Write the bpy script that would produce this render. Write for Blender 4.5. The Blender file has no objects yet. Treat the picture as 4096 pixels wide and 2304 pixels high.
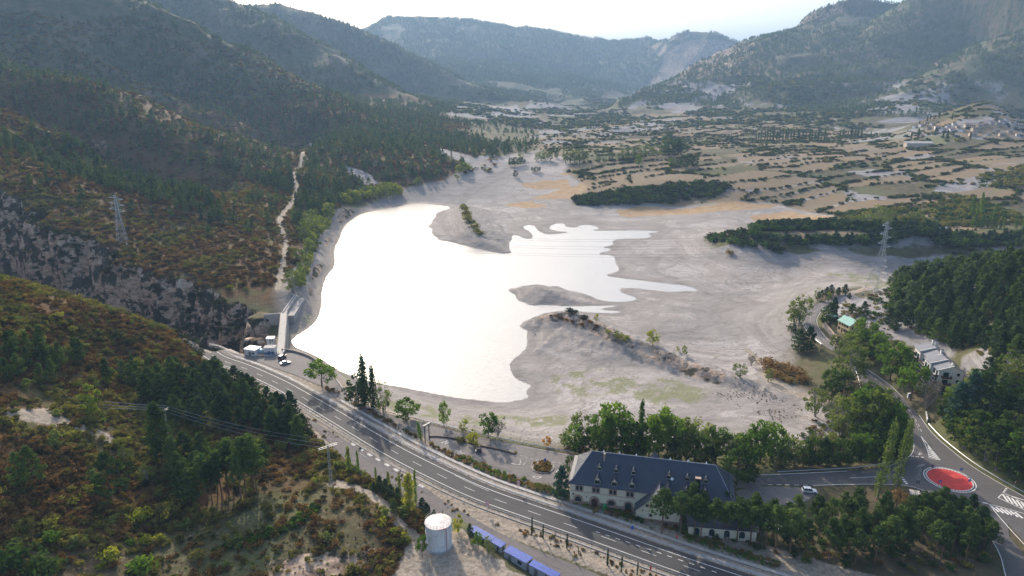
import bpy, bmesh, math, random
import numpy as np
from mathutils import Vector, Matrix
random.seed(7); rng = np.random.default_rng(7)
sc = bpy.context.scene; col = sc.collection
PI = math.pi
# ---------------------------------------------------------------- camera
CAMZ = 120.0; PITCH = math.radians(17.0)
cam_d = bpy.data.cameras.new('camera'); cam_d.lens = 24; cam_d.sensor_width = 36
cam_d.clip_start = 0.5; cam_d.clip_end = 60000
cam = bpy.data.objects.new('camera', cam_d); col.objects.link(cam)
cam.location = (0, 0, CAMZ); cam.rotation_euler = (PI/2 - PITCH, 0, 0); sc.camera = cam
# ---------------------------------------------------------------- world, sun
SUN_EL = math.radians(27); SUN_AZ = math.radians(-20)      # azimuth from +Y towards +X
w = bpy.data.worlds.new('World'); sc.world = w; w.use_nodes = True
nt = w.node_tree; nt.nodes.clear()
sky = nt.nodes.new('ShaderNodeTexSky'); sky.sky_type = 'NISHITA'; sky.sun_disc = False
sky.sun_elevation = SUN_EL; sky.sun_rotation = SUN_AZ
sky.air_density = 1.0; sky.dust_density = 7.0; sky.ozone_density = 1.0; sky.altitude = 900
bg = nt.nodes.new('ShaderNodeBackground'); bg.inputs[1].default_value = 0.15
wo = nt.nodes.new('ShaderNodeOutputWorld')
nt.links.new(sky.outputs[0], bg.inputs[0]); nt.links.new(bg.outputs[0], wo.inputs[0])
sl = bpy.data.lights.new('sun', 'SUN'); sl.energy = 3.4; sl.angle = math.radians(0.6); sl.color = (1.0, 0.87, 0.72)
so = bpy.data.objects.new('sun', sl); col.objects.link(so)
sdir = Vector((math.sin(SUN_AZ)*math.cos(SUN_EL), math.cos(SUN_AZ)*math.cos(SUN_EL), math.sin(SUN_EL)))
so.rotation_euler = sdir.to_track_quat('Z', 'Y').to_euler(); so.location = (0, 0, 400)
sc.view_settings.view_transform = 'Standard'; sc.view_settings.look = 'None'
sc.view_settings.exposure = 1.0; sc.view_settings.gamma = 1
sc.view_settings.use_curve_mapping = False
sc.cycles.max_bounces = 5; sc.cycles.diffuse_bounces = 2; sc.cycles.glossy_bounces = 2
sc.cycles.transmission_bounces = 3; sc.cycles.volume_bounces = 0; sc.cycles.transparent_max_bounces = 4
# ---------------------------------------------------------------- photo sheet coordinates (2576 wide) to the ground
CP, SP = math.cos(PITCH), math.sin(PITCH); FP = 2576*24/36
def ray(u, v):
    dx = u-1288.0; dy = v-724.5
    return dx, FP*CP - dy*SP, FP*SP + dy*CP
def P(u, v, z=0.0):
    a, f, d = ray(u, v); t = (CAMZ-z)/d
    return (a*t, f*t, z)
def PY(u, v, Y):
    a, f, d = ray(u, v); t = Y/f
    return (a*t, Y, CAMZ-d*t)
def project(x, y, z):
    """world arrays -> sheet u, v, depth"""
    dz = z-CAMZ
    dep = y*CP - dz*SP; up = y*SP + dz*CP
    dep = np.maximum(dep, 1e-3)
    return 1288+FP*x/dep, 724.5-FP*up/dep, dep
def XY(pts, z=0.0):
    return np.array([P(u, v, z)[:2] for u, v in pts])
# ---------------------------------------------------------------- numpy helpers
def _hash(ix, iy, s):
    n = (ix*374761393 + iy*668265263 + s*974634777) & 0x7fffffff
    n = ((n ^ (n >> 13))*1274126177) & 0x7fffffff
    return ((n ^ (n >> 16)) & 0xffff)/65535.0
def vnoise(x, y, s=0):
    ix = np.floor(x).astype(np.int64); iy = np.floor(y).astype(np.int64)
    fx = x-ix; fy = y-iy; fx = fx*fx*fx*(fx*(fx*6-15)+10); fy = fy*fy*fy*(fy*(fy*6-15)+10)
    a = _hash(ix, iy, s); b = _hash(ix+1, iy, s); c = _hash(ix, iy+1, s); d = _hash(ix+1, iy+1, s)
    return (a+(b-a)*fx + (c-a)*fy + (a-b-c+d)*fx*fy)*2-1
def fbm(x, y, s=0, o=4, g=0.5):
    r = 0; a = 1; t = 0
    for i in range(o):
        r = r + a*vnoise(x+i*17.3, y-i*9.1, s+i); t += a; a *= g; x = x*2.03; y = y*2.03
    return r/t
def ridged(x, y, s=0, o=4):
    r = 0; a = 1; t = 0
    for i in range(o):
        r = r + a*(1-2*np.abs(vnoise(x+i*7.3, y+i*3.1, s+i))); t += a; a *= 0.5; x = x*2.1; y = y*2.1
    return r/t
def sstep(a, b, x):
    t = np.clip((x-a)/(b-a), 0, 1); return t*t*(3-2*t)
def seg_dist(x, y, pts, closed=False):
    """distance, side, arclength fraction index to a polyline (n,2+)"""
    best = np.full(x.shape, 1e18); idx = np.zeros(x.shape); side = np.zeros(x.shape)
    n = len(pts); m = n if closed else n-1
    for i in range(m):
        ax, ay = pts[i][0], pts[i][1]; bx, by = pts[(i+1) % n][0], pts[(i+1) % n][1]
        ex, ey = bx-ax, by-ay; L = ex*ex+ey*ey+1e-9
        t = np.clip(((x-ax)*ex+(y-ay)*ey)/L, 0, 1)
        qx = x-ax-t*ex; qy = y-ay-t*ey; d = qx*qx+qy*qy
        k = d < best
        best = np.where(k, d, best); idx = np.where(k, i+t, idx)
        side = np.where(k, np.sign(ex*(y-ay)-ey*(x-ax)), side)
    return np.sqrt(best), side, idx
def inside(x, y, pts):
    r = np.zeros(x.shape, bool); n = len(pts)
    for i in range(n):
        ax, ay = pts[i][0], pts[i][1]; bx, by = pts[(i+1) % n][0], pts[(i+1) % n][1]
        if ay == by: continue
        c = ((ay > y) != (by > y)) & (x < (bx-ax)*(y-ay)/(by-ay)+ax)
        r ^= c
    return r
def sdf(x, y, pts):
    """signed distance, positive outside; only exact near the polygon's box"""
    pts = np.asarray(pts); out = np.full(x.shape, 1e3)
    mx = pts[:, :2].max(0)+90; mn = pts[:, :2].min(0)-90
    k = (x > mn[0]) & (x < mx[0]) & (y > mn[1]) & (y < mx[1])
    if k.any():
        d, _, _ = seg_dist(x[k], y[k], pts, True)
        out[k] = np.where(inside(x[k], y[k], pts), -d, d)
    return out
def smooth(pts, it=2, closed=False):
    p = np.asarray(pts, float)
    for _ in range(it):
        if closed: q = np.roll(p, -1, 0); p = np.stack([p*.75+q*.25, p*.25+q*.75], 1).reshape(-1, p.shape[1])
        else:
            a, b = p[:-1], p[1:]; m = np.stack([a*.75+b*.25, a*.25+b*.75], 1).reshape(-1, p.shape[1])
            p = np.vstack([p[:1], m[1:-1], p[-1:]])
    return p
# ================================================================ LAYOUT (sheet pixels of things seen in the photo)
WL = -8.0
LAKE = [(733,852),(777,826),(800,803),(809,766),(810,723),(824,690),(844,670),(840,623),(854,603),(859,581),(872,563),(896,543),(926,533),
 (986,523),(1026,515),(1046,511),(1099,515),(1140,521),(1112,533),(1089,541),(1119,546),(1099,566),(1122,580),(1142,596),(1179,616),(1219,630),(1266,638),
 (1283,630),(1279,613),(1289,600),(1287,593),(1296,590),(1326,602),(1343,598),(1333,582),(1312,572),(1328,565),(1345,568),(1353,580),(1376,591),(1409,588),(1434,585),
 (1393,580),(1378,573),(1393,563),(1419,561),(1423,571),(1453,573),(1456,566),(1486,566),(1513,574),(1483,581),(1559,580),(1626,580),(1669,583),
 (1626,587),(1643,595),(1619,600),(1553,601),(1539,608),(1546,616),(1509,623),(1549,626),(1496,640),(1546,642),(1549,663),(1559,676),(1556,683),(1519,693),
 (1559,700),(1609,705),(1653,711),(1718,717),(1745,724),(1761,733),(1718,732),(1693,735),(1653,731),(1593,724),(1556,726),(1566,738),(1606,750),(1593,758),
 (1543,760),(1506,755),(1483,743),(1446,733),(1406,728),(1359,715),(1326,718),(1306,720),(1316,740),(1336,756),(1379,766),(1433,771),(1493,770),(1576,767),
 (1506,777),(1526,781),(1569,783),(1546,789),(1513,787),(1476,786),(1440,781),(1400,783),(1359,790),(1346,803),(1336,818),(1324,843),(1329,866),(1319,883),(1289,906),
 (1281,920),(1293,950),(1319,963),(1339,969),(1321,986),(1333,999),(1313,1006),(1263,1014),(1213,1008),(1159,1003),(1093,991),(1043,981),(1009,974),
 (976,969),(935,962),(890,948),(850,932),(813,906),(790,893),(760,880),(738,872)]
lake_xy = smooth(XY(LAKE, WL), 1, True)
HW_UP = smooth(XY([(545,884),(563,897),(633,920),(700,950),(733,966),(859,1038),(942,1088),(1026,1136),(1142,1193),(1232,1233),(1359,1276),(1526,1333),(1718,1401),(1858,1447),(2000,1492),(2300,1580)]), 3)
def offset(line, d):
    t = np.gradient(line, axis=0); t /= np.linalg.norm(t, axis=1)[:, None]
    return line + np.stack([t[:, 1], -t[:, 0]], 1)*d          # d>0: to the right of travel
HW_LO = offset(HW_UP, 6.3)
hw_poly = np.vstack([offset(HW_UP, -1.7), offset(HW_UP, 7.6)[::-1]])
hw_zone = np.vstack([offset(HW_UP, -5.5), offset(HW_UP, 10.5)[::-1]])
SERV = [(668,990),(740,1028),(860,1103),(960,1160),(1062,1222),(1120,1262),(1240,1332),(1330,1375),(1440,1418),(1520,1452),(1640,1500),(1500,1520),(1400,1470),(1290,1415),
 (1180,1352),(1120,1312),(1060,1288),(1035,1262),(980,1228),(930,1196),(880,1170),(845,1130),(800,1085),(740,1040),(690,1004)]
OLD = [(850,955),(880,1000),(892,1014),(942,1033),(1059,1062),(1192,1095),(1326,1122),(1452,1146),(1600,1172),(1760,1190),(1898,1195),(1958,1194),(2051,1189),(2131,1185),(2191,1180),
 (2251,1167),(2285,1152),(2298,1136),(2300,1116),(2291,1093),(2285,1066),(2271,1033),(2235,995),(2200,975),(2168,962),(2158,946),(2145,920),(2120,900),(2071,868),(2055,855),(2031,832),(2019,803),(2024,783),(2048,765),(2100,756),
 (2112,764),(2070,775),(2055,793),(2051,810),(2065,836),(2095,866),(2141,901),(2185,930),(2238,966),(2258,986),(2301,1026),(2328,1066),(2351,1096),(2411,1146),(2451,1176),(2518,1216),
 (2590,1256),(2720,1340),(2700,1420),(2640,1420),(2577,1362),(2535,1318),(2540,1350),(2640,1480),(2560,1520),(2530,1447),(2518,1401),(2501,1368),(2478,1335),(2479,1290),(2466,1266),(2400,1250),(2338,1238),
 (2285,1221),(2235,1217),(2151,1217),(2051,1221),(1931,1219),(1880,1228),(1700,1222),(1462,1205),(1430,1218),(1406,1259),(1352,1240),(1292,1213),(1226,1183),(1126,1139),(1079,1113),
 (1052,1088),(926,1058),(880,1030),(840,985),(815,965)]
DAMPARK = [(565,886),(620,893),(668,897),(705,890),(742,886),(768,893),(800,914),(838,948),(852,962),(850,985),(800,968),(740,942),(690,925),(640,906),(585,893)]
LOT2 = [(1850,1236),(1900,1222),(2010,1226),(2060,1240),(2010,1272),(1950,1270),(1905,1262),(1862,1256)]
serv_xy = XY(SERV); old_xy = XY(OLD); dampark_xy = XY(DAMPARK); lot2_xy = XY(LOT2)
TANKYARD = XY([(985,1449),(1010,1400),(1060,1350),(1100,1330),(1160,1330),(1230,1385),(1300,1449),(1300,1500),(985,1500)], 1.5)
# ---- control points of the ground: (u, v, z) seen points, ('y',u,v,Y), ('w',x,y,z)
CTL = [
 # mud flats
 (1400,930,-7),(1500,1000,-6),(1700,1000,-5.5),(1900,1060,-4),(1300,1040,-6.5),(1100,1015,-6.8),(1150,1055,-4),(1350,1085,-4.5),(1700,800,-7.2),(1900,850,-6.8),(1800,705,-7.2),(1950,750,-6.8),
 (1700,650,-7.2),(2000,900,-5.5),(1500,530,-7.3),(1300,470,-7.3),(1200,480,-7.4),(1380,420,-7),(1700,548,-7),(1900,575,-6.5),(2050,700,-5.5),(2130,700,-4),(1600,600,-7.3),(1450,560,-7.5),(1640,1060,-4),(1450,1080,-4),
 # lake floor
 (900,800,-9),(1100,850,-9),(1100,700,-9),(1200,900,-9),(950,600,-9),(1000,930,-9),(1400,650,-9),
 # left bank of the lake
 (800,640,-2),(830,560,-2),(900,522,-4),(1000,492,-6),(1100,470,-5),(850,520,4),(950,470,-1),(770,700,-1.5),(1050,440,8),(1150,440,0),
 (738,742,0),(700,730,3),(720,640,7),(700,560,12),(740,500,13),(780,440,18),(900,400,20),(900,300,52),(1000,350,28),(1100,400,6),(780,362,30),
 # roads and platforms
 (570,905,0),(650,925,0),(700,950,0),(900,1050,0),(1100,1150,0),(1400,1260,0),(1700,1370,0),(2000,1449,0),(1433,1262,-.3),(1300,1150,-.3),(1900,1200,0),(2200,1190,0),(2390,1200,0),(2560,1300,0),(2500,1440,0),
 (2290,1080,0),(2170,930,0),(2090,870,0),(2040,830,0),(2030,790,0),(2070,760,0),(1700,1270,-1),(1900,1300,-1),(2100,1330,-1.5),(2300,1400,-1),(2000,1400,-.5),(2300,1300,-.5),
 (780,900,0),(860,1000,0),(1000,1060,-1),(1200,1105,-1.2),(1350,1135,-1),(1600,1130,-2),(1800,1140,-2),(2000,1130,-2.5),(2150,1100,-2),(2100,1000,-3),(1950,950,-4.5),
 # right bank
 (2130,835,4),(2080,800,2),(2350,975,4),(2420,900,12),(2300,850,8),(2300,780,12),(2576,900,26),(2576,700,36),(2400,700,22),(2270,715,10),(2200,742,3),(2120,745,3),(2090,740,2),(2576,1050,14),(2400,1060,4),(2576,1180,8),
 (2450,1010,10),(2480,760,24),('w',420,330,42),('w',330,150,30),('w',230,120,12),('w',500,250,55),('w',150,60,2),('w',60,60,0),('w',600,100,70),
 (2300,648,-2),(2400,645,0),(2576,655,4),('w',420,520,4),
 # wooded promontory with the conifer rows
 (1775,612,-4),(1850,590,5),(1900,588,8),(2000,590,8),(2100,600,8),(2300,600,9),(2576,600,13),(1800,655,-6),(2000,665,-5),(2200,665,-3),(1950,577,7),(2150,570,6),(2400,572,8),(2000,545,-4),(1850,545,-5),(2100,540,-1),
 (2576,560,12),(2300,530,6),(2450,520,10),
 (1445,512,-5),(1500,515,-5),(1600,522,-6),(1700,512,-6),(1600,492,2),(1700,480,4),(1800,476,5),(1900,480,4),(1700,452,6),(1550,455,0),(1460,440,-5),(1900,440,9),(2100,490,4),(2000,510,-2),(2300,470,12),(2576,460,18),(2300,410,18),
 (2000,390,14),(1800,390,9),(1700,360,9),(1500,400,-3),(1550,370,3),(1400,360,2),(1600,330,9),(1900,335,16),(2200,345,24),(2576,335,34),(2400,325,32),(1500,310,12),(1350,310,22),(1250,350,18),(1200,300,34),(1400,280,20),
 (1900,290,36),(2100,270,50),(2300,275,58),(2500,262,80),(1600,270,20),(1520,255,22),(1700,250,45),(1800,240,66),
 # foreground hill on the left
 (0,708,43),(150,747,34),(300,792,25),(430,838,14),(520,877,4),('w',-203,318,12),('w',-164,318,-4),('w',-300,330,34),('w',-135,312,-10),('w',-420,250,85),('w',-300,120,60),('w',-180,60,25),('w',-60,60,2),
 (0,900,32),(0,1100,25),(0,1300,17),(0,1449,12),(300,900,17),(300,1100,13),(300,1250,8),(300,1449,6),(500,1000,7),(600,1180,5),(500,1300,5),(700,1300,5),(800,1230,4),(900,1270,5),(960,1330,4),(900,1400,3),(750,1440,3),(1000,1430,1.5),(1098,1390,1.5),(1300,1449,1),
 (600,950,1),(700,1060,2),(790,1150,3),
 # slope above the gorge
 (305,610,19),(0,475,48),(150,540,33),(450,662,10),(600,712,4),(690,735,2),(500,600,15),(620,600,13),(420,447,40),(200,372,62),(0,277,93),(560,530,22),(640,560,15),
 ('w',-520,480,75),('w',-700,560,140),('w',-600,380,70),('w',-900,500,230),
 # second and third wooded spurs
 ('w',-490,745,92),('w',-390,720,58),('w',-330,690,38),('w',-270,660,20),
 ('y',0,138,900),('y',213,205,900),('y',427,297,860),('y',600,350,850),('y',700,402,840),('y',760,450,800),('w',-660,1010,140),('w',-520,1010,112),('w',-400,970,70),('w',-290,930,32),
 ('y',0,40,1120),('y',300,180,1130),('y',500,220,1150),('y',700,300,1100),('y',800,340,1050),('y',900,380,950),
 ('w',-1100,1000,300),('w',-1100,800,260),
]
def ctl_xyz(c):
    if c[0] == 'y': return PY(*c[1:])
    if c[0] == 'w': return c[1:]
    return P(*c)
C = np.array([ctl_xyz(c) for c in CTL], float)
def dom(x, y):
    r = np.hypot(x, y); return np.stack([np.arctan2(x, y)*1.4, np.log(r)], -1)
CD = dom(C[:, 0], C[:, 1])
def tpsk(d2): return 0.5*d2*np.log(d2+1e-12)
_n = len(C)
_K = tpsk(((CD[:, None]-CD[None])**2).sum(-1)) + np.eye(_n)*2e-5
_Pm = np.hstack([np.ones((_n, 1)), CD])
_A = np.zeros((_n+3, _n+3)); _A[:_n, :_n] = _K; _A[:_n, _n:] = _Pm; _A[_n:, :_n] = _Pm.T
_w = np.linalg.solve(_A, np.concatenate([C[:, 2], np.zeros(3)]))
def tps(x, y):
    D = dom(x, y); out = np.empty(len(D))
    for i in range(0, len(D), 20000):
        q = D[i:i+20000]; d2 = ((q[:, None, 0]-CD[None, :, 0])**2+(q[:, None, 1]-CD[None, :, 1])**2)
        out[i:i+20000] = tpsk(d2)@_w[:_n] + _w[_n] + q@_w[_n+1:]
    return out
# ---- far ridges: crest (u,v,Y), profile of drop against distance, left/right
def ridge(x, y, crest, pl, pr, wob=0.0, seed=0):
    c = np.array([PY(*p) if len(p) == 3 else p[1:] for p in crest])
    d, s, i = seg_dist(x, y, c)
    zc = np.interp(i, range(len(c)), c[:, 2])
    if wob: d = d*(1+wob*ridged(x/420, y/420, seed, 4)*sstep(0, 250, d))
    L = np.interp(d, pl[0], pl[1]); R = np.interp(d, pr[0], pr[1])
    return zc-np.where(s > 0, L, R)
S_ = lambda *a: ([p[0] for p in a], [p[1] for p in a])
GORGE = [(-118,300,-14),(-137,318,-36),(-165,338,-48),(-205,356,-50),(-262,380,-46),(-350,418,-40),(-470,460,-20),(-650,520,40)]
def height(x, y):
    x = np.asarray(x, float); y = np.asarray(y, float); r = np.hypot(x, y)
    z = tps(x, y)
    far = sstep(1700, 3000, r)
    z = z*(1-far) + far*np.clip(z, 20, 75)
    z = z*(1-sstep(6000, 9000, r))
    k = r > 700
    zz = z[k]; xx = x[k]; yy = y[k]
    R = []
    R.append(ridge(xx, yy, [('w',-1700,1750,720),(-100,-230,1500),(350,10,1420),(567,118,1400),(733,213,1340),(830,275,1250)], S_((0,0),(60,8),(800,430)), S_((0,0),(60,10),(900,480)), .16, 3))
    R.append(ridge(xx, yy, [('w',-2600,2500,900),(300,-130,2300),(547,0,2250),(587,16,2200),(700,75,2050),(859,160,1900),(1000,235,1800),(1110,285,1700)], S_((0,0),(80,14),(1200,620)), S_((0,0),(80,22),(900,470)), .16, 5))
    R.append(ridge(xx, yy, [('w',-2600,3400,820),(587,17,3100),(650,10,3000),(700,12,3000),(765,28,3000),(859,57,3000),(915,79,3000),(1059,153,2900),(1159,200,2750),(1292,247,2600),(1400,262,2400)], S_((0,0),(80,20),(1200,700)), S_((0,0),(80,25),(1200,640)), .16, 7))
    R.append(ridge(xx, yy, [(800,150,5600),(920,74,5500),(975,42,5500),(1030,45,5500),(1090,44,5500),(1200,54,5500),(1300,66,5500),(1400,79,5500),(1530,103,5500),(1570,103,5500),(1625,96,5500),(1690,108,5500),(1800,160,5600)], S_((0,0),(2000,700)), S_((0,0),(150,30),(1200,300),(2300,415),(3000,500)), .16, 9))
    R.append(ridge(xx, yy, [(1640,118,5200),(1690,98,5000),(1715,83,4950),(1745,78,4900),(1790,84,4800),(1830,97,4750),(1868,112,4700),(1920,137,4700),(2060,200,4700)], S_((0,0),(60,10),(2000,900)), S_((0,0),(60,14),(110,60),(380,235),(1500,560)), .18, 11))
    R.append(ridge(xx, yy, [(1640,240,3400),(1750,214,3350),(1850,172,3300),(1920,136,3250),(1963,100,3200),(2030,55,3100),(2052,33,3000),(2085,16,2950),(2140,1,2900),(2200,2,2900),(2280,12,2900),(2350,14,2950),(2700,40,3000)], S_((0,0),(2000,800)), S_((0,0),(25,5),(70,60),(260,105),(500,190),(1300,395)), .13, 13))
    R.append(ridge(xx, yy, [('w',3600,2300,900),(2576,-110,2400),(2400,-30,2500),(2320,-5,2500),(2250,70,2420),(2170,140,2330),(2090,205,2250),(2030,238,2100)], S_((0,0),(60,8),(1000,400)), S_((0,0),(60,8),(1300,560)), .13, 15))
    R.append(ridge(xx, yy, [('w',3300,1500,620),(2700,40,1900),(2576,85,1900),(2440,160,1850),(2330,215,1800),(2250,245,1750)], S_((0,0),(60,8),(900,330)), S_((0,0),(60,8),(1000,320)), .14, 17))
    m = zz
    for q in R:
        kk = 22.0; h = np.clip(0.5+0.5*(m-q)/kk, 0, 1); m = q*(1-h)+m*h+kk*h*(1-h)
    z[k] = z[k] + (m-zz)*sstep(700, 1000, r[k])
    # gorge
    d, s, i = seg_dist(x, y, GORGE)
    g = np.array(GORGE); zb = np.interp(i, range(len(g)), g[:, 2])
    rough = 9*ridged(x/38, y/38, 21, 4)*sstep(8, 22, d) + 3.6*ridged(x/11, y/11, 25, 4)
    dn = d+rough; up = np.interp(dn, [0, 12, 18, 27, 31, 40, 60, 110], [0, 2, 18, 30, 50, 70, 105, 330])
    ds = d+rough*.5; us = np.interp(ds, [0, 10, 40, 80], [0, 2, 62, 200])
    gz = zb+np.where(s < 0, up, us)
    # s<0 : right of travel (north side, travel goes west)
    h = np.clip(0.5+0.5*(gz-z)/3.0, 0, 1)
    inr = (r < 800)
    gmin = gz*(1-h)+z*h-3.0*h*(1-h)
    z = np.where(inr, gmin, z)
    # dry ravines between the spurs
    for rv, dp, wd in (([(-760,960,150),(-560,770,90),(-470,735,70),(-380,700,50),(-300,665,30),(-235,630,12)], 46, 52), ([(-900,1180,200),(-700,1060,140),(-540,1050,110),(-410,1010,80),(-300,980,50),(-215,930,30)], 55, 75),
                       ([(-560,640,0),(-420,600,0),(-330,560,0),(-250,540,0),(-200,530,0)], 11, 28), ([(-640,1230,0),(-430,1150,0),(-260,1080,0)], 34, 60)):
        k = (x < -100) & (y > 450) & (y < 1400); d, s, i = seg_dist(x[k], y[k], rv); d = d*(1+.25*fbm(x[k]/50, y[k]/50, 19, 3)); z[k] = z[k]-dp*np.exp(-(d/wd)**2)*sstep(2, 30, z[k])*(1-sstep(-340, -240, x[k]))
    # general relief
    hill = sstep(14, 60, z)*sstep(330, 700, r)
    z = z + hill*(np.clip(z*.10, 0, 24)*ridged(x/190, y/190, 31, 4))*(1-.75*sstep(2400, 3600, r))
    fk = r > 3500; z[fk] = z[fk] + (sstep(3700, 4400, r)*sstep(70, 220, z))[fk]*13*ridged(x[fk]/150+z[fk]/600, y[fk]/900, 35, 4)
    near = (1-sstep(300, 700, r))*sstep(6, 25, z)
    z = z + near*1.0*fbm(x/22, y/22, 41, 4)
    bl = sstep(2, 14, z)*(1-hill)*sstep(300, 900, r)
    bl = bl*sstep(-.1, .4, fbm(x/330, y/330, 55, 3))*(x > -200)
    z = z + bl*(4+z*.12)*ridged(x/75, y/75, 51, 5)
    # low terraces in the valley fields
    te = sstep(350, 600, r)*(1-hill)*sstep(-3, 3, z)*sstep(200, 300, x+.25*y)
    z = z + te*1.2*fbm(x/60, y/60, 61, 3)
    # rocks by the dam
    def bump(z, u, v, zb, a, b, hgt, rot=0, pw=4):
        px, py, _ = P(u, v, zb); X = (x-px)*math.cos(rot)+(y-py)*math.sin(rot); Y = -(x-px)*math.sin(rot)+(y-py)*math.cos(rot)
        q = (np.abs(X/a)**2+np.abs(Y/b)**2)**.5*(1+.5*ridged(x/7, y/7, 71, 4))
        return np.maximum(z, np.where(q < 1.6, zb+hgt-(hgt+45)*sstep(.6, 1.5, q)*1.0, -99))
    z = bump(z, 655, 800, -3, 9, 13, 1.5)
    z = bump(z, 590, 838, -14, 11, 12, 3)
    z = bump(z, 640, 868, -2, 9, 6, 3)
    # lake
    k = r < 1500
    ds = np.full(x.shape, 1e3); ds[k] = sdf(x[k], y[k], lake_xy)
    bank = 10+16*sstep(-60, 40, x)
    f = sstep(0, 1, ds/bank)
    zo = WL+.06 + (np.maximum(z, WL+.25)-WL-.06)*f
    zi = WL-np.clip(-ds*.08, .02, 2.5)
    z = np.where(ds < 0, zi, np.where(ds < bank, zo, z))
    # islands and peninsula (real crest lines, steeper on the side facing the camera)
    def isle(z, crest, pl, pr, rg=.5, flr=WL):
        c = np.array([P(*p) for p in crest]); b = (x > c[:, 0].min()-90) & (x < c[:, 0].max()+90) & (y > c[:, 1].min()-90) & (y < c[:, 1].max()+90)
        d, s, i = seg_dist(x[b], y[b], c); zc = np.interp(i, range(len(c)), c[:, 2])
        d = d*(1+.12*fbm(x[b]/6, y[b]/6, 81, 3))
        q = zc-np.where(s > 0, np.interp(d, *pl), np.interp(d, *pr))
        q = q+rg*ridged(x[b]/4.5, y[b]/4.5, 85, 3)*sstep(flr+1, flr+3, q)
        o = z.copy(); o[b] = np.maximum(z[b], q); return o
    # travel direction: from the far tip towards the shore
    z = isle(z, [(1368,797,-3.0),(1392,786,0),(1436,783,1.4),(1490,803,1.0),(1560,835,.2),(1640,862,-1.0),(1740,905,-2.2),(1850,950,-3.0),(1980,1000,-3.6)], S_((0,0),(5,1),(14,6),(25,9.6),(60,20)), S_((0,0),(3.5,.3),(6,2.8),(9,3.3),(11,4.8),(30,7.2),(44,9),(70,16)), .45)
    z = isle(z, [(1163,516,0),(1172,543,1.2),(1190,573,.6),(1215,600,-2.4),(1268,630,-6.6)], S_((0,0),(4,.8),(30,8),(46,10),(70,16)), S_((0,0),(4,1),(12,5.6),(22,7.6),(40,10),(70,16)), .35)
    z = isle(z, [(1318,722,-5.6),(1355,719,-2.8),(1385,731,-3.4),(1420,747,-5.6),(1480,758,-7.3)], S_((0,0),(9,3),(20,5),(60,14)), S_((0,0),(7,1.6),(16,4),(24,6),(60,14)), .3)
    # flat platforms
    for poly, zz_, bl_ in ((hw_zone, -.16, 5), (serv_xy, -.16, 4), (old_xy, -.16, 5), (dampark_xy, -.16, 3), (lot2_xy, -.16, 4)):
        d = sdf(x, y, poly); f = 1-sstep(.6, bl_+1.0, d)
        z = z*(1-f)+zz_*f
    d = sdf(x, y, TANKYARD); f = 1-sstep(0, 6, d); z = z*(1-f)+1.5*f
    _a = math.atan2(22.4, 3.8)-PI/2; X = (x-165.2)*math.cos(_a)+(y-243)*math.sin(_a); Y = -(x-165.2)*math.sin(_a)+(y-243)*math.cos(_a)
    d = np.maximum(np.maximum(-5-X, X-9.5), np.maximum(-9-Y, Y-24)); f = 1-sstep(0, 7, d); z = z*(1-f)+3.1*f
    return z
# ================================================================ TERRAIN GRID (one sheet, finer near the viewer)
NT, NR = 1150, 820
th = np.linspace(math.radians(-66), math.radians(66), NT)
_t = np.linspace(0, 1, NR)
rr = np.exp(np.log(45)+_t*(np.log(9500)-np.log(45)))
TH, RR = np.meshgrid(th, rr)                      # (NR,NT)
GX = RR*np.sin(TH); GY = RR*np.cos(TH)
GZ = height(GX.ravel(), GY.ravel()).reshape(GX.shape)
_lr0, _lrs = np.log(45), (np.log(9500)-np.log(45))/(NR-1)
def gz(x, y, G=None):
    """bilinear look-up of the built sheet"""
    G = GZ if G is None else G
    x = np.asarray(x, float); y = np.asarray(y, float)
    i = np.clip((np.log(np.hypot(x, y)+1e-6)-_lr0)/_lrs, 0, NR-1.001); j = np.clip((np.arctan2(x, y)-th[0])/(th[1]-th[0]), 0, NT-1.001)
    a = i.astype(int); b = j.astype(int); fa = i-a; fb = j-b
    return (G[a, b]*(1-fa)+G[a+1, b]*fa)*(1-fb)+(G[a, b+1]*(1-fa)+G[a+1, b+1]*fa)*fb
def hit(u, v):
    """where the line of sight through a sheet point meets the ground"""
    a, f, d = ray(u, v); t = 60/math.hypot(a, f); n = math.hypot(a, f)
    ts = np.exp(np.linspace(np.log(60/n), np.log(9000/n), 2600))
    dz = (CAMZ-d*ts)-gz(a*ts, f*ts); k = np.argmax(dz < 0)
    if k == 0: k = len(ts)-1
    t0, t1 = ts[k-1], ts[k]; d0, d1 = dz[k-1], dz[k]
    t = t0+(t1-t0)*d0/(d0-d1+1e-9)
    return (a*t, f*t, float(gz(a*t, f*t)))
def hits(pts): return np.array([hit(u, v) for u, v in pts])
def slope_at(G):
    dr = np.gradient(G, axis=0)/np.gradient(RR, axis=0); dt = np.gradient(G, axis=1)/(RR*(th[1]-th[0]))
    return np.hypot(dr, dt)
SL = slope_at(GZ)
_x, _y, _z = GX.ravel(), GY.ravel(), GZ.ravel(); _s = SL.ravel(); _r = RR.ravel()
def polymask(pts, fade, seen=True):
    p = hits(pts)[:, :2] if seen else np.asarray(pts)
    d = sdf(_x, _y, p)+fade*.9*fbm(_x/(fade*2.2), _y/(fade*2.2), 5, 3)
    return 1-sstep(-fade*.5, fade*.5, d)
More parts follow.
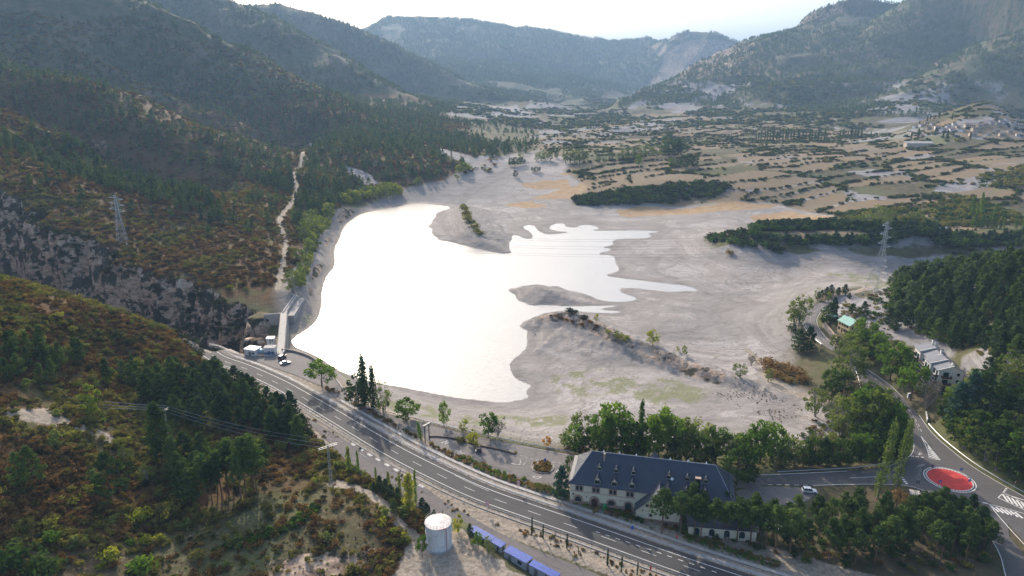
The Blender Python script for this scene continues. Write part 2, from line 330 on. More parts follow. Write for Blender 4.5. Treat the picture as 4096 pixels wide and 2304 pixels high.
# fields: cells stretched along the valley, hedges on their edges
def cells(x, y, sx, sy, seed=3, wob=12, rot=.35):
    xx = x*math.cos(rot)+y*math.sin(rot)+wob*fbm(x/90, y/90, 8, 2); yy = -x*math.sin(rot)+y*math.cos(rot)+wob*fbm(x/90+9, y/90, 9, 2)
    u = xx/sx; v = yy/sy; iu = np.floor(u).astype(np.int64); iv = np.floor(v).astype(np.int64)
    f1 = np.full(x.shape, 9.); f2 = np.full(x.shape, 9.); h = np.zeros(x.shape)
    for a in (-1, 0, 1):
        for b in (-1, 0, 1):
            cu, cv = iu+a, iv+b
            px = cu+.15+.7*_hash(cu, cv, seed); py = cv+.15+.7*_hash(cu, cv, seed+1)
            d = np.hypot((px-u), (py-v)); hh = _hash(cu, cv, seed+2)
            k = d < f1; f2 = np.where(k, f1, np.minimum(f2, d)); h = np.where(k, hh, h); f1 = np.where(k, d, f1)
    return f2-f1, h
VALLEY = hits([(1330,360),(1480,300),(1700,268),(2000,300),(2300,330),(2600,300),(2600,640),(2300,600),(1900,570),(1980,520),(1500,505),(1440,440),(1400,400)])[:, :2]
MUDZ = hits([(733,880),(700,735),(760,640),(830,540),(980,485),(1120,455),(1190,415),(1300,385),(1450,395),(1420,430),(1480,470),(1440,515),(1700,520),(1960,512),(2130,545),(1900,575),(1770,600),(1800,645),(2000,650),(2200,650),(2420,650),(2330,690),(2160,720),(2060,735),(2000,800),(1990,900),(1960,960),(2080,1010),(2130,1080),(2000,1130),(1700,1120),(1420,1120),(1200,1085),(1000,1045),(900,1010),(850,945),(760,885)])[:, :2]
_dl = sdf(_x, _y, lake_xy)
m_mud = (1-sstep(-6, 6, sdf(_x, _y, MUDZ)))
_left = _x < -40
m_val = (1-sstep(-20, 20, sdf(_x, _y, VALLEY)))*(1-m_mud)
edge, hc = cells(_x, _y, 95, 30)
m_bad = sstep(.10, .26, _s)*sstep(-1, 6, _z)*(1-sstep(95, 150, _z))*(_x > 60)*sstep(330, 420, _r)*sstep(-.30, .15, fbm(_x/140, _y/140, 90, 4))*(1-sstep(2600, 3200, _r))
m_bad = np.maximum(m_bad, sstep(.1, .5, fbm(_x/170, _y/110, 92, 4))*sstep(8, 25, _z)*(1-sstep(70, 130, _z))*sstep(700, 1000, _r)*(_x > 50)*(1-sstep(2600, 3200, _r)))
for pts in ([(2130,700),(2300,640),(2576,630),(2600,700),(2400,665),(2280,690),(2190,740)],[(2085,790),(2170,760),(2330,770),(2400,850),(2576,925),(2560,990),(2440,930),(2330,890),(2260,860),(2180,840)],[(2060,770),(2080,745),(2150,735),(2190,760),(2130,780)],
            [(1470,505),(1620,525),(1760,512),(1700,545),(1500,540)],[(1780,625),(2000,640),(2180,640),(2300,640),(2576,625),(2576,670),(2200,680),(1900,670),(1770,640)],[(2040,480),(2130,478),(2250,500),(2180,525),(2080,520),(1990,500)],
            [(2350,470),(2440,430),(2576,400),(2576,430),(2470,480),(2380,500)],[(1130,260),(1300,262),(1350,295),(1240,300),(1130,290)],[(860,415),(900,425),(960,462),(920,462),(880,440)],[(1100,370),(1190,395),(1250,390),(1190,420),(1110,385)],[(1850,398),(2000,386),(2070,400),(1960,414),(1860,410)],[(2130,368),(2300,376),(2360,396),(2220,402)],[(1640,300),(1800,292),(1900,300),(1800,312),(1660,314)],[(1330,345),(1480,335),(1520,350),(1400,360)],[(1520,325),(1600,305),(1700,318),(1650,330)],[(2120,432),(2230,425),(2330,440),(2240,452)],[(1960,455),(2060,448),(2080,462),(1990,470)],[(2330,630),(2576,628),(2576,660),(2380,662)]):
    m_bad = np.maximum(m_bad, polymask(pts, 7 if pts[0][1] > 350 else 25))
m_field = np.where((hc > .40) & (edge > .11), 1.0, 0.0)*m_val
for pts in ([(1470,452),(1540,440),(1640,450),(1560,468),(1500,505),(1330,498),(1440,470)],[(1880,545),(1980,530),(2100,545),(2125,560),(1990,568),(1890,552)],[(1540,528),(1640,520),(1850,508),(1960,515),(1900,528),(1700,540),(1560,545)],[(1270,513),(1340,507),(1380,518),(1320,526)],[(1400,437),(1520,425),(1620,430),(1480,446)],
            [(1925,582),(2000,578),(2160,584),(2150,598),(1950,600)],[(1720,440),(1860,440),(1830,455),(1700,462)],[(1300,462),(1430,448),(1440,470),(1360,478)]):
    m_field = np.maximum(m_field, polymask(pts, 6)*.95)
m_grass = np.zeros_like(_x)
for pts, f in (([(1395,945),(1480,925),(1560,945),(1700,950),(1780,985),(1700,1030),(1560,1000),(1430,1010),(1400,980)],8),([(1130,1040),(1250,1045),(1420,1045),(1450,1065),(1300,1075),(1180,1068)],4),([(735,835),(760,800),(790,760),(806,770),(795,800),(770,825),(740,842)],3),
               ([(850,935),(900,960),(980,985),(1080,1020),(1150,1060),(1000,1040),(900,990)],5),([(2060,690),(2200,690),(2400,700),(2300,710),(2100,700)],5),([(2430,740),(2576,700),(2576,760),(2450,780)],6),([(2460,455),(2600,420),(2600,480),(2480,490)],10)):
    m_grass = np.maximum(m_grass, polymask(pts, f))
m_grass = m_grass*sstep(-.35, .2, fbm(_x/6, _y/6, 95, 4))
m_grass = np.maximum(m_grass, m_val*(hc < .12)*.8)
# left hills: rust heath, with pine belts as darker floor
m_heath = sstep(-3, 1, _z)*sstep(6, 20, _dl)*(_x < -20-0*_y)*(1-sstep(0, 60, _x+.12*_y-40))*(1-m_bad)*(1-.75*polymask([(-20,1365),(150,1352),(300,1338),(420,1322),(560,1300),(700,1245),(820,1205),(900,1240),(960,1300),(1010,1400),(900,1470),(-20,1470)], 8))
m_rock = sstep(.75, 1.25, _s)*(_r < 900)*(_x < 0)
m_rock = np.maximum(m_rock, sstep(.50, .8, _s-.25+.22*ridged(_x/60, _y/60, 97, 4))*sstep(700, 1200, _r)*np.where(_x < 0, .28, .6))
m_rock = np.maximum(m_rock, (sstep(.48, .75, ridged(_x/110, _y/60, 98, 4))*sstep(.2, .4, _s)*sstep(500, 900, _r)*(_z > 60))*.22)
m_rock = m_rock*np.where(_r > 1200, 1-.85*sstep(.42, .46, np.arctan2(_x, _y)), 1)
m_rock = np.maximum(m_rock, polymask([(1655,150),(1700,112),(1790,98),(1850,112),(1905,142),(1800,190),(1700,205),(1640,190)], 60)*.62)
for crest in ([(1368,797),(1440,800),(1560,850),(1700,915),(1800,950)],):
    h_ = hits(crest); d, s, i = seg_dist(_x, _y, h_); m_rock = np.maximum(m_rock, (1-sstep(3, 7, d))*.52*(_z > -6))
m_rock = np.maximum(m_rock, polymask([(670,1410),(760,1395),(850,1378),(940,1380),(960,1405),(930,1460),(680,1460)], 3)*.7)
m_gravel = np.maximum(polymask([(985,1449),(1010,1400),(1060,1350),(1100,1330),(1160,1330),(1240,1385),(1320,1449),(1320,1490),(985,1490)], 3), polymask([(0,1020),(120,1030),(260,1075),(340,1110),(300,1130),(180,1085),(0,1060)], 5)*.8)
m_gravel = np.maximum(m_gravel, polymask([(-20,1365),(150,1352),(300,1338),(420,1322),(560,1300),(700,1245),(820,1205),(900,1240),(960,1300),(1010,1400),(900,1470),(-20,1470)], 8)*.34)
_h = offset(HW_UP, 0)
_dh, _sh, _ = seg_dist(_x, _y, _h)
m_gravel = np.maximum(m_gravel, 1-sstep(14, 19, _dh))
m_gravel = np.maximum(m_gravel, (1-sstep(6, 14, _dl))*(_dl > -2)*.5*(_x < -90))
for path, wd in (([(700,728),(703,700),(712,660),(722,620),(716,590),(700,560),(712,535),(735,510),(748,470),(738,440),(760,410),(782,362)],1.7),([(2190,720),(2150,735),(2095,752)],2.5),([(840,1215),(900,1230),(950,1255),(985,1290),(1010,1325),(1040,1348)],1.6),([(730,945),(830,1000),(920,1075),(1000,1110),(1100,1170)],.1),
                 ([(2146,1040),(2100,1020),(2060,1005),(1980,985),(1940,960),(1920,930)],2.5),([(1905,905),(1880,880)],2)):
    h_ = smooth(hits(path), 2); d, s, i = seg_dist(_x, _y, h_); wd = wd*(1+.5*sstep(500, 900, _r))
    k = 1-sstep(wd*.7, wd*1.3, d+wd*.4*fbm(_x/3, _y/3, 12, 2)); m_gravel = np.maximum(m_gravel, k)
    m_heath = m_heath*(1-k); m_rock = m_rock*(1-k)
m_wet = (1-sstep(3, 9+4*fbm(_x/25, _y/25, 14, 3), _dl))*(_dl > -3)
m_wet = np.maximum(m_wet, sstep(.12, .42, ridged(_x/42+.5*fbm(_x/20, _y/20, 3), _y/26, 15, 3))*m_mud*.8*(1-sstep(-4,-2.5,_z)))
m_wet = np.maximum(m_wet, m_mud*sstep(.10, .24, _s)*.9)
m_wet = np.maximum(m_wet, .85*polymask([(1333,822),(1350,806),(1368,795),(1440,792),(1600,862),(1800,948),(2050,1000),(2000,1018),(1750,962),(1560,893),(1420,858),(1345,850)], 6))
for path, wd in (([(2190,712),(2100,705),(2020,715),(1960,730),(1880,738),(1800,742),(1761,735)],3.5),([(1486,581),(1560,577),(1700,573),(1800,575),(1900,572)],2.5),([(1146,520),(1180,470),(1250,440),(1300,415),(1330,390),(1380,370)],5),([(1170,500),(1240,455),(1330,425)],3),
                 ([(1669,640),(1640,665),(1655,690),(1700,700)],2.2),([(1740,560),(1850,540),(1950,575)],2)):
    h_ = smooth(hits(path), 2); d, s, i = seg_dist(_x, _y, h_)
    m_wet = np.maximum(m_wet, 1-sstep(wd*.6, wd*1.8, d+wd*.5*fbm(_x/9, _y/9, 16, 3)))
_ph = _dl/4.6+.8*fbm(_x/30, _y/30, 17, 3)
m_wet = np.maximum(m_wet, m_mud*.5*sstep(.25, .8, np.sin(2*PI*_ph))*(1-sstep(14, 34, _dl))*(_dl > 0))
_q = ridged(_x/120+.9*fbm(_x/60, _y/60, 18, 3), _y/70+.9*fbm(_x/60+5, _y/60, 19, 3), 20, 3)
m_wet = np.maximum(m_wet, m_mud*.75*sstep(.58, .78, _q)*(1-sstep(-4, -2.5, _z)))
m_bad = m_bad*(1-.35*sstep(1200, 1700, _r))
verts = np.stack([_x, _y, _z], 1)
a = (np.arange(NR-1)[:, None]*NT+np.arange(NT-1)[None]).ravel()
quads = np.stack([a, a+1, a+NT+1, a+NT], 1)
def fast_mesh(name, v, f, mats=()):
    me = bpy.data.meshes.new(name); v = np.asarray(v, np.float32); f = np.asarray(f, np.int32)
    k = f.shape[1]
    me.vertices.add(len(v)); me.vertices.foreach_set('co', v.ravel())
    me.loops.add(f.size); me.loops.foreach_set('vertex_index', f.ravel())
    me.polygons.add(len(f)); me.polygons.foreach_set('loop_start', np.arange(0, f.size, k, dtype=np.int32)); me.polygons.foreach_set('loop_total', np.full(len(f), k, np.int32))
    me.update(calc_edges=True)
    for m in mats: me.materials.append(m)
    return me
def tag(o, label=None, cat=None, group=None, kind=None):
    if label: o['label'] = label
    if cat: o['category'] = cat
    if group: o['group'] = group
    if kind: o['kind'] = kind
    return o
def link(name, me, parent=None):
    o = bpy.data.objects.new(name, me); col.objects.link(o)
    if parent: o.parent = parent
    return o
# ---------------------------------------------------------------- materials
class NB:
    def __init__(s, name):
        s.m = bpy.data.materials.new(name); s.m.use_nodes = True; s.t = s.m.node_tree; s.t.nodes.clear()
        s.out = s.t.nodes.new('ShaderNodeOutputMaterial'); s.b = s.t.nodes.new('ShaderNodeBsdfPrincipled'); s.l(s.b.outputs[0], s.out.inputs[0])
        s.b.inputs['Roughness'].default_value = .8; s.b.inputs['Specular IOR Level'].default_value = .3
        s.geo = s.t.nodes.new('ShaderNodeNewGeometry')
    def l(s, a, b): s.t.links.new(a, b)
    def n(s, ty): return s.t.nodes.new(ty)
    def noise(s, scale, detail=4, rough=.55, vec=None, dist=0):
        n = s.n('ShaderNodeTexNoise'); n.inputs['Scale'].default_value = scale; n.inputs['Detail'].default_value = detail; n.inputs['Roughness'].default_value = rough; n.inputs['Distortion'].default_value = dist
        s.l(vec if vec is not None else s.geo.outputs['Position'], n.inputs['Vector']); return n.outputs[0]
    def scaled(s, v):
        m = s.n('ShaderNodeVectorMath'); m.operation = 'MULTIPLY'; s.l(s.geo.outputs['Position'], m.inputs[0]); m.inputs[1].default_value = v; return m.outputs[0]
    def ramp(s, f, stops, interp='LINEAR'):
        r = s.n('ShaderNodeValToRGB'); r.color_ramp.interpolation = interp; e = r.color_ramp.elements
        while len(e) < len(stops): e.new(.5)
        for i, (p, c) in enumerate(stops): e[i].position = p; e[i].color = tuple(c)+(1,) if not isinstance(c, (int, float)) else (c, c, c, 1)
        s.l(f, r.inputs[0]); return r.outputs[0]
    def mix(s, f, a, b, mode='MIX'):
        m = s.n('ShaderNodeMix'); m.data_type = 'RGBA'; m.blend_type = mode; m.clamp_result = False
        for sock, val in ((m.inputs[0], f), (m.inputs[6], a), (m.inputs[7], b)):
            if isinstance(val, (int, float)): sock.default_value = val
            elif isinstance(val, tuple): sock.default_value = val+(1,)
            else: s.l(val, sock)
        return m.outputs[2]
    def math(s, op, a, b=0.0, c=None):
        m = s.n('ShaderNodeMath'); m.operation = op
        for i, val in enumerate((a, b)+((c,) if c is not None else ())):
            if isinstance(val, (int, float)): m.inputs[i].default_value = val
            else: s.l(val, m.inputs[i])
        return m.outputs[0]
    def bump(s, f, dist=.1, strength=1.0, prev=None):
        b = s.n('ShaderNodeBump'); b.inputs['Distance'].default_value = dist; b.inputs['Strength'].default_value = strength; s.l(f, b.inputs['Height'])
        if prev is not None: s.l(prev, b.inputs['Normal'])
        s.l(b.outputs[0], s.b.inputs['Normal']); return b.outputs[0]
    def col(s, c):
        if isinstance(c, tuple): s.b.inputs['Base Color'].default_value = c+(1,)
        else: s.l(c, s.b.inputs['Base Color'])
        return s
def plain(name, c, rough=.7, metal=0, var=.12, scale=1.5, bump=0):
    """a colour with blotchy wear, so that no surface is perfectly even"""
    b = NB(name); n = b.noise(scale, 5, .6)
    b.col(b.mix(b.ramp(n, [(.3, 0.0), (.7, 1.0)]), tuple(x*(1-var) for x in c), tuple(min(1, x*(1+var)) for x in c)))
    b.b.inputs['Roughness'].default_value = rough; b.b.inputs['Metallic'].default_value = metal
    if bump: b.bump(b.noise(scale*6, 4), bump)
    return b.m
def terrain_mat():
    b = NB('ground'); A = []
    for nme in ('mask_a', 'mask_b', 'mask_c'):
        at = b.n('ShaderNodeAttribute'); at.attribute_name = nme; sp = b.n('ShaderNodeSeparateColor'); b.l(at.outputs['Color'], sp.inputs[0])
        A += list(sp.outputs)
    mud, heath, rock, field, bad, grass, gravel, wet, cell = A
    nf = b.noise(.9, 6, .65); nm = b.noise(.16, 6, .6); nl = b.noise(.022, 6, .55); nh = b.noise(4.0, 4, .6); nvl = b.noise(.006, 5)
    str_ = b.noise(1.0, 5, .6, b.scaled((.05, .05, 1.1)), .6)
    # dry scrub soil
    soil = b.mix(b.ramp(nm, [(.35, 0.), (.65, 1.)]), (.055, .052, .028), (.125, .096, .060))
    soil = b.mix(b.ramp(nl, [(.42, 0.), (.6, 1.)]), soil, (.10, .105, .045))
    # rust heath with olive shrub patches
    hc_ = b.ramp(nf, [(.30, (.030, .022, .012)), (.45, (.088, .045, .020)), (.58, (.140, .074, .030)), (.72, (.120, .098, .036))])
    hc_ = b.mix(b.ramp(nm, [(.50, 0.), (.62, .75)]), hc_, (.085, .088, .026))
    hc_ = b.mix(b.ramp(nl, [(.50, 0.), (.66, .7)]), hc_, (.045, .058, .030))
    c = b.mix(heath, soil, hc_)
    mtn = b.ramp(b.math('ADD', b.math('MULTIPLY', b.noise(.05, 8, .7), .6), b.math('MULTIPLY', b.noise(.009, 6, .65), .4)), [(.36, (.030, .045, .022)), (.48, (.066, .082, .040)), (.57, (.130, .100, .066)), (.72, (.19, .17, .14))])
    # mountains far off: height-free, driven by the mask cell > .5
    c = b.mix(b.ramp(cell, [(.45, 0.), (.55, 1.)]), c, mtn)
    fcol = b.mix(b.ramp(nl, [(.40, 0.), (.60, 1.)]), (.205, .148, .085), (.185, .148, .10))
    fcol = b.mix(b.ramp(nm, [(.35, 0.), (.70, .35)]), fcol, (.22, .17, .11))
    fcol = b.mix(b.ramp(nf, [(.56, 0.), (.72, .35)]), fcol, (.16, .13, .07))
    bcol = b.mix(b.ramp(str_, [(.35, 0.), (.65, 1.)]), (.165, .160, .165), (.285, .275, .272))
    bcol = b.mix(b.ramp(nm, [(.52, 0.), (.66, .55)]), bcol, (.15, .12, .085))
    c = b.mix(b.ramp(b.math('ADD', bad, b.math('MULTIPLY', b.math('SUBTRACT', nm, .5), .8)), [(.36, 0.), (.58, 1.)]), c, bcol)
    cont = b.noise(1.0, 4, .6, b.scaled((.012, .012, 3.2)), .3)
    mcol = b.ramp(nl, [(.3, (.325, .300, .283)), (.5, (.385, .358, .340)), (.7, (.430, .403, .385))])
    mcol = b.mix(b.ramp(b.noise(.35, 7, .7), [(.50, 0.), (.75, .45)]), mcol, (.33, .29, .25))
    mcol = b.mix(b.ramp(nf, [(.60, 0.), (.75, .5)]), mcol, (.24, .21, .175))
    mcol = b.mix(b.ramp(cont, [(.47, 0.), (.60, .65)]), mcol, (.27, .24, .215))
    for sc__, w__, k__ in ((.022, .010, .6), (.075, .012, .45), (.3, .02, .3)):
        ln_ = b.math('ABSOLUTE', b.math('SUBTRACT', b.noise(sc__, 5, .55, None, 1.2), .5)); mcol = b.mix(b.ramp(ln_, [(w__*.5, k__), (w__*1.6, 0.)]), mcol, (.19, .165, .145))
    mcol = b.mix(b.ramp(b.noise(1.6, 5, .7), [(.42, .35), (.55, 0.)]), mcol, (.22, .195, .17))
    c = b.mix(mud, c, mcol)
    wcol = b.mix(b.ramp(str_, [(.35, 0.), (.65, 1.)]), (.170, .156, .143), (.270, .248, .228))
    c = b.mix(b.math('MULTIPLY', wet, .85), c, wcol)
    fcol = b.mix(mud, fcol, b.mix(b.ramp(nm, [(.35, 0.), (.65, 1.)]), (.30, .19, .095), (.36, .27, .17)))
    c = b.mix(b.ramp(field, [(.35, 0.), (.6, 1.)]), c, fcol)
    gc = b.mix(b.ramp(nf, [(.4, 0.), (.62, 1.)]), (.10, .135, .045), (.22, .21, .11))
    c = b.mix(b.ramp(b.math('ADD', grass, b.math('MULTIPLY', b.math('SUBTRACT', nf, .5), 3.2)), [(.55, 0.), (.95, .85)]), c, gc)
    gv = b.mix(b.ramp(nf, [(.35, 0.), (.65, 1.)]), (.205, .17, .13), (.36, .31, .25))
    c = b.mix(b.ramp(b.math('ADD', gravel, b.math('MULTIPLY', b.math('SUBTRACT', nf, .5), .9)), [(.4, 0.), (.66, 1.)]), c, gv)
    rk = b.ramp(b.noise(1.0, 8, .68, b.scaled((.16, .16, .5)), .8), [(.30, (.06, .05, .045)), (.42, (.22, .155, .110)), (.55, (.43, .325, .24)), (.72, (.56, .45, .345))])
    rk = b.mix(b.ramp(b.noise(.13, 6, .62), [(.49, 0.), (.54, .95)]), rk, (.028, .030, .018))
    c = b.mix(b.ramp(b.math('ADD', rock, b.math('MULTIPLY', b.math('SUBTRACT', nm, .5), .9)), [(.38, 0.), (.55, 1.)]), c, rk)
    b.col(c); b.b.inputs['Roughness'].default_value = .92; b.b.inputs['Specular IOR Level'].default_value = .12
    p = b.bump(b.noise(.25, 8, .62), 1.4, .55)
    mm = b.math('MULTIPLY', b.math('SUBTRACT', 1.0, mud), 1.0)
    bb = b.n('ShaderNodeBump'); bb.inputs['Distance'].default_value = 6; b.l(b.math('MULTIPLY', b.ramp(cell, [(.45, 0.), (.55, 1.)]), .8), bb.inputs['Strength'])
    b.l(b.noise(.03, 8, .65), bb.inputs['Height']); b.l(p, bb.inputs['Normal']); b.l(bb.outputs[0], b.b.inputs['Normal'])
    return b.m
me = fast_mesh('terrain', verts, quads, [terrain_mat()])
m_far = np.maximum(np.where(_r > 1150, sstep(60, 110, _z)*1.0, 0), sstep(2400, 2900, _r))
def put(nme, a, b_, c):
    at = me.color_attributes.new(nme, 'FLOAT_COLOR', 'POINT'); at.data.foreach_set('color', np.stack([a, b_, c, np.ones_like(a)], 1).astype(np.float32).ravel())
put('mask_a', m_mud, m_heath, m_rock); put('mask_b', m_field, m_bad, m_grass); put('mask_c', m_gravel, m_wet, m_far)
me.polygons.foreach_set('use_smooth', np.ones(len(quads), bool))
tag(link('terrain', me), kind='structure')
# wide plain beyond and under the sheet
pm = plain('far_ground', (.12, .12, .07), .95, scale=.01)
gp = fast_mesh('ground', [(-30000,-12000,-60),(30000,-12000,-60),(30000,42000,-60),(-30000,42000,-60)], [(0,1,2,3)], [pm])
tag(link('ground', gp), kind='structure')
# ---------------------------------------------------------------- lake water
def water_mat():
    b = NB('lake_water'); b.col((.34, .33, .31)); b.b.inputs['Roughness'].default_value = .20; b.b.inputs['IOR'].default_value = 1.33; b.b.inputs['Specular IOR Level'].default_value = 1.0
    n1 = b.noise(1.0, 4, .6, b.scaled((.35, .9, 1))); n2 = b.noise(.05, 3, .5)
    b.bump(b.math('ADD', n1, b.math('MULTIPLY', n2, 1.0)), .30, .6); return b.m
lw = bpy.data.meshes.new('lake_water'); _c = XY(LAKE, WL); _o = offset(np.vstack([_c, _c[:1]]), 0)
lw.from_pydata([(p[0], p[1], WL) for p in lake_xy], [], [list(range(len(lake_xy)))[::-1]]); lw.update(); lw.materials.append(water_mat())
if lw.polygons[0].normal.z < 0: lw.flip_normals()
tag(link('lake_water', lw), kind='structure')
# ================================================================ mesh helper
class MB:
    def __init__(s): s.v = []; s.f = []; s.mi = []
    def add(s, v, f, mi=0):
        o = len(s.v); s.v += [tuple(p) for p in v]; s.f += [tuple(i+o for i in q) for q in f]; s.mi += [mi]*len(f); return s
    def box(s, x0, y0, z0, x1, y1, z1, mi=0):
        return s.add([(x0,y0,z0),(x1,y0,z0),(x1,y1,z0),(x0,y1,z0),(x0,y0,z1),(x1,y0,z1),(x1,y1,z1),(x0,y1,z1)],
                     [(0,3,2,1),(4,5,6,7),(0,1,5,4),(1,2,6,5),(2,3,7,6),(3,0,4,7)], mi)
    def prism(s, pts, z0, z1, mi=0):
        n = len(pts); return s.add([(x,y,z0) for x,y in pts]+[(x,y,z1) for x,y in pts], [tuple(range(n))[::-1], tuple(range(n,2*n))]+[(i,(i+1)%n,n+(i+1)%n,n+i) for i in range(n)], mi)
    def bar(s, a, b, r, n=4, r2=None, mi=0):
        a = Vector(a); b = Vector(b); d = (b-a); r2 = r if r2 is None else r2
        if d.length < 1e-6: return s
        d.normalize(); u = d.cross(Vector((0,0,1))); u = Vector((1,0,0)) if u.length < 1e-3 else u.normalized(); w_ = d.cross(u)
        vs = [a+(u*math.cos(2*PI*i/n+PI/4)+w_*math.sin(2*PI*i/n+PI/4))*r for i in range(n)]+[b+(u*math.cos(2*PI*i/n+PI/4)+w_*math.sin(2*PI*i/n+PI/4))*r2 for i in range(n)]
        return s.add(vs, [tuple(range(n)), tuple(range(2*n-1,n-1,-1))]+[(i,n+i,n+(i+1)%n,(i+1)%n) for i in range(n)], mi)
    def tube(s, pts, r, n=4, mi=0):
        for i in range(len(pts)-1): s.bar(pts[i], pts[i+1], r if not hasattr(r, '__len__') else r[i], n, r if not hasattr(r, '__len__') else r[i+1], mi)
        return s
    def lathe(s, prof, n=16, c=(0,0,0), mi=0):
        vs = []; fs = []
        for r, z in prof: vs += [(c[0]+r*math.cos(2*PI*i/n), c[1]+r*math.sin(2*PI*i/n), c[2]+z) for i in range(n)]
        for k in range(len(prof)-1):
            for i in range(n): fs.append((k*n+i, k*n+(i+1)%n, (k+1)*n+(i+1)%n, (k+1)*n+i))
        if prof[0][0] > 0: fs.append(tuple(range(n))[::-1])
        if prof[-1][0] > 0: fs.append(tuple((len(prof)-1)*n+i for i in range(n)))
        return s.add(vs, fs, mi)
    def strip(s, line, w0, w1, z, mi=0):
        a = offset(line, w0); b = offset(line, w1); n = len(line); zz = z if hasattr(z, '__len__') else [z]*n
        return s.add([(p[0],p[1],zz[i]) for i,p in enumerate(a)]+[(p[0],p[1],zz[i]) for i,p in enumerate(b)], [(i,n+i,n+i+1,i+1) for i in range(n-1)], mi)
    def build(s, name, mats, parent=None, smooth=False, M=None):
        me = bpy.data.meshes.new(name)
        v = s.v if M is None else [tuple(M@Vector(p)) for p in s.v]
        me.from_pydata(v, [], s.f); me.update()
        for m in (mats if isinstance(mats, (list, tuple)) else [mats]): me.materials.append(m)
        if s.mi: me.polygons.foreach_set('material_index', s.mi)
        if smooth: me.polygons.foreach_set('use_smooth', [True]*len(me.polygons))
        return link(name, me, parent)
def thing(name, label, cat, loc=(0,0,0), rot=0, group=None):
    o = bpy.data.objects.new(name, None); col.objects.link(o); o.location = loc; o.rotation_euler = (0,0,rot); o.empty_display_size = .5
    return tag(o, label, cat, group)
def poly_obj(name, pts, z, mat, parent=None):
    me = bpy.data.meshes.new(name); n = len(pts)
    me.from_pydata([(p[0],p[1],z) for p in pts], [], [list(range(n))]); me.update()
    if me.polygons[0].normal.z < 0: me.flip_normals()
    me.materials.append(mat); return link(name, me, parent)
def resample(line, step):
    d = np.r_[0, np.cumsum(np.linalg.norm(np.diff(line, axis=0), axis=1))]; n = max(2, int(d[-1]/step)+1); q = np.linspace(0, d[-1], n)
    return np.stack([np.interp(q, d, line[:, k]) for k in range(line.shape[1])], 1)
def sub(line, s0, s1, n=6):
    d = np.r_[0, np.cumsum(np.linalg.norm(np.diff(line, axis=0), axis=1))]; q = np.linspace(s0, min(s1, d[-1]), n)
    return np.stack([np.interp(q, d, line[:, k]) for k in range(line.shape[1])], 1)
def length(line): return float(np.linalg.norm(np.diff(line, axis=0), axis=1).sum())
# ================================================================ ROADS
def asphalt(name, c, dark, crack=True):
    b = NB(name); big = b.noise(.06, 5, .6); fine = b.noise(2.2, 5, .65); st = b.noise(.7, 4, .55, b.scaled((.35, .9, 1)))
    k = b.mix(b.ramp(big, [(.35, 0.), (.65, 1.)]), tuple(x*.86 for x in c), tuple(x*1.12 for x in c))
    k = b.mix(b.ramp(fine, [(.3, 0.), (.7, .5)]), k, dark)
    k = b.mix(b.ramp(st, [(.52, 0.), (.7, .35)]), k, tuple(x*1.35 for x in c))
    if crack:
        v = b.n('ShaderNodeTexVoronoi'); v.feature = 'DISTANCE_TO_EDGE'; v.inputs['Scale'].default_value = .14; v.inputs['Randomness'].default_value = 1
        d = b.n('ShaderNodeVectorMath'); d.operation = 'ADD'; nn = b.n('ShaderNodeTexNoise'); nn.inputs['Scale'].default_value = .5; b.l(b.geo.outputs['Position'], nn.inputs['Vector'])
        sc_ = b.n('ShaderNodeVectorMath'); sc_.operation = 'SCALE'; sc_.inputs['Scale'].default_value = 3.0; b.l(nn.outputs['Color'], sc_.inputs[0]); b.l(b.geo.outputs['Position'], d.inputs[0]); b.l(sc_.outputs[0], d.inputs[1]); b.l(d.outputs[0], v.inputs['Vector'])
        k = b.mix(b.ramp(v.outputs['Distance'], [(.004, .6), (.014, 0.)]), k, (.05, .045, .04))
    b.col(k); b.b.inputs['Roughness'].default_value = .85; b.bump(fine, .02, .5); return b.m
M = {}
M['hw'] = asphalt('highway_asphalt', (.068, .066, .066), (.05, .05, .05), False)
M['old'] = asphalt('worn_asphalt', (.165, .150, .141), (.13, .12, .115))
M['serv'] = asphalt('service_asphalt', (.135, .122, .117), (.11, .10, .10))
M['ring'] = asphalt('junction_asphalt', (.105, .098, .096), (.085, .08, .08), False)
M['paint'] = plain('road_paint', (.66, .65, .62), .7, var=.12, scale=1.2)
M['paint_worn'] = plain('worn_road_paint', (.48, .46, .43), .8, var=.35, scale=1.5)
M['red'] = plain('red_surfacing', (.52, .050, .045), .85, var=.2, scale=.8)
M['conc'] = plain('concrete', (.33, .31, .285), .85, var=.18, scale=.5, bump=.02)
M['conc2'] = plain('pale_concrete', (.40, .375, .345), .85, var=.15, scale=.6, bump=.02)
M['galv'] = plain('galvanised_steel', (.42, .44, .46), .45, .7, scale=3)
M['galv_dark'] = plain('weathered_steel', (.16, .17, .18), .5, .5, scale=3)
def st(o): return tag(o, kind='structure')
st(poly_obj('highway', hw_poly, 0.0, M['hw']))
st(poly_obj('service_road', serv_xy, -.02, M['serv']))
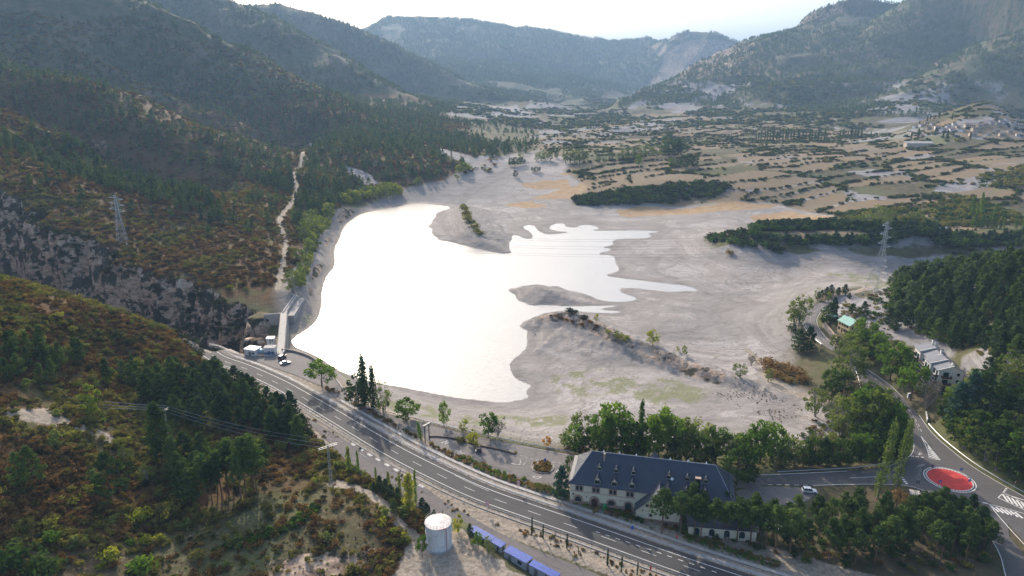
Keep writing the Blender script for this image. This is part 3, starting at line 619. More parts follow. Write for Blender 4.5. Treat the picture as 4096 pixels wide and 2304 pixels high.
# the old lakeside road and car park (light), junction (darker) share one outline, cut at the hotel
st(poly_obj('old_road', old_xy, -.012, M['old']))
RING = [(1898,1195),(1958,1194),(2051,1189),(2131,1185),(2191,1180),(2251,1167),(2285,1152),(2298,1136),(2300,1116),(2291,1093),(2285,1066),(2271,1033),(2235,995),(2200,975),(2168,962),(2158,946),(2145,920),(2141,901),(2185,930),(2238,966),(2258,986),(2301,1026),(2328,1066),(2351,1096),(2411,1146),(2451,1176),(2518,1216),
 (2590,1256),(2720,1340),(2700,1420),(2640,1420),(2577,1362),(2535,1318),(2540,1350),(2640,1480),(2560,1520),(2530,1447),(2518,1401),(2501,1368),(2478,1335),(2479,1290),(2466,1266),(2400,1250),(2338,1238),(2285,1221),(2235,1217),(2151,1217),(2051,1221),(1931,1219)]
st(poly_obj('junction_road', XY(RING), -.004, M['ring']))
st(poly_obj('dam_car_park', dampark_xy, -.016, M['old']))
st(poly_obj('hotel_yard', lot2_xy, -.020, M['old']))
# ---- painted markings (z 8 mm up, each group one sheet)
mk = MB()
mk.strip(HW_UP, -.09, .09, .008); mk.strip(HW_LO, -.09, .09, .008)
mid = offset(HW_UP, 3.25); L = length(mid)
d0 = 3.0
while d0 < L-4:
    mk.strip(sub(mid, d0, d0+4.2, 4), -.06, .06, .008); d0 += 11.5
# extra lane: short dashes and double line
dz_ = XY([(1499,1337),(1540,1351),(1600,1371),(1660,1391),(1705,1407),(1760,1425),(1830,1450)]); dd = smooth(dz_, 2); q = 0
while q < length(dd)-2: mk.strip(sub(dd, q, q+1.25, 2), -.10, .10, .008); q += 2.9
mk.strip(smooth(XY([(1147,1193),(1180,1210),(1232,1233)]), 1)-np.array([0.3,.5]), -.05, .05, .008)
def px_strip(pts, w, z=.008, dash=None, sm=1, zb=0.0):
    l = smooth(XY(pts), sm)
    if dash is None: mk.strip(resample(l, 2.0), -w/2, w/2, z)
    else:
        q = 0
        while q < length(l)-dash[0]: mk.strip(sub(l, q, q+dash[0], 3), -w/2, w/2, z); q += sum(dash)
px_strip([(2024,783),(2020,803),(2031,830),(2055,853),(2071,866)], .22); px_strip([(2048,766),(2030,777),(2024,783)], .2)
px_strip([(2100,759),(2075,772),(2058,793),(2053,810),(2066,836),(2093,864),(2141,902),(2185,931),(2238,967),(2258,987),(2301,1027),(2327,1066),(2350,1096),(2410,1147),(2450,1177),(2517,1217),(2600,1262)], .2)
px_strip([(2088,762),(2050,780),(2036,800),(2045,828),(2075,858),(2110,884)], .12, dash=(1.3, 1.2))
px_strip([(2145,905),(2190,945),(2230,975),(2262,1003),(2290,1035),(2310,1066),(2322,1095)], .14, dash=(2.0, 2.0))
px_strip([(2290,1030),(2300,1056),(2312,1082)], .12, dash=(1.0, 1.0))
px_strip([(2145,921),(2160,946),(2171,966)], .14)
px_strip([(2291,1093),(2300,1116),(2298,1136),(2285,1151),(2262,1163),(2225,1176)], .2)
px_strip([(1898,1195),(1958,1193),(2051,1189),(2131,1185)], .25); px_strip([(2140,1202),(2191,1200),(2235,1197)], .22)
px_strip([(1931,1219),(2045,1221)], .2, dash=(1.5, 1.2)); px_strip([(2045,1221),(2151,1218),(2235,1218),(2285,1221),(2338,1238)], .22)
px_strip([(2290,1147),(2312,1149),(2335,1152)], .4, dash=(1.0, .6))
px_strip([(2317,1097),(2331,1125),(2338,1150)], .22); px_strip([(2317,1097),(2345,1132),(2367,1159),(2335,1151)], .22, sm=0)
for k in range(6):
    t = k/6+.12; a_ = P(2334+2*t, 1118+30*t); b_ = P(2340+24*t+3, 1130+26*t+2)
    l = np.array([a_[:2], b_[:2]]); mk.strip(l, -.28, .28, .008)
px_strip([(2311,1144),(2316,1136),(2321,1144),(2311,1144)], .22, sm=0)
# hatched islands on the east arms
px_strip([(2511,1252),(2523,1240),(2550,1250),(2590,1275)], .25, sm=0); px_strip([(2511,1252),(2560,1275),(2600,1292)], .25, sm=0)
for k in range(6):
    a_ = P(2521+12*k, 1242+5.2*k); b_ = P(2536+12*k, 1262+5.2*k); mk.strip(np.array([a_[:2], b_[:2]]), -.3, .3, .008)
px_strip([(2532,1228),(2524,1240)], .5, dash=(.8, .5), sm=0)
px_strip([(2488,1268),(2520,1276),(2580,1293)], .22, sm=0); px_strip([(2488,1268),(2512,1298),(2540,1330),(2577,1370)], .22, sm=0)
for k in range(6):
    a_ = P(2493+12*k, 1272+3.2*k); b_ = P(2513+12*k, 1288+3.2*k); mk.strip(np.array([a_[:2], b_[:2]]), -.3, .3, .008)
px_strip([(2472,1264),(2486,1267)], .4, sm=0)
px_strip([(2478,1333),(2501,1366),(2518,1399),(2528,1443),(2545,1500)], .2)
px_strip([(2545,1248),(2565,1252),(2576,1258)], .35, sm=0)
px_strip([(2268,1200),(2282,1218)], .8, dash=(.6,.5), sm=0)
# roundabout ring of short marks
RC = np.array(P(2388.5, 1206)[:2])
e1 = np.array(P(2453,1212)[:2])-np.array(P(2325,1193)[:2]); RR_ = np.linalg.norm(e1)/2
ring_a = np.array([[RC[0]+RR_*math.cos(t), RC[1]+RR_*math.sin(t)] for t in np.linspace(0, 2*PI, 65)])
mk.strip(ring_a, -.14, .14, .009)
st(mk.build('road_markings', M['paint']))
pt = MB(); rp_ = np.random.default_rng(91)
for s0, w0, w1, L_ in ((60,.4,2.9,9),(118,3.5,6.0,14),(171,.3,1.6,6),(205,3.6,5.9,20),(238,.4,3.0,7),(262,3.5,4.6,10)):
    pt.strip(sub(HW_UP, s0, s0+L_, 6), w0, w1, .004)
for w_ in (1.0, 2.35, 4.2, 5.5): pt.strip(resample(HW_UP, 4), w_-.13, w_+.13, .003)
st(pt.build('asphalt_patches', asphalt('patched_asphalt', (.056,.054,.054), (.045,.044,.044), False)))
pt = MB()
for u, v, a_, L_, W_ in ((1150,1128,.1,6,2.2),(1262,1180,-.5,7,1.2),(1390,1222,-.2,4,3),(1240,1108,-.3,9,1.4),(990,1052,-.5,10,1.2),(1330,1190,.6,9,.35),(1180,1150,-.9,8,.3),(1100,1275,-.8,5,2),(1250,1355,-.7,12,.5)):
    p = P(u, v); c0 = np.array(p[:2]); d = np.array([math.cos(a_), math.sin(a_)])*L_/2; pt.strip(np.array([c0-d, c0+d]), -W_/2, W_/2, .004)
st(pt.build('old_road_patches', asphalt('old_patched_asphalt', (.125,.115,.110), (.10,.092,.088))))
wm = MB()
for u, v, a in ((1115,1112,.9),(1301,1168,.4),(1312,1163,1.2),(1350,1200,.1),(1410,1180,1.0),(1152,1136,0)):
    p = P(u, v)
    for k in range(5):
        an = a+rng.uniform(-.5, .5); q = np.array([p[0]+rng.uniform(-1.6, 1.6), p[1]+rng.uniform(-.9, .9)]); d = np.array([math.cos(an), math.sin(an)])*rng.uniform(.4, 1.1)
        wm.strip(np.array([q-d, q+d]), -.13, .13, .006)
l = XY([(1295,1142),(1330,1152),(1380,1161),(1430,1168)]); q = 0
while q < length(l)-1: wm.strip(sub(l, q, q+1.1, 2), -.09, .09, .006); q += 1.9
for pts, w_ in (([(1310,1122),(1380,1135),(1450,1148)], .14),([(905,1140),(930,1155)], .1),([(875,1188),(935,1215),(980,1245)],.1)):
    wm.strip(resample(XY(pts), 2), -w_/2, w_/2, .006)
# zebra-like give-way blocks on the service road
for u, v in ((909,1131),(930,1144),(951,1156),(974,1169),(997,1182),(1023,1197),(889,1118),(1060,1222)):
    p = P(u, v); dr = np.array([.74, -.67]); n_ = np.array([.67, .74]); c0 = np.array(p[:2]); wm.strip(np.array([c0-dr*1.1, c0+dr*1.1]), -.5, .5, .006)
st(wm.build('worn_markings', M['paint_worn']))
disc = [(RC[0]+(RR_-.9)*math.cos(t), RC[1]+(RR_-.9)*math.sin(t)) for t in np.linspace(0, 2*PI, 64, endpoint=False)]
isl = thing('roundabout_island', 'flat round red island with a white edge in the middle of the junction', 'traffic island', (RC[0], RC[1], 0))
d_ = MB().prism([(x-RC[0], y-RC[1]) for x, y in disc], -.05, .06); d_.build('red_surface', M['red'], isl)
kb = MB()
for k in range(44):
    t0, t1 = 2*PI*k/44, 2*PI*(k+.72)/44; r0, r1 = RR_-.88, RR_-.55
    kb.prism([(r0*math.cos(t0), r0*math.sin(t0)), (r1*math.cos(t0), r1*math.sin(t0)), (r1*math.cos(t1), r1*math.sin(t1)), (r0*math.cos(t1), r0*math.sin(t1))], -.05, .08)
kb.build('kerb_blocks', M['paint'], isl)
# ---- concrete gutters along the highway
gt = MB(); HWs = resample(HW_UP, 3)
gt.strip(HWs, -3.6, -2.7, .03); gt.build('gutter', M['conc']); st(bpy.data.objects['gutter'])
gt = MB(); fl = resample(offset(HW_UP, 0), 3)
k0 = int(len(fl)*.30)
gt.strip(fl[k0:], -6.2, -5.0, .05); st(gt.build('drainage_channel', M['conc2']))
gt = MB(); gt.strip(fl[int(len(fl)*.12):], 8.7, 9.2, .04); st(gt.build('lower_gutter', M['conc']))
# ---- guardrails and fences
postm = MB().box(-.05,-.06,-.6,.05,.06,.72).build('post', M['galv_dark']); post_me = postm.data; bpy.data.objects.remove(postm)
def ground(x, y): return float(gz(x, y))
def guardrail(label, line, zs=None, step=4.0, mat=None, height=.70, side=1):
    l = resample(np.asarray(line), step); n = len(l)
    z = np.array([max(ground(p[0], p[1]), -.2 if zs is None else -99) for p in l]) if zs is None else np.full(n, zs)
    for _ in range(3): z[1:-1] = (z[:-2]+z[1:-1]*2+z[2:])/4
    root = thing('guardrail', label, 'guardrail', (l[0][0], l[0][1], z[0]), 0, 'guardrails along the roads')
    mb = MB(); t = np.gradient(l, axis=0); t /= np.linalg.norm(t, axis=1)[:, None]; nn = np.stack([t[:, 1], -t[:, 0]], 1)*side
    prof = [(.0, height-.02), (.06, height-.07), (.0, height-.15), (.06, height-.23), (.0, height-.29), (-.02, height-.29), (-.02, height-.02)]
    vs = []; m = len(prof)
    for i in range(n):
        for o_, h_ in prof: vs.append((l[i][0]+nn[i][0]*(o_+.09)-l[0][0], l[i][1]+nn[i][1]*(o_+.09)-l[0][1], z[i]+h_-z[0]))
    fs = [(i*m+k, i*m+(k+1) % m, (i+1)*m+(k+1) % m, (i+1)*m+k) for i in range(n-1) for k in range(m)]
    mb.add(vs, fs); mb.build('rail', mat or M['galv'], root)
    for i in range(0, n, max(1, n//95+1)):
        o = link('post', post_me, root); o.location = (l[i][0]-l[0][0], l[i][1]-l[0][1], z[i]-z[0]); o.rotation_euler[2] = math.atan2(t[i][1], t[i][0])
    return root
guardrail('long steel guardrail between the highway and the hotel car park', offset(HW_UP, -2.1)[6:], step=3.6, side=1)
guardrail('long steel guardrail on the near side of the highway, towards the water tank', offset(HW_UP, 8.1)[6:], step=3.6, side=-1)
guardrail('steel guardrail on the lake side of the old road above the grey shore', smooth(XY([(838,944),(860,975),(888,1013),(942,1031),(1059,1059),(1192,1092),(1326,1119),(1452,1142)]), 2), zs=0, step=3.2, side=1)
guardrail('steel guardrail at the edge of the willows beside the west arm of the junction', smooth(XY([(1955,1190),(2051,1185),(2131,1181),(2191,1175),(2245,1163)]), 2), zs=0, step=3.2)
guardrail('curved steel guardrail round the outside bend above the mud flats', smooth(XY([(2055,763),(2035,772),(2020,786),(2015,804),(2026,832),(2048,854),(2066,868)]), 2), zs=0, step=2.6)
guardrail('long low guardrail on the outer side of the junction under the wooded bank', smooth(XY([(2336,1069),(2362,1099),(2421,1147),(2461,1176),(2526,1215),(2600,1255)]), 2), zs=0, step=3.2)
guardrail('short guardrail where the road leaves the trees below the white apartment block', smooth(XY([(2141,908),(2150,928),(2162,960),(2166,985)]), 2), zs=0, step=2.6)
# post-and-wire fence along the highway
mm = MB().box(-.04,-.04,-.5,.04,.04,1.75).box(-.05,-.05,1.75,.05,.05,1.79); pm_ = mm.build('post', M['galv']); fpost = pm_.data; bpy.data.objects.remove(pm_)
def mesh_wire_mat():
    b = NB('fence_wire'); v = b.n('ShaderNodeTexVoronoi'); v.feature = 'DISTANCE_TO_EDGE'; v.inputs['Scale'].default_value = 8; v.inputs['Randomness'].default_value = .2; b.l(b.geo.outputs['Position'], v.inputs['Vector'])
    b.col((.34, .35, .36)); b.b.inputs['Metallic'].default_value = .6; b.l(b.ramp(v.outputs['Distance'], [(.05, 1.), (.07, 0.)]), b.b.inputs['Alpha']); return b.m
M['wire'] = mesh_wire_mat()
def fence(label, line, step=3.0, h=1.7, wire=True, group='wire fences beside the highway'):
    l = resample(np.asarray(line), step); z = np.array([ground(p[0], p[1]) for p in l]); z = np.maximum(z, -2)
    root = thing('wire_fence', label, 'fence', (l[0][0], l[0][1], z[0]), 0, group); mb = MB(); n = len(l)
    for zz in (.15, .6, 1.05, 1.5, 1.68):
        for i in range(n-1): mb.bar((l[i][0]-l[0][0], l[i][1]-l[0][1], z[i]-z[0]+zz), (l[i+1][0]-l[0][0], l[i+1][1]-l[0][1], z[i+1]-z[0]+zz), .012, 3)
    mb.build('wire', M['galv'], root)
    for i in range(n):
        o = link('post', fpost, root); o.location = (l[i][0]-l[0][0], l[i][1]-l[0][1], z[i]-z[0])
    return root
hwf = offset(HW_UP, -5.6); n_ = len(hwf)
fence('tall wire fence with pale posts between the highway and the old road', resample(hwf, 3)[26:26+88], 3.0)
fence('thin wire fence along the gravel verge between the highway and the service road', resample(offset(HW_UP, 10.2), 3)[34:34+46], 4.5)
# ================================================================ VEGETATION
def leaf_mat(name, cols, trans=.35, var_scale=.35):
    m = bpy.data.materials.new(name); m.use_nodes = True; t = m.node_tree; t.nodes.clear()
    out = t.nodes.new('ShaderNodeOutputMaterial'); oi = t.nodes.new('ShaderNodeObjectInfo'); geo = t.nodes.new('ShaderNodeNewGeometry')
    r = t.nodes.new('ShaderNodeValToRGB'); e = r.color_ramp.elements
    while len(e) < len(cols): e.new(.5)
    for i, c in enumerate(cols): e[i].position = i/(len(cols)-1); e[i].color = tuple(c)+(1,)
    n = t.nodes.new('ShaderNodeTexNoise'); n.inputs['Scale'].default_value = var_scale; n.inputs['Detail'].default_value = 3
    t.links.new(geo.outputs['Position'], n.inputs['Vector'])
    a = t.nodes.new('ShaderNodeMath'); a.operation = 'MULTIPLY_ADD'; t.links.new(n.outputs[0], a.inputs[0]); a.inputs[1].default_value = 1.5; 
    s2 = t.nodes.new('ShaderNodeMath'); s2.operation = 'MULTIPLY_ADD'; t.links.new(oi.outputs['Random'], s2.inputs[0]); s2.inputs[1].default_value = .7; s2.inputs[2].default_value = -.60
    t.links.new(s2.outputs[0], a.inputs[2]); t.links.new(a.outputs[0], r.inputs[0])
    d = t.nodes.new('ShaderNodeBsdfDiffuse'); tr = t.nodes.new('ShaderNodeBsdfTranslucent'); mx_ = t.nodes.new('ShaderNodeMixShader'); mx_.inputs[0].default_value = trans
    hs = t.nodes.new('ShaderNodeMix'); hs.data_type = 'RGBA'; hs.blend_type = 'MULTIPLY'; hs.inputs[0].default_value = 1; hs.inputs[7].default_value = (1.25, 1.35, .75, 1)
    t.links.new(r.outputs[0], hs.inputs[6]); t.links.new(hs.outputs[2], tr.inputs[0])
    t.links.new(r.outputs[0], d.inputs[0]); t.links.new(d.outputs[0], mx_.inputs[1]); t.links.new(tr.outputs[0], mx_.inputs[2]); t.links.new(mx_.outputs[0], out.inputs[0])
    return m
LM = {
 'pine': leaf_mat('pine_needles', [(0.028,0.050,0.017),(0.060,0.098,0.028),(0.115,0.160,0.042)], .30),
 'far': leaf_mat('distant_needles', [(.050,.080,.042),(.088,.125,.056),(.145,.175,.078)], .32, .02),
 'conif': leaf_mat('conifer_needles', [(.022,.042,.022),(.044,.074,.030),(.078,.112,.042)], .22),
 'cedar': leaf_mat('cedar_needles', [(0.029,0.065,0.049),(0.049,0.096,0.067),(0.070,0.119,0.075)], .22),
 'green': leaf_mat('green_leaves', [(0.055,0.102,0.017),(0.102,0.174,0.026),(0.167,0.239,0.038)], .42),
 'olive': leaf_mat('willow_leaves', [(0.087,0.113,0.032),(0.142,0.174,0.049),(0.217,0.239,0.072)], .40),
 'yellow': leaf_mat('yellowing_leaves', [(0.123,0.167,0.026),(0.232,0.261,0.035),(0.362,0.334,0.049)], .45),
 'olive_g': leaf_mat('pale_poplar_leaves', [(.065,.095,.024),(.105,.145,.036),(.155,.195,.055)], .38),
 'yellow_d': leaf_mat('yellow_green_shrub', [(.09,.10,.022),(.17,.175,.035),(.26,.25,.05)], .38),
 'dark': leaf_mat('dark_leaves', [(0.032,0.058,0.017),(0.049,0.087,0.020),(0.080,0.123,0.029)], .3),
 'rust': leaf_mat('rust_heath', [(.060,.040,.022),(.150,.082,.032),(.240,.145,.055)], .3, .12), 'rust_old': leaf_mat('rust_heath_old', [(0.043,0.029,0.017),(0.104,0.052,0.020),(0.174,0.087,0.029)], .3, .12),
 'oliveb': leaf_mat('olive_shrub', [(.070,.066,.024),(.150,.140,.036),(.240,.205,.050)], .35, .12), 'oliveb_old': leaf_mat('olive_shrub_old', [(0.052,0.052,0.020),(0.109,0.107,0.029),(0.181,0.160,0.041)], .35, .12),
 'darkb': leaf_mat('dark_shrub', [(0.020,0.026,0.014),(0.038,0.046,0.020),(0.067,0.072,0.029)], .25, .12),
 'dry': leaf_mat('dry_grass_leaves', [(0.167,0.104,0.043),(0.268,0.174,0.072),(0.377,0.261,0.123)], .3, .3),
 'grey': leaf_mat('bare_twigs', [(0.123,0.099,0.075),(0.174,0.142,0.110),(0.217,0.181,0.145)], .1),
 'orange': leaf_mat('orange_leaves', [(0.290,0.109,0.023),(0.435,0.189,0.029),(0.493,0.275,0.043)], .4),
}
bark = plain('bark', (.10, .075, .055), .95, var=.3, scale=3); bark_red = plain('pine_bark', (.15, .085, .05), .95, var=.3, scale=2); bark_pale = plain('pale_bark', (.26, .24, .21), .9, var=.25, scale=3)
class Leaf:
    """collects leaf quads"""
    def __init__(s, seed): s.r = np.random.default_rng(seed); s.c = []; s.s = []; s.n = []; s.st = []
    def clump(s, c, rad, n, size, up=.5, stretch=1.6):
        r = s.r; d = r.normal(size=(n, 3)); d /= np.linalg.norm(d, axis=1)[:, None]; d *= (r.uniform(.25, 1, n)**.45)[:, None]
        s.c.append(np.asarray(c)+d*np.asarray(rad)); s.s.append(size*r.uniform(.6, 1.3, n)); nn = d*.8+r.normal(size=(n, 3))*.7+np.array([0, 0, up]); s.n.append(nn/np.linalg.norm(nn, axis=1)[:, None]); s.st.append(np.full(n, stretch))
    def mesh(s, name, mat):
        c = np.vstack(s.c); z = np.concatenate(s.s); n = np.vstack(s.n); st_ = np.concatenate(s.st); r = s.r; k = len(c)
        a = np.cross(n, r.normal(size=(k, 3))); a /= np.linalg.norm(a, axis=1)[:, None]; b = np.cross(n, a)
        a = a*(z*st_*.5)[:, None]; b = b*(z*.42)[:, None]
        v = np.stack([c-a, c+b*.9+n*(z*.1)[:, None], c+a, c-b*.9], 1).reshape(-1, 3)
        v[:, 2] = np.maximum(v[:, 2], .02)
        return fast_mesh(name, v, np.arange(4*k).reshape(k, 4), [mat])
def limb(mb, a, b, r0, r1, n=4, bend=.1, rg=None):
    a = Vector(a); b = Vector(b); m = (a+b)/2+Vector((rg.uniform(-1, 1), rg.uniform(-1, 1), rg.uniform(0, .6)))*(b-a).length*bend
    mb.tube([a, m, b], [r0, (r0+r1)/2, r1], n)
def mk_pine(seed, h=11., bare=.45, wid=.24, n=26, k=26, size=.55, mat='pine', flat=.55, lean=0., tr=.016):
    rg = np.random.default_rng(seed); L = Leaf(seed); T = MB()
    lx, ly = rg.uniform(-1, 1, 2)*h*(.03+lean); top = Vector((lx, ly, h*.96))
    pts = [Vector((0, 0, -.6)), Vector((lx*.2, ly*.2, h*.35)), Vector((lx*.7, ly*.7, h*.7)), top]
    T.tube(pts, [h*tr, h*tr*.8, h*tr*.5, h*tr*.12], 6)
    for i in range(n):
        t = bare+(1-bare)*(i+.5)/n; z = h*t; q = (t-bare)/(1-bare)
        R = h*wid*(math.sin(PI*min(1, (q*.85+.17)))**.8)*(1.05-q*.35); an = i*2.4+rg.uniform(-.5, .5); rad = R*rg.uniform(.35, .95)
        cx = lx*t+math.cos(an)*rad; cy = ly*t+math.sin(an)*rad; cz = z+rg.uniform(-.02, .03)*h
        base = Vector((lx*t*.95, ly*t*.95, z-h*.05))
        if i % 2 == 0 and q < .85: limb(T, base, (cx, cy, cz), h*.0045, h*.0015, 3, .08, rg)
        s = h*.075*rg.uniform(.8, 1.35)*(1.15-q*.4); L.clump((cx, cy, cz), (s*1.25, s*1.25, s*flat), k, size, .6)
    L.clump((lx, ly, h*.97), (h*.05, h*.05, h*.05), k//2, size*.8)
    return L.mesh('crown', LM[mat]), T
def mk_broad(seed, h=9., wid=.36, n=30, k=30, size=.5, mat='green', bare=.18, tr=.022, stems=1, open_=.0):
    rg = np.random.default_rng(seed); L = Leaf(seed); T = MB()
    for s_ in range(stems):
        sx, sy = (rg.uniform(-1, 1, 2)*h*.10) if stems > 1 else (0, 0)
        T.tube([(sx*.4, sy*.4, -.5), (sx, sy, h*.25), (sx*1.8+rg.uniform(-.03, .03)*h, sy*1.8, h*.6), (sx*2, sy*2, h*.86)], [h*tr, h*tr*.8, h*tr*.45, h*tr*.1], 6)
    for i in range(n):
        u = rg.uniform(-1, 1); an = rg.uniform(0, 2*PI); q = (u+1)/2; z = h*(bare+(1-bare)*(.10+.84*q)); prof = math.sqrt(max(.05, 1-(abs(q-.45)/.62)**2.2))
        R = h*wid*prof*rg.uniform(.3, .95)**.6
        c = (math.cos(an)*R, math.sin(an)*R, z); s = h*rg.uniform(.065, .13)*(1-open_*.3)
        L.clump(c, (s*1.1, s*1.1, s*.85), k, size, .4)
        if i % 2 == 0: limb(T, (c[0]*.15, c[1]*.15, z*.62), c, h*.007, h*.002, 3, .1, rg)
    return L.mesh('crown', LM[mat]), T
def mk_column(seed, h=12., wid=.09, n=34, k=24, size=.42, mat='green', bare=.05, lean=0.):
    rg = np.random.default_rng(seed); L = Leaf(seed); T = MB(); lx = lean*h
    T.tube([(0, 0, -.5), (lx*.4, 0, h*.5), (lx, 0, h*.93)], [h*.014, h*.008, h*.002], 6)
    for i in range(n):
        q = (i+.5)/n; z = h*(bare+(1-bare)*q); R = h*wid*(math.sin(PI*min(.98, q*.80+.18))**.7)*rg.uniform(.3, 1); an = i*2.4
        s = h*wid*rg.uniform(.4, .7)*(1.1-q*.45); L.clump((lx*z/h+math.cos(an)*R*.75, math.sin(an)*R*.75, z), (s, s, s*2.2), k, size, .2)
    return L.mesh('crown', LM[mat]), T
def mk_bush(seed, h=1.6, wid=.7, n=9, k=14, size=.32, mat='rust'):
    rg = np.random.default_rng(seed); L = Leaf(seed)
    for i in range(n):
        an = rg.uniform(0, 2*PI); R = h*wid*rg.uniform(0, .8); z = h*(.30+.42*rg.uniform()*(1-R/h/wid*.6)); s = h*rg.uniform(.22, .40)
        L.clump((math.cos(an)*R, math.sin(an)*R, z), (s*1.15, s*1.15, s*.8), k, size, .5)
    return L.mesh('foliage', LM[mat])
def mk_bare(seed, h=6., mat='grey'):
    rg = np.random.default_rng(seed); T = MB()
    for i in range(26):
        an = rg.uniform(0, 2*PI); R = h*rg.uniform(.1, .42); z = h*rg.uniform(.55, 1); limb(T, (0, 0, h*rg.uniform(-.05, .3)), (math.cos(an)*R, math.sin(an)*R, z), h*.008, h*.003, 3, .12, rg)
    L = Leaf(seed)
    for i in range(26):
        an = rg.uniform(0, 2*PI); R = h*rg.uniform(.05, .4); L.clump((math.cos(an)*R, math.sin(an)*R, h*rg.uniform(.45, .95)), (h*.1,)*3, 7, .28, .2, 3.)
    return L.mesh('crown', LM[mat]), T
PROTO = {}
def reg(kind, lst, h, bk):
    out = []
    for cm, T in lst:
        t = T.build('trunk', bk); tm = t.data; bpy.data.objects.remove(t); out.append((cm, tm))
    PROTO[kind] = (out, h)
reg('pine_tall', [mk_pine(s, 11, .54, .21, 24, 26, .50, lean=.02) for s in (1,2,3,4,5)], 11, bark_red)
reg('pine_full', [mk_pine(s, 10, .12, .27, 34, 26, .56) for s in (11,12,13,14,15)], 10, bark)
reg('pine_dark', [mk_pine(s, 10, .08, .25, 34, 26, .56, 'conif') for s in (16,17,18,19)], 10, bark)
reg('pine_spread', [mk_pine(s, 10, .20, .42, 40, 28, .52, flat=.4) for s in (21,22)], 10, bark_red)
reg('pine_bushy', [mk_pine(s, 14, .14, .22, 60, 34, .50, flat=.9) for s in (23,)], 14, bark)
reg('cedar', [mk_pine(s, 8, .02, .34, 50, 30, .45, 'cedar', flat=.5) for s in (25,26)], 8, bark)
reg('green', [mk_broad(s, 9, .36, 34, 30, .48) for s in (31,32,33,34)], 9, bark)
reg('olive', [mk_broad(s, 9, .40, 32, 26, .46, 'olive', .10, stems=3) for s in (35,36,37,38)], 9, bark_pale)
reg('yellow', [mk_broad(s, 6, .34, 24, 26, .38, 'yellow', .12) for s in (41,42,43)], 6, bark)
reg('orange', [mk_broad(s, 3, .36, 14, 18, .26, 'orange', .1) for s in (44,)], 3, bark)
reg('autumn', [mk_broad(s, 7, .42, 34, 26, .40, 'dry', .10) for s in (45,)], 7, bark)
reg('darkround', [mk_broad(s, 8, .38, 34, 30, .45, 'dark', .08) for s in (46,47,48)], 8, bark)
reg('poplar', [mk_column(s, 14, .085, 40, 26, .42, 'green', .06) for s in (51,52)]+[mk_column(53, 14, .10, 40, 26, .42, 'green', .06, .10)], 14, bark_pale)
reg('poplar_lean', [mk_column(63, 14, .10, 52, 22, .34, 'olive_g', .08, .10), mk_column(64, 14, .105, 52, 22, .34, 'olive_g', .06, .07)], 14, bark_pale)
reg('poplar_yellow', [mk_column(s, 9, .11, 30, 24, .36, 'yellow', .08) for s in (54,55)], 9, bark_pale)
reg('poplar_dark', [mk_column(s, 14, .10, 46, 30, .44, 'dark', .03) for s in (56,57)], 14, bark)
reg('cypress', [mk_column(s, 5, .065, 22, 22, .20, 'conif', .02) for s in (58,59)], 5, bark)
reg('bare', [mk_bare(s) for s in (61,62)], 6, bark_pale)
KCAT = {'pine_tall': 'pine_tree', 'pine_full': 'pine_tree', 'pine_dark': 'pine_tree', 'pine_spread': 'pine_tree', 'pine_bushy': 'pine_tree', 'cedar': 'cedar_tree', 'green': 'broadleaf_tree', 'olive': 'willow_tree', 'yellow': 'broadleaf_tree', 'orange': 'autumn_bush',
        'autumn': 'broadleaf_tree', 'darkround': 'broadleaf_tree', 'poplar': 'poplar_tree', 'poplar_yellow': 'poplar_tree', 'poplar_lean': 'poplar_tree', 'poplar_dark': 'poplar_tree', 'cypress': 'cypress_tree', 'bare': 'bare_tree'}
def tree(kind, x, y, h, label, group=None, width=1.0, z=None, var=None, rot=None):
    ms, h0 = PROTO[kind]; i = rng.integers(len(ms)) if var is None else var % len(ms)
    z = ground(x, y) if z is None else z
    o = thing(KCAT[kind], label, 'bush' if kind == 'orange' else 'tree', (x, y, z-.1), rng.uniform(0, 6.28) if rot is None else rot, group); s = h/h0; o.scale = (s*width, s*width, s)
    link('crown', ms[i][0], o); link('trunk', ms[i][1], o); return o
def px_h(p, hp):
    """height in metres of something hp sheet pixels tall standing at p"""
    y = p[1]; u, v, d = project(p[0], p[1], p[2]); u2, v2, _ = project(p[0], p[1], p[2]+5.0)
    return 5.0*hp/(v-v2)
def ptree(kind, u, v, hp, label, group=None, width=1.0, **k):
    p = hit(u, v); return tree(kind, p[0], p[1], px_h(p, hp), label, group, width, **k)
def bushes(u, v, hp, mat, label, group=None, wide=1.0):
    p = hit(u, v); h = px_h(p, hp); key = 'bush_'+mat
    if key not in PROTO: PROTO[key] = [mk_bush(s, 1.6, .7, 14, 22, .22, mat) for s in (70, 71, 72)]
    o = link('bush', PROTO[key][rng.integers(3)]); s = h/1.5; o.scale = (s*wide, s*wide, s); o.location = (p[0], p[1], p[2]-.1); o.rotation_euler[2] = rng.uniform(0, 6.28); return tag(o, label, 'bush', group)
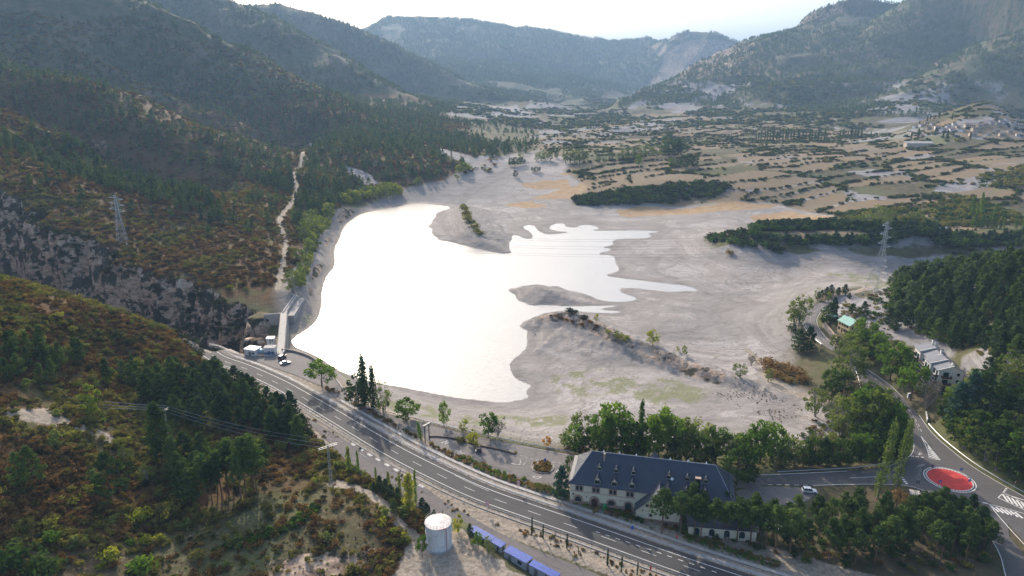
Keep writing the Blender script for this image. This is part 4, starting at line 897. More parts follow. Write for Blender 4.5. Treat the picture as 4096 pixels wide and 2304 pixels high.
# ---- instanced growth
def stuff(name, label, cat, protos, pos, scale, idx, group=None, width=None):
    pc = bpy.data.collections.new(name+'_shapes')
    for i, m in enumerate(protos):
        o = bpy.data.objects.new('%s_shape_%02d' % (name, i), m); pc.objects.link(o)
    n = len(pos); me = bpy.data.meshes.new(name); me.vertices.add(n); me.vertices.foreach_set('co', np.asarray(pos, np.float32).ravel())
    a = me.attributes.new('size', 'FLOAT_VECTOR', 'POINT'); w_ = scale if width is None else width; a.data.foreach_set('vector', np.stack([w_, w_, scale], 1).astype(np.float32).ravel())
    a = me.attributes.new('turn', 'FLOAT_VECTOR', 'POINT'); tn = np.zeros((n, 3), np.float32); tn[:, 2] = rng.uniform(0, 6.28, n); tn[:, :2] = rng.uniform(-.07, .07, (n, 2)); a.data.foreach_set('vector', tn.ravel())
    a = me.attributes.new('pick', 'INT', 'POINT'); a.data.foreach_set('value', np.asarray(idx, np.int32))
    o = link(name, me); g = bpy.data.node_groups.new(name, 'GeometryNodeTree')
    g.interface.new_socket('Geometry', in_out='INPUT', socket_type='NodeSocketGeometry'); g.interface.new_socket('Geometry', in_out='OUTPUT', socket_type='NodeSocketGeometry')
    N = g.nodes; gi = N.new('NodeGroupInput'); go = N.new('NodeGroupOutput'); ip = N.new('GeometryNodeInstanceOnPoints'); ci = N.new('GeometryNodeCollectionInfo')
    ci.inputs[0].default_value = pc; ci.inputs['Separate Children'].default_value = True; ci.inputs['Reset Children'].default_value = True
    def na(nm, ty):
        q = N.new('GeometryNodeInputNamedAttribute'); q.data_type = ty; q.inputs[0].default_value = nm; return next(s for s in q.outputs if s.enabled and s.name == 'Attribute')
    g.links.new(gi.outputs[0], ip.inputs['Points']); g.links.new(ci.outputs[0], ip.inputs['Instance']); ip.inputs['Pick Instance'].default_value = True
    g.links.new(na('pick', 'INT'), ip.inputs['Instance Index']); g.links.new(na('turn', 'FLOAT_VECTOR'), ip.inputs['Rotation']); g.links.new(na('size', 'FLOAT_VECTOR'), ip.inputs['Scale'])
    g.links.new(ip.outputs[0], go.inputs[0]); md = o.modifiers.new('growth', 'NODES'); md.node_group = g
    return tag(o, label, cat, group, 'stuff')
G2 = lambda m: m.reshape(GX.shape)
gm = {k: G2(v) for k, v in dict(mud=m_mud, heath=m_heath, rock=m_rock, field=m_field, bad=m_bad, gravel=m_gravel, val=m_val, edge=edge, hc=hc, dl=_dl, slope=_s).items()}
def field_pts(r0, r1, dens, a0=-42, a1=42):
    a0, a1 = math.radians(a0), math.radians(a1); n = int(dens*.5*(r1*r1-r0*r0)*(a1-a0)); r = np.sqrt(rng.uniform(r0*r0, r1*r1, n)); t = rng.uniform(a0, a1, n); return r*np.sin(t), r*np.cos(t)
def look(x, y, *ks): return [gz(x, y, gm[k]) for k in ks]
_roads = [hw_zone, serv_xy, old_xy, dampark_xy, lot2_xy, TANKYARD]
def off_road(x, y, m=1.0):
    ok = np.ones(x.shape, bool)
    for p in _roads: ok &= sdf(x, y, p) > m
    return ok
POL = {}
def inpoly(x, y, pts, grow=0):
    key = tuple(map(tuple, pts)); 
    if key not in POL: POL[key] = hits(pts)[:, :2]
    return inside(x, y, POL[key])
def poly_pts(pts, spacing):
    """jittered points inside a patch of ground"""
    p = hits(pts)[:, :2]; mn, mx_ = p.min(0), p.max(0); gx, gy = np.meshgrid(np.arange(mn[0], mx_[0], spacing), np.arange(mn[1], mx_[1], spacing)); gx = gx.ravel()+rng.uniform(-.42, .42, gx.size)*spacing; gy = gy.ravel()+rng.uniform(-.42, .42, gy.size)*spacing
    k = inside(gx, gy, p); return gx[k], gy[k]
# ================================================================ PLANTING
# ---- single trees that can be told apart (u, v at the foot, height in sheet pixels)
G1 = 'trees on the strip between the lake and the old road'
ptree('green', 810, 972, 66, 'round light green tree standing alone between the dam car park and the water', G1, 1.35)
ptree('darkround', 903, 1021, 78, 'bushy green tree at the foot of the two tall dark poplars by the lake', G1, 1.0)
ptree('poplar_dark', 917, 1022, 122, 'tallest dark columnar poplar on the lake edge', G1, 1.0, var=0)
ptree('poplar_dark', 940, 1026, 100, 'second dark columnar poplar, just right of the tallest one', G1, 1.0, var=1)
ptree('olive', 966, 1040, 82, 'slim pale green poplar at the right end of the dark poplar group', G1, .55)
ptree('green', 1021, 1056, 50, 'low wide green tree against the lakeside guardrail', G1, 1.6)
ptree('green', 1117, 1074, 62, 'upright narrow green tree with bare lower trunk on the stony shore', G1, .62)
ptree('yellow', 1166, 1086, 32, 'small yellow-green sapling just behind the guardrail', G1, .95)
ptree('yellow', 1190, 1104, 24, 'tiny yellow tree behind the rounded green tree of the car park', G1, .95)
ptree('green', 1229, 1100, 64, 'leaning green tree with open crown on the shore above the car park', G1, .9)
ptree('bare', 1253, 1101, 50, 'leafless grey tree on the stony shore', G1, 1.0)
ptree('orange', 1376, 1124, 27, 'orange autumn bush on the stones left of the willow belt', None, 1.2)
ptree('poplar', 1059, 1106, 44, 'columnar green tree beside the black portal frame', 'trees in the car park', 1.3)
ptree('yellow', 1191, 1122, 36, 'rounded green tree on the kerb behind the black car', 'trees in the car park', 1.25)
bushes(1158, 1113, 15, 'oliveb', 'small green bush on the car park kerb left of the rounded tree', 'bushes in the car park', 1.2)
bushes(1363, 1232, 17, 'oliveb', 'pale olive bush at the lower edge of the car park near the hotel', 'bushes in the car park', 1.5)
bushes(1297, 1141, 7, 'oliveb', 'tiny tuft at the end of the car park kerb', 'bushes in the car park', 1.0)
ptree('cedar', 1413, 1252, 78, 'blue-green cedar against the left end of the hotel', None, .85)
ptree('darkround', 1432, 1190, 42, 'dark shrub tree behind the blue-green cedar at the hotel corner', None, .8)
# belt of willows behind the hotel
G3 = 'willows and poplars in the belt behind the hotel'
k = 0
for u, v, h, kd, wd in [(1425,1128,48,'olive',1.1),(1447,1140,68,'green',1.0),(1470,1128,88,'olive',1.0),(1492,1140,66,'green',1.0),(1515,1146,104,'green',.9),(1540,1140,128,'green',.85),(1562,1150,118,'green',.9),(1585,1152,96,'darkround',.9),(1608,1150,136,'poplar',.8),
    (1632,1152,100,'green',.9),(1655,1158,110,'green',.9),(1678,1158,126,'green',.9),(1702,1162,118,'olive',.9),(1725,1164,92,'green',1.0),(1750,1166,108,'olive',.9),(1775,1166,84,'green',.95),(1800,1166,92,'green',.95),(1828,1170,84,'olive',1.0),(1855,1172,80,'green',1.0),
    (1462,1146,52,'darkround',1.1),(1530,1156,60,'darkround',1.1),(1600,1160,60,'darkround',1.1),(1690,1168,62,'darkround',1.1),(1770,1172,58,'darkround',1.1),(1880,1176,92,'green',.9),(1912,1166,108,'green',.85),(1938,1160,92,'green',.9),(1950,1172,64,'olive',1.0),
    (1972,1166,60,'darkround',1.1),(1996,1170,66,'olive',1.0),(2020,1172,62,'darkround',1.0),(2045,1172,72,'darkround',1.0),(2068,1168,66,'pine_dark',1.0),(2090,1172,58,'darkround',1.1),(2112,1170,62,'darkround',1.1),(2135,1168,72,'darkround',1.0),(2160,1166,76,'green',1.0),(2182,1160,70,'green',1.0),(2205,1154,66,'darkround',1.0),(1990,1140,50,'olive',1.0),(2040,1135,44,'olive',1.0)]:
    lb = {'olive': 'pale willow in the belt of trees behind the hotel roof', 'green': 'leafy green tree in the belt behind the hotel and the west road', 'darkround': 'dark dense tree low in the belt behind the hotel and west road', 'poplar': 'slim dark-topped poplar standing above the belt behind the hotel', 'pine_dark': 'dark pine at the edge of the belt by the west road'}[kd]
    ptree(kd, u, v, h, lb, G3, wd)
ptree('darkround', 1853, 1222, 100, 'broad green tree touching the right end of the hotel roof', None, 1.0)
ptree('darkround', 1880, 1214, 60, 'dark bush-like tree between the hotel and the road', None, 1.1)
G4 = 'willows between the river bed and the junction'
for u, v, h, kd, wd in [(2052,1048,70,'olive',1.0),(2078,1010,50,'darkround',1.0),(2095,1060,50,'olive',1.2),(2100,990,62,'green',1.35),(2118,1000,60,'darkround',1.1),(2135,965,104,'olive',1.0),(2130,905,66,'olive',1.2),(2150,925,60,'olive',1.0),(2120,1100,104,'olive',.9),(2150,1110,120,'olive',.95),(2170,1110,134,'green',.85),(2190,1120,146,'olive',.85),(2212,1128,146,'olive',.8),(2232,1138,124,'green',.8),(2250,1146,104,'green',.75),
    (2165,1080,60,'darkround',1.1),(2190,1060,80,'green',.9),(2170,1040,60,'green',.9),(2212,1078,76,'olive',.8),(2186,1010,50,'green',.8),(2185,1150,80,'darkround',1.0),(2225,1150,90,'darkround',1.0),(2255,1156,70,'darkround',.8),(2090,1130,44,'olive',1.0),(2160,1000,40,'olive',1.0),(2050,1010,40,'bare',1.0)]:
    lb = {'olive': 'pale willow in the thicket between the river bed and the roundabout', 'green': 'bright green tree in the thicket between the river bed and the roundabout', 'darkround': 'dark low tree in the thicket beside the junction', 'bare': 'leafless tree on the river bank below the road'}[kd]
    ptree(kd, u, v, h, lb, G4, wd)
ptree('poplar_lean', 2205, 1254, 184, 'left one of the two tall light green poplars by the roundabout', 'poplars by the roundabout', .72, var=0, rot=0)
ptree('poplar_lean', 2251, 1236, 170, 'right one of the two tall light green poplars by the roundabout', 'poplars by the roundabout', .72, var=1, rot=0)
ptree('autumn', 2250, 1300, 66, 'tawny brown tree below the pole with the transformer', None, .95)
# right-hand bank
G5 = 'trees round the cream house and the apartment block'
for u, v, h, kd, wd, lb in [(2000,818,62,'olive',1.0,'pale willow on the mud side of the bend in the road'),(2012,812,72,'olive',.9,'taller pale willow beside the bend in the road'),(2008,886,58,'pine_dark',1.3,'left dark pine of the clump between the road and the mud'),(2032,884,62,'pine_dark',1.1,'right dark pine of the clump between the road and the mud'),(1990,836,22,'darkround',1.5,'dark low bush under the pale willows'),
    (2084,806,44,'darkround',1.1,'dark tree on the inner side of the bend, left of the cream house'),(2080,818,30,'darkround',1.4,'low dark shrub at the inner side of the bend'),(2096,800,52,'pine_dark',.8,'dark pine behind the shed of the cream house'),(2103,792,34,'cypress',1.0,'thin dark cypress behind the shed of the cream house'),(2084,762,30,'yellow',.7,'slim pale tree where the road leaves the bend'),(2056,756,34,'olive',.6,'slim tree left of the rocky knoll'),(2062,756,28,'darkround',.7,'dark slim tree beside the rocky knoll'),
    (2172,800,42,'pine_dark',1.1,'round dark pine just behind the cream house roof'),(2150,792,28,'darkround',1.3,'dark bush behind the ridge of the cream house'),(2236,820,46,'pine_dark',1.2,'broad dark pine on the grey slope right of the cream house'),(2250,832,50,'pine_dark',1.1,'second dark pine on the grey slope right of the cream house'),
    (2172,880,80,'green',1.0,'bright green plane tree hiding the corner of the cream house'),(2186,900,60,'darkround',1.1,'dark tree under the bright plane tree'),(2108,896,56,'olive',1.0,'pale round tree between the two parts of the road'),(2140,868,34,'green',1.1,'low green tree below the garden wall'),(2205,912,78,'green',.75,'slim bright green tree between the two plane trees'),(2226,896,50,'olive',1.0,'tawny olive tree behind the slim green one'),
    (2238,958,98,'green',1.0,'large bright green plane tree left of the apartment block'),(2270,930,56,'darkround',1.2,'dark tree behind the plane trees beside the apartment block'),(2290,1008,92,'green',1.0,'largest bright green plane tree in front of the apartment block'),(2330,1030,66,'bare',1.0,'greyish leafless tree in front of the apartment gable'),(2350,1000,40,'bare',1.0,'leafless shrub tree under the apartment balconies'),
    (2402,1078,112,'cedar',.85,'tall layered cedar right of the apartment block'),(2432,1066,124,'cedar',.85,'dense cedar with hanging branches above the junction'),(2462,1050,116,'pine_dark',1.0,'dark conifer behind the cedars')]:
    ptree(kd, u, v, h, lb, G5, wd)
for u, v, h in [(2078,744,22),(2090,741,25),(2108,742,20),(2125,741,26),(2136,752,16)]: ptree('pine_dark', u, v, h, 'dark pine on the rocky knoll beside the mud flat', 'pines on the rocky knoll', 1.4)
# peninsula and mud flats
G6 = 'small trees on the long grey peninsula'
for u, v, h, kd, wd, lb in [(1642,868,38,'yellow',1.2,'round yellow-green tree standing on the ridge of the peninsula'),(1555,852,20,'yellow',1.5,'small yellow-green bush tree in the middle of the peninsula'),(1575,862,22,'yellow',1.3,'yellow bush on the near slope of the peninsula'),(1530,842,16,'yellow',1.2,'low yellow bush left of the middle of the peninsula'),(1500,810,22,'yellow',.7,'thin yellowish sapling behind the peninsula crest'),
    (1722,893,24,'yellow',1.0,'yellow sapling right of the round tree on the peninsula'),(1705,884,14,'yellow',1.0,'tiny yellow bush on the peninsula ridge'),(1860,948,34,'olive',1.3,'pale round willow at the foot of the peninsula'),(1890,922,34,'bare',.8,'leafless brown bush by the gully'),(1932,960,34,'olive',.8,'pale willow right of the gully')]:
    ptree(kd, u, v, h, lb, G6, wd)
for u, v, h, wd in [(1434,786,13,1.4),(1446,789,11,1.5),(1400,797,7,1.5),(1412,802,7,1.5),(1425,806,7,1.4),(1470,803,11,1.8),(1486,812,9,1.4),(1385,795,5,1.5),(1440,812,8,1.4),(1465,818,7,1.3),(1500,822,8,1.3)]:
    bushes(u, v, h, 'darkb' if h > 9 else 'rust', 'rust brown bush on the rocky tip of the peninsula', 'bushes on the peninsula tip', wd)
for u, v, h, wd in [(1168,534,20,1.0),(1173,545,22,1.0),(1178,556,20,1.1),(1186,566,20,1.0),(1193,576,18,1.1),(1202,586,14,1.1),(1212,592,13,1.2),(1165,524,14,1.0)]:
    bushes(u, v, h, 'oliveb', 'olive bush on the crest of the steep island', 'bushes on the crest of the steep island', wd)
for u, v, h, kd in [(1930,922,22,'dry'),(1950,930,24,'rust'),(1975,935,24,'dry'),(1995,945,22,'rust'),(1965,952,18,'dry'),(1940,945,16,'dry'),(2015,958,18,'rust'),(1985,962,14,'dry')]:
    bushes(u, v, h*1.1, kd, 'russet thicket bush at the edge of the mud below the road', 'russet bushes below the road', 1.5)
bushes(1836, 640, 16, 'dry', 'single pale dry bush on the mud under the wooded promontory', None, 1.0)
# tank yard and service road
G7 = 'young trees round the water tank and the service road'
for u, v, h, kd, wd, lb in [(879,1192,66,'poplar_yellow',1.0,'bright yellow-green poplar beside the small track'),(902,1196,62,'poplar',.7,'thin dark poplar just right of the yellow-green one'),(946,1212,36,'poplar_yellow',.9,'small yellow tree on the bank, left in its row'),(978,1232,44,'poplar_yellow',1.1,'second yellow tree of the row on the bank'),(1006,1246,50,'poplar_yellow',1.0,'third yellow tree of the row on the bank'),
    (1030,1284,88,'poplar_yellow',1.5,'big bright yellow-green poplar above the water tank'),(1046,1268,86,'poplar',.6,'tall thin dark poplar next to the big yellow-green one'),(1114,1312,28,'poplar_yellow',.7,'narrow yellow tree behind the water tank'),(1152,1340,46,'yellow',.8,'yellow-green bush tree right of the water tank'),(1062,1402,56,'green',.62,'round green bush tree against the left side of the water tank'),
    (1182,1350,34,'pine_dark',.9,'small dark pine beside the first blue roof'),(1203,1378,40,'green',.7,'green sapling in front of the first blue roof'),(1190,1374,22,'yellow',.9,'yellow-green bush below the first blue roof'),(1226,1384,36,'olive',.7,'pale sapling by the second blue roof'),(1236,1396,26,'olive',.8,'dry-leaved sapling below the second blue roof'),
    (965,1328,32,'yellow',.7,'small yellow-green tree beside the track to the tank'),(992,1348,24,'yellow',1.0,'yellow-green bush beside the track, nearer the tank'),(1022,1364,26,'yellow',1.2,'spreading yellow bush by the fence of the track')]:
    ptree(kd, u, v, h, lb, G7, wd)
for u, v, h in [(955,1232,36),(970,1242,38),(985,1252,34),(1000,1262,36),(1062,1292,40),(1075,1300,36),(1092,1308,26),(1104,1312,22),(990,1290,30),(940,1236,24)]: ptree('pine_dark', u, v, h, 'small dark pine on the bank above the service road', 'small pines on the bank above the service road', 1.1)
for i, (u, v, h) in enumerate([(1338,1343,42),(1366,1355,37),(1396,1365,24),(1426,1380,38),(1455,1393,20),(1528,1422,42),(1563,1438,42),(1603,1446,34)]):
    ptree('cypress', u, v, h, ['first thin cypress of the highway row, left of the blue cabins','second thin cypress of the highway row','third and shorter cypress of the highway row','fourth cypress of the highway row','fifth and smallest cypress of the highway row','sixth cypress, after the gap in the highway row','seventh cypress of the highway row','last cypress of the highway row at the bottom edge'][i], 'young cypresses along the highway verge', 1.0)
# foreground hill, singles
G8 = 'pines on the foreground hill'
def pines(pts, lb, kd='pine_full', g=G8, w=1.0):
    for u, v, h in pts: ptree(kd if not isinstance(kd, tuple) else kd[rng.integers(len(kd))], u, v, h, lb, g, w*rng.uniform(.92, 1.1))
ptree('pine_bushy', 408, 1162, 142, 'tallest rounded pine standing apart beside the concrete power pole', G8, .95)
ptree('pine_spread', 282, 1262, 118, 'wide spreading pine in the rust heath on the left', G8, .95)
ptree('pine_spread', 86, 1225, 100, 'flat-topped pine near the left edge, right one of the pair', G8, .8)
ptree('pine_spread', 56, 1232, 92, 'flat-topped pine near the left edge, left one of the pair', G8, .7)
pines([(522,1262,116),(534,1268,104),(560,1256,120),(576,1242,116),(607,1264,118),(620,1250,140),(640,1240,144),(648,1246,120),(590,1230,124),(663,1205,90),(548,1240,104),(500,1236,96),(632,1222,116),(572,1222,104)], 'tall pine with bare trunk in the open grove on the brown slope', 'pine_tall', 'grove of tall pines on the foreground slope')
pines([(470,1250,90),(484,1262,84),(455,1225,86),(440,1190,90),(470,1180,92),(510,1180,88)], 'pine on the dark left side of the open grove', 'pine_full')
ptree('yellow', 232, 1046, 78, 'large yellow-green broadleaf tree in the heath', None, .9)
ptree('olive', 372, 1210, 42, 'grey-green rounded shrub tree left of the grove', None, 1.1)
ptree('olive', 318, 1165, 40, 'grey-green rounded tree behind the wide spreading pine', None, 1.1)
ptree('olive', 440, 1218, 30, 'grey-green shrub tree under the grove', None, 1.1)
for u, v, h, m_, lb in [(352,1312,36,'yellow','bright yellow-green bush on the edge of the rocky bank'),(428,1300,44,'oliveb','tall olive bush right of the yellow-green one'),(300,850,26,'darkb','lone dark round bush on the heath, upper one'),(325,868,22,'darkb','lone dark round bush on the heath, lower one'),(60,1340,36,'oliveb','olive bush at the left edge above the rocks'),(125,1362,30,'green','green bush on the stony ground at the left'),
    (370,1365,24,'yellow','yellow bush on the stony ground, left one'),(400,1366,22,'yellow','yellow bush on the stony ground, right one'),(330,1370,16,'green','low green bush left of the yellow ones'),(280,1410,34,'yellow','sapling-like yellow bush near the bottom edge'),(250,1432,14,'yellow','little yellow bush at the bottom edge'),(350,1440,46,'green','green and yellow bush at the bottom, left of centre'),(50,1440,70,'dark','dark bushy clump in the bottom left corner'),(120,1446,60,'dark','dark bushy clump right of the corner one'),(520,1080,40,'oliveb','olive bush among the pines')]:
    bushes(u, v, h, m_, lb, 'bushes on the foreground hill', .95)
# ---- woods of single pines (nearest ones are things of their own)
_used = []
def wood(pts, spacing, hh, kinds, label, group, keep=1.0, width=1.0, cat=None):
    x, y = poly_pts(pts, spacing); k = (rng.uniform(size=len(x)) < keep) & off_road(x, y, 1.5); x, y = x[k], y[k]
    for a, b in zip(x, y):
        kd = kinds[rng.integers(len(kinds))]; tree(kd, a, b, rng.uniform(*hh), label if isinstance(label, str) else label[kd], group, width*rng.uniform(.85, 1.15))
    return len(x)
nw = []
nw.append(wood([(350,1000),(420,960),(520,950),(600,965),(660,1000),(720,1045),(790,1100),(800,1150),(740,1150),(660,1105),(560,1080),(460,1080),(370,1050)], 5.6, (8, 12), ('pine_full', 'pine_dark'), 'dense dark pine in the wood above the highway cutting', 'pine wood above the highway cutting', 1.0, 1.25))
nw.append(wood([(1690,1300),(1900,1312),(1960,1322),(2090,1326),(2170,1300),(2250,1290),(2330,1308),(2440,1322),(2470,1340),(2490,1400),(2440,1425),(2250,1428),(2100,1425),(2020,1405),(1900,1372),(1800,1350)], 4.7, (9.5, 13), ('pine_tall', 'pine_tall', 'pine_tall', 'pine_full'), 'tall pine with bare trunk in the wood between the hotel and the junction', 'pine wood between the hotel and the junction', 1.0, .95))
nw.append(wood([(0,880),(70,865),(150,895),(235,905),(240,945),(110,970),(0,975)], 5.5, (7, 10), ('pine_full',), 'dark pine in the small wood at the left edge of the heath', 'small pine wood at the left edge', .8))
nw.append(wood([(250,940),(330,930),(460,935),(480,955),(400,975),(330,990),(240,965)], 6.0, (6, 9), ('pine_full',), 'dark pine of the loose group on the upper heath', 'loose pine group on the upper heath', .8))
nw.append(wood([(2300,1318),(2340,1304),(2400,1306),(2455,1318),(2480,1360),(2440,1385),(2340,1360)], 5.0, (8, 11), ('pine_dark', 'pine_full', 'darkround'), {'pine_dark': 'dark closed-crowned pine in the clump at the corner of the junction', 'pine_full': 'dense pine in the clump at the corner of the junction', 'darkround': 'dark round tree in the clump at the corner of the junction'}, 'dark clump at the corner of the junction', 1.0, 1.2))
for u, v, h in [(2395,1108,60),(2420,1126,64),(2446,1142,62),(2472,1162,66),(2500,1180,64),(2532,1198,60),(2562,1216,56),(2440,1112,70),(2480,1138,72),(2520,1164,70),(2560,1184,70),(2404,1086,60),(2462,1104,70),(2504,1132,72),(2545,1150,70),(2385,1090,50)]:
    kd = ('olive', 'darkround', 'green', 'darkround')[rng.integers(4)]; ptree(kd, u+6, v, h, {'olive': 'pale tree right behind the guardrail of the junction', 'darkround': 'dark leafy tree right behind the guardrail of the junction', 'green': 'green tree right behind the guardrail of the junction'}[kd], 'trees behind the junction guardrail', 1.0)
for u, v, h in [(1950,1388,112),(1926,1380,104),(1986,1394,112),(1762,1358,92),(1852,1364,100),(1886,1370,96)]: ptree('pine_tall', u, v, h, 'tall pine in front of the annex and the roof painted white with glint', 'pines in front of the annex', 1.2)
for u, v, h in [(1664,1343,112),(1712,1340,96),(1745,1352,100),(1792,1352,92),(1822,1354,90)]: ptree('pine_tall', u, v, h, 'pine standing in front of the hotel, beside its gabled wing', 'pines in front of the hotel', 1.15)
nw.append(wood([(2362,1072),(2420,1000),(2500,950),(2600,930),(2600,1246),(2530,1208),(2425,1140)], 4.8, (7, 11), ('darkround', 'green', 'pine_dark', 'olive', 'darkround'), {'darkround': 'dark leafy tree on the wooded bank above the junction', 'green': 'mid green tree on the wooded bank above the junction', 'pine_dark': 'dark pine on the wooded bank above the junction', 'olive': 'pale tree on the wooded bank above the junction'}, 'mixed wood above the junction'))
HILLW = [(2262,712),(2300,690),(2400,675),(2620,675),(2620,960),(2540,945),(2440,890),(2330,850),(2240,800),(2225,760)]
x, y = poly_pts(HILLW, 5.4); u_, v_, d_ = project(x, y, gz(x, y)); o_ = np.argsort(d_); cap = 110
hx, hy = x[o_][cap:], y[o_][cap:]
for a, b in zip(x[o_][:cap], y[o_][:cap]): tree(['pine_full', 'pine_dark'][rng.integers(2)], a, b, rng.uniform(8, 11.5), 'dense pine on the near side of the wooded hill above the apartment block', 'pine wood on the hill above the apartment block', 1.2)
# ---- far and mass growth: one object each
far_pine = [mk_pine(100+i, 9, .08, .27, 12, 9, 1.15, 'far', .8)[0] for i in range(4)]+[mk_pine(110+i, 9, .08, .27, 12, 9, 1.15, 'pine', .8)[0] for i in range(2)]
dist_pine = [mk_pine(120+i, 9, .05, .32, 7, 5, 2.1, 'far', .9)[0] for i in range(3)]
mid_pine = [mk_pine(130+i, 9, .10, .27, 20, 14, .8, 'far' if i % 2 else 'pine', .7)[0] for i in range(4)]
ZS = {
 'spurC': [(-20,138),(213,205),(427,300),(600,352),(715,408),(770,455),(740,490),(660,470),(560,430),(430,400),(300,360),(120,300),(-20,262)],
 'spurB': [(-20,280),(170,357),(300,402),(430,450),(540,510),(600,560),(540,565),(420,520),(330,500),(200,450),(80,400),(-20,370)],
 'flat': [(780,352),(900,325),(1000,318),(1150,335),(1330,372),(1240,400),(1130,432),(1100,455),(1010,452),(930,475),(850,515),(800,560),(760,600),(735,560),(745,500),(770,440)],
 'spurD': [(280,20),(480,110),(640,195),(800,255),(850,300),(760,355),(640,325),(520,275),(400,215),(260,130)],
 'rise': [(600,180),(800,245),(1000,270),(1150,290),(1100,330),(900,330),(780,350),(720,330),(560,250)]}
def forest(r0, r1, dens, sel, name, label, cat, protos, hr, h0, widef=1.0):
    x, y = field_pts(r0, r1, dens); k = sel(x, y); x, y = x[k], y[k]; n = len(x); s = rng.uniform(hr[0], hr[1], n)/h0
    z = gz(x, y)-.3; print(name, n)
    return stuff(name, label, cat, protos, np.stack([x, y, z], 1), s, rng.integers(0, len(protos), n), width=s*widef*rng.uniform(.85, 1.2, n))
def sel_left(x, y):
    z = gz(x, y); a = np.zeros(x.shape)
    n = fbm(x/95, y/95, 201, 4); rr_ = np.hypot(x, y); a = np.where((x < 40) & (z > 12), .05+sstep(.02, .22, n-.05)*(.12+.6*sstep(950, 1150, rr_)), 0)
    for kz, p in (('spurC', .92), ('spurB', .75), ('flat', .95), ('rise', .8), ('spurD', .8)):
        a = np.where(inpoly(x, y, ZS[kz]), np.maximum(a, p*sstep(-.35, -.05, n+.1)), a)
    he, ro, gr, ba, mu = look(x, y, 'heath', 'rock', 'gravel', 'bad', 'mud')
    a = a*(gr < .3)*(ba < .4)*(mu < .3)*(ro < .5)
    cz = (y < 470+.0*x) & ~inpoly(x, y, ZS['spurB']); a = np.where(cz, a*.12, a)
    return (rng.uniform(size=x.shape) < a) & off_road(x, y, 3) & (sdf(x, y, lake_xy) > 14)
forest(330, 760, .034, lambda x, y: sel_left(x, y) & (x < -60), 'pine_wood', 'dark pine wood covering the lower spurs left of the lake', 'wood', mid_pine, (5.5, 10), 9)
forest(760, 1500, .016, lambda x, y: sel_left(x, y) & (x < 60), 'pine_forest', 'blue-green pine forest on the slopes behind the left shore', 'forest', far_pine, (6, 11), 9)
def sel_mtn(x, y):
    z = gz(x, y); ro, ba = look(x, y, 'rock', 'bad'); n = fbm(x/160, y/160, 221, 4)
    a = sstep(-.45, -.05, n)*(z > 45)*(ro < .7)*(ba < .6); return rng.uniform(size=x.shape) < a
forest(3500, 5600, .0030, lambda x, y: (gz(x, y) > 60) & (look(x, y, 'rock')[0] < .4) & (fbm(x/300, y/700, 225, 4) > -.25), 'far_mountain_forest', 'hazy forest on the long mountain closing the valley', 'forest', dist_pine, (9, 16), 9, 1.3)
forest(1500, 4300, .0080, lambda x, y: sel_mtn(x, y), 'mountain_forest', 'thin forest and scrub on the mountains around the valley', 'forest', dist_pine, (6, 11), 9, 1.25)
x0 = np.stack([hx, hy, gz(hx, hy)-.3], 1); s_ = rng.uniform(8, 11.5, len(hx))/9
stuff('hill_pine_wood', 'dense dark pine wood on the far side of the hill above the apartment block', 'wood', mid_pine, x0, s_, rng.integers(0, len(mid_pine), len(hx)), width=s_*1.3)
# the wood goes on beyond the right edge of the view
x, y = field_pts(150, 620, .020, 37.5, 56); z = gz(x, y); k = (z > 3) & off_road(x, y, 3) & (fbm(x/60, y/60, 280, 3) > -.35) & ~inpoly(x, y, HILLW); x, y = x[k], y[k]
stuff('right_bank_wood', 'mixed dark wood running on along the right bank past the edge of the view', 'wood', mid_pine, np.stack([x, y, gz(x, y)-.3], 1), rng.uniform(7, 11, len(x))/9, rng.integers(0, len(mid_pine), len(x)), width=rng.uniform(7, 12, len(x))/8)
# shrubs
def bset(mat, n, seed, h=1.5, size=.34, k=12, nn=8): return [mk_bush(seed+i, h, .72, nn, k, size, mat) for i in range(n)]
heath_b = bset('rust', 3, 300)+bset('oliveb', 3, 310)+bset('darkb', 1, 320)
def growth(name, label, x, y, protos, idx, hr, h0=1.3, cat='scrub', widef=1.0):
    n = len(x); s = rng.uniform(hr[0], hr[1], n)/h0; print(name, n)
    return stuff(name, label, cat, protos, np.stack([x, y, gz(x, y)-.12], 1), s, idx, width=s*widef)
def heath_sel(x, y, p=1.0):
    he, gr, ro, ba = look(x, y, 'heath', 'gravel', 'rock', 'bad'); n = fbm(x/14, y/14, 231, 3)
    return (rng.uniform(size=x.shape) < p*he*(1-gr*.85)*(1-ro*.6)*(1-ba*.9)*sstep(-.8, -.1, n)) & off_road(x, y, .8) & ~(inpoly(x, y, [(500,1170),(700,1165),(780,1210),(700,1268),(500,1292)]) & (rng.uniform(size=x.shape) < .75))
def heath_idx(x, y):
    n = fbm(x/18, y/18, 241, 3)+rng.normal(size=x.shape)*.22; return np.where(n > .05, rng.integers(3, 6, x.shape), np.where(rng.uniform(size=x.shape) < .05, 6, rng.integers(0, 3, x.shape)))
x, y = field_pts(90, 330, .75, -44, 2); k = heath_sel(x, y) & (gz(x, y) > 1); x, y = x[k], y[k]
growth('heath_scrub', 'rust and olive heath scrub covering the foreground hill', x, y, heath_b, heath_idx(x, y), (.7, 1.9), widef=1.1)
x, y = field_pts(90, 420, .020, -44, 0); k = heath_sel(x, y, 1.) & (gz(x, y) > 2); x, y = x[k], y[k]
growth('yellow_green_bushes', 'rounded yellow-green bushes dotted over the rust heath', x, y, [mk_bush(350+i, 1.6, .75, 14, 16, .26, m_) for i, m_ in enumerate(('oliveb', 'oliveb', 'yellow_d', 'olive'))], rng.integers(0, 4, len(x)), (1.5, 2.9), 1.3)
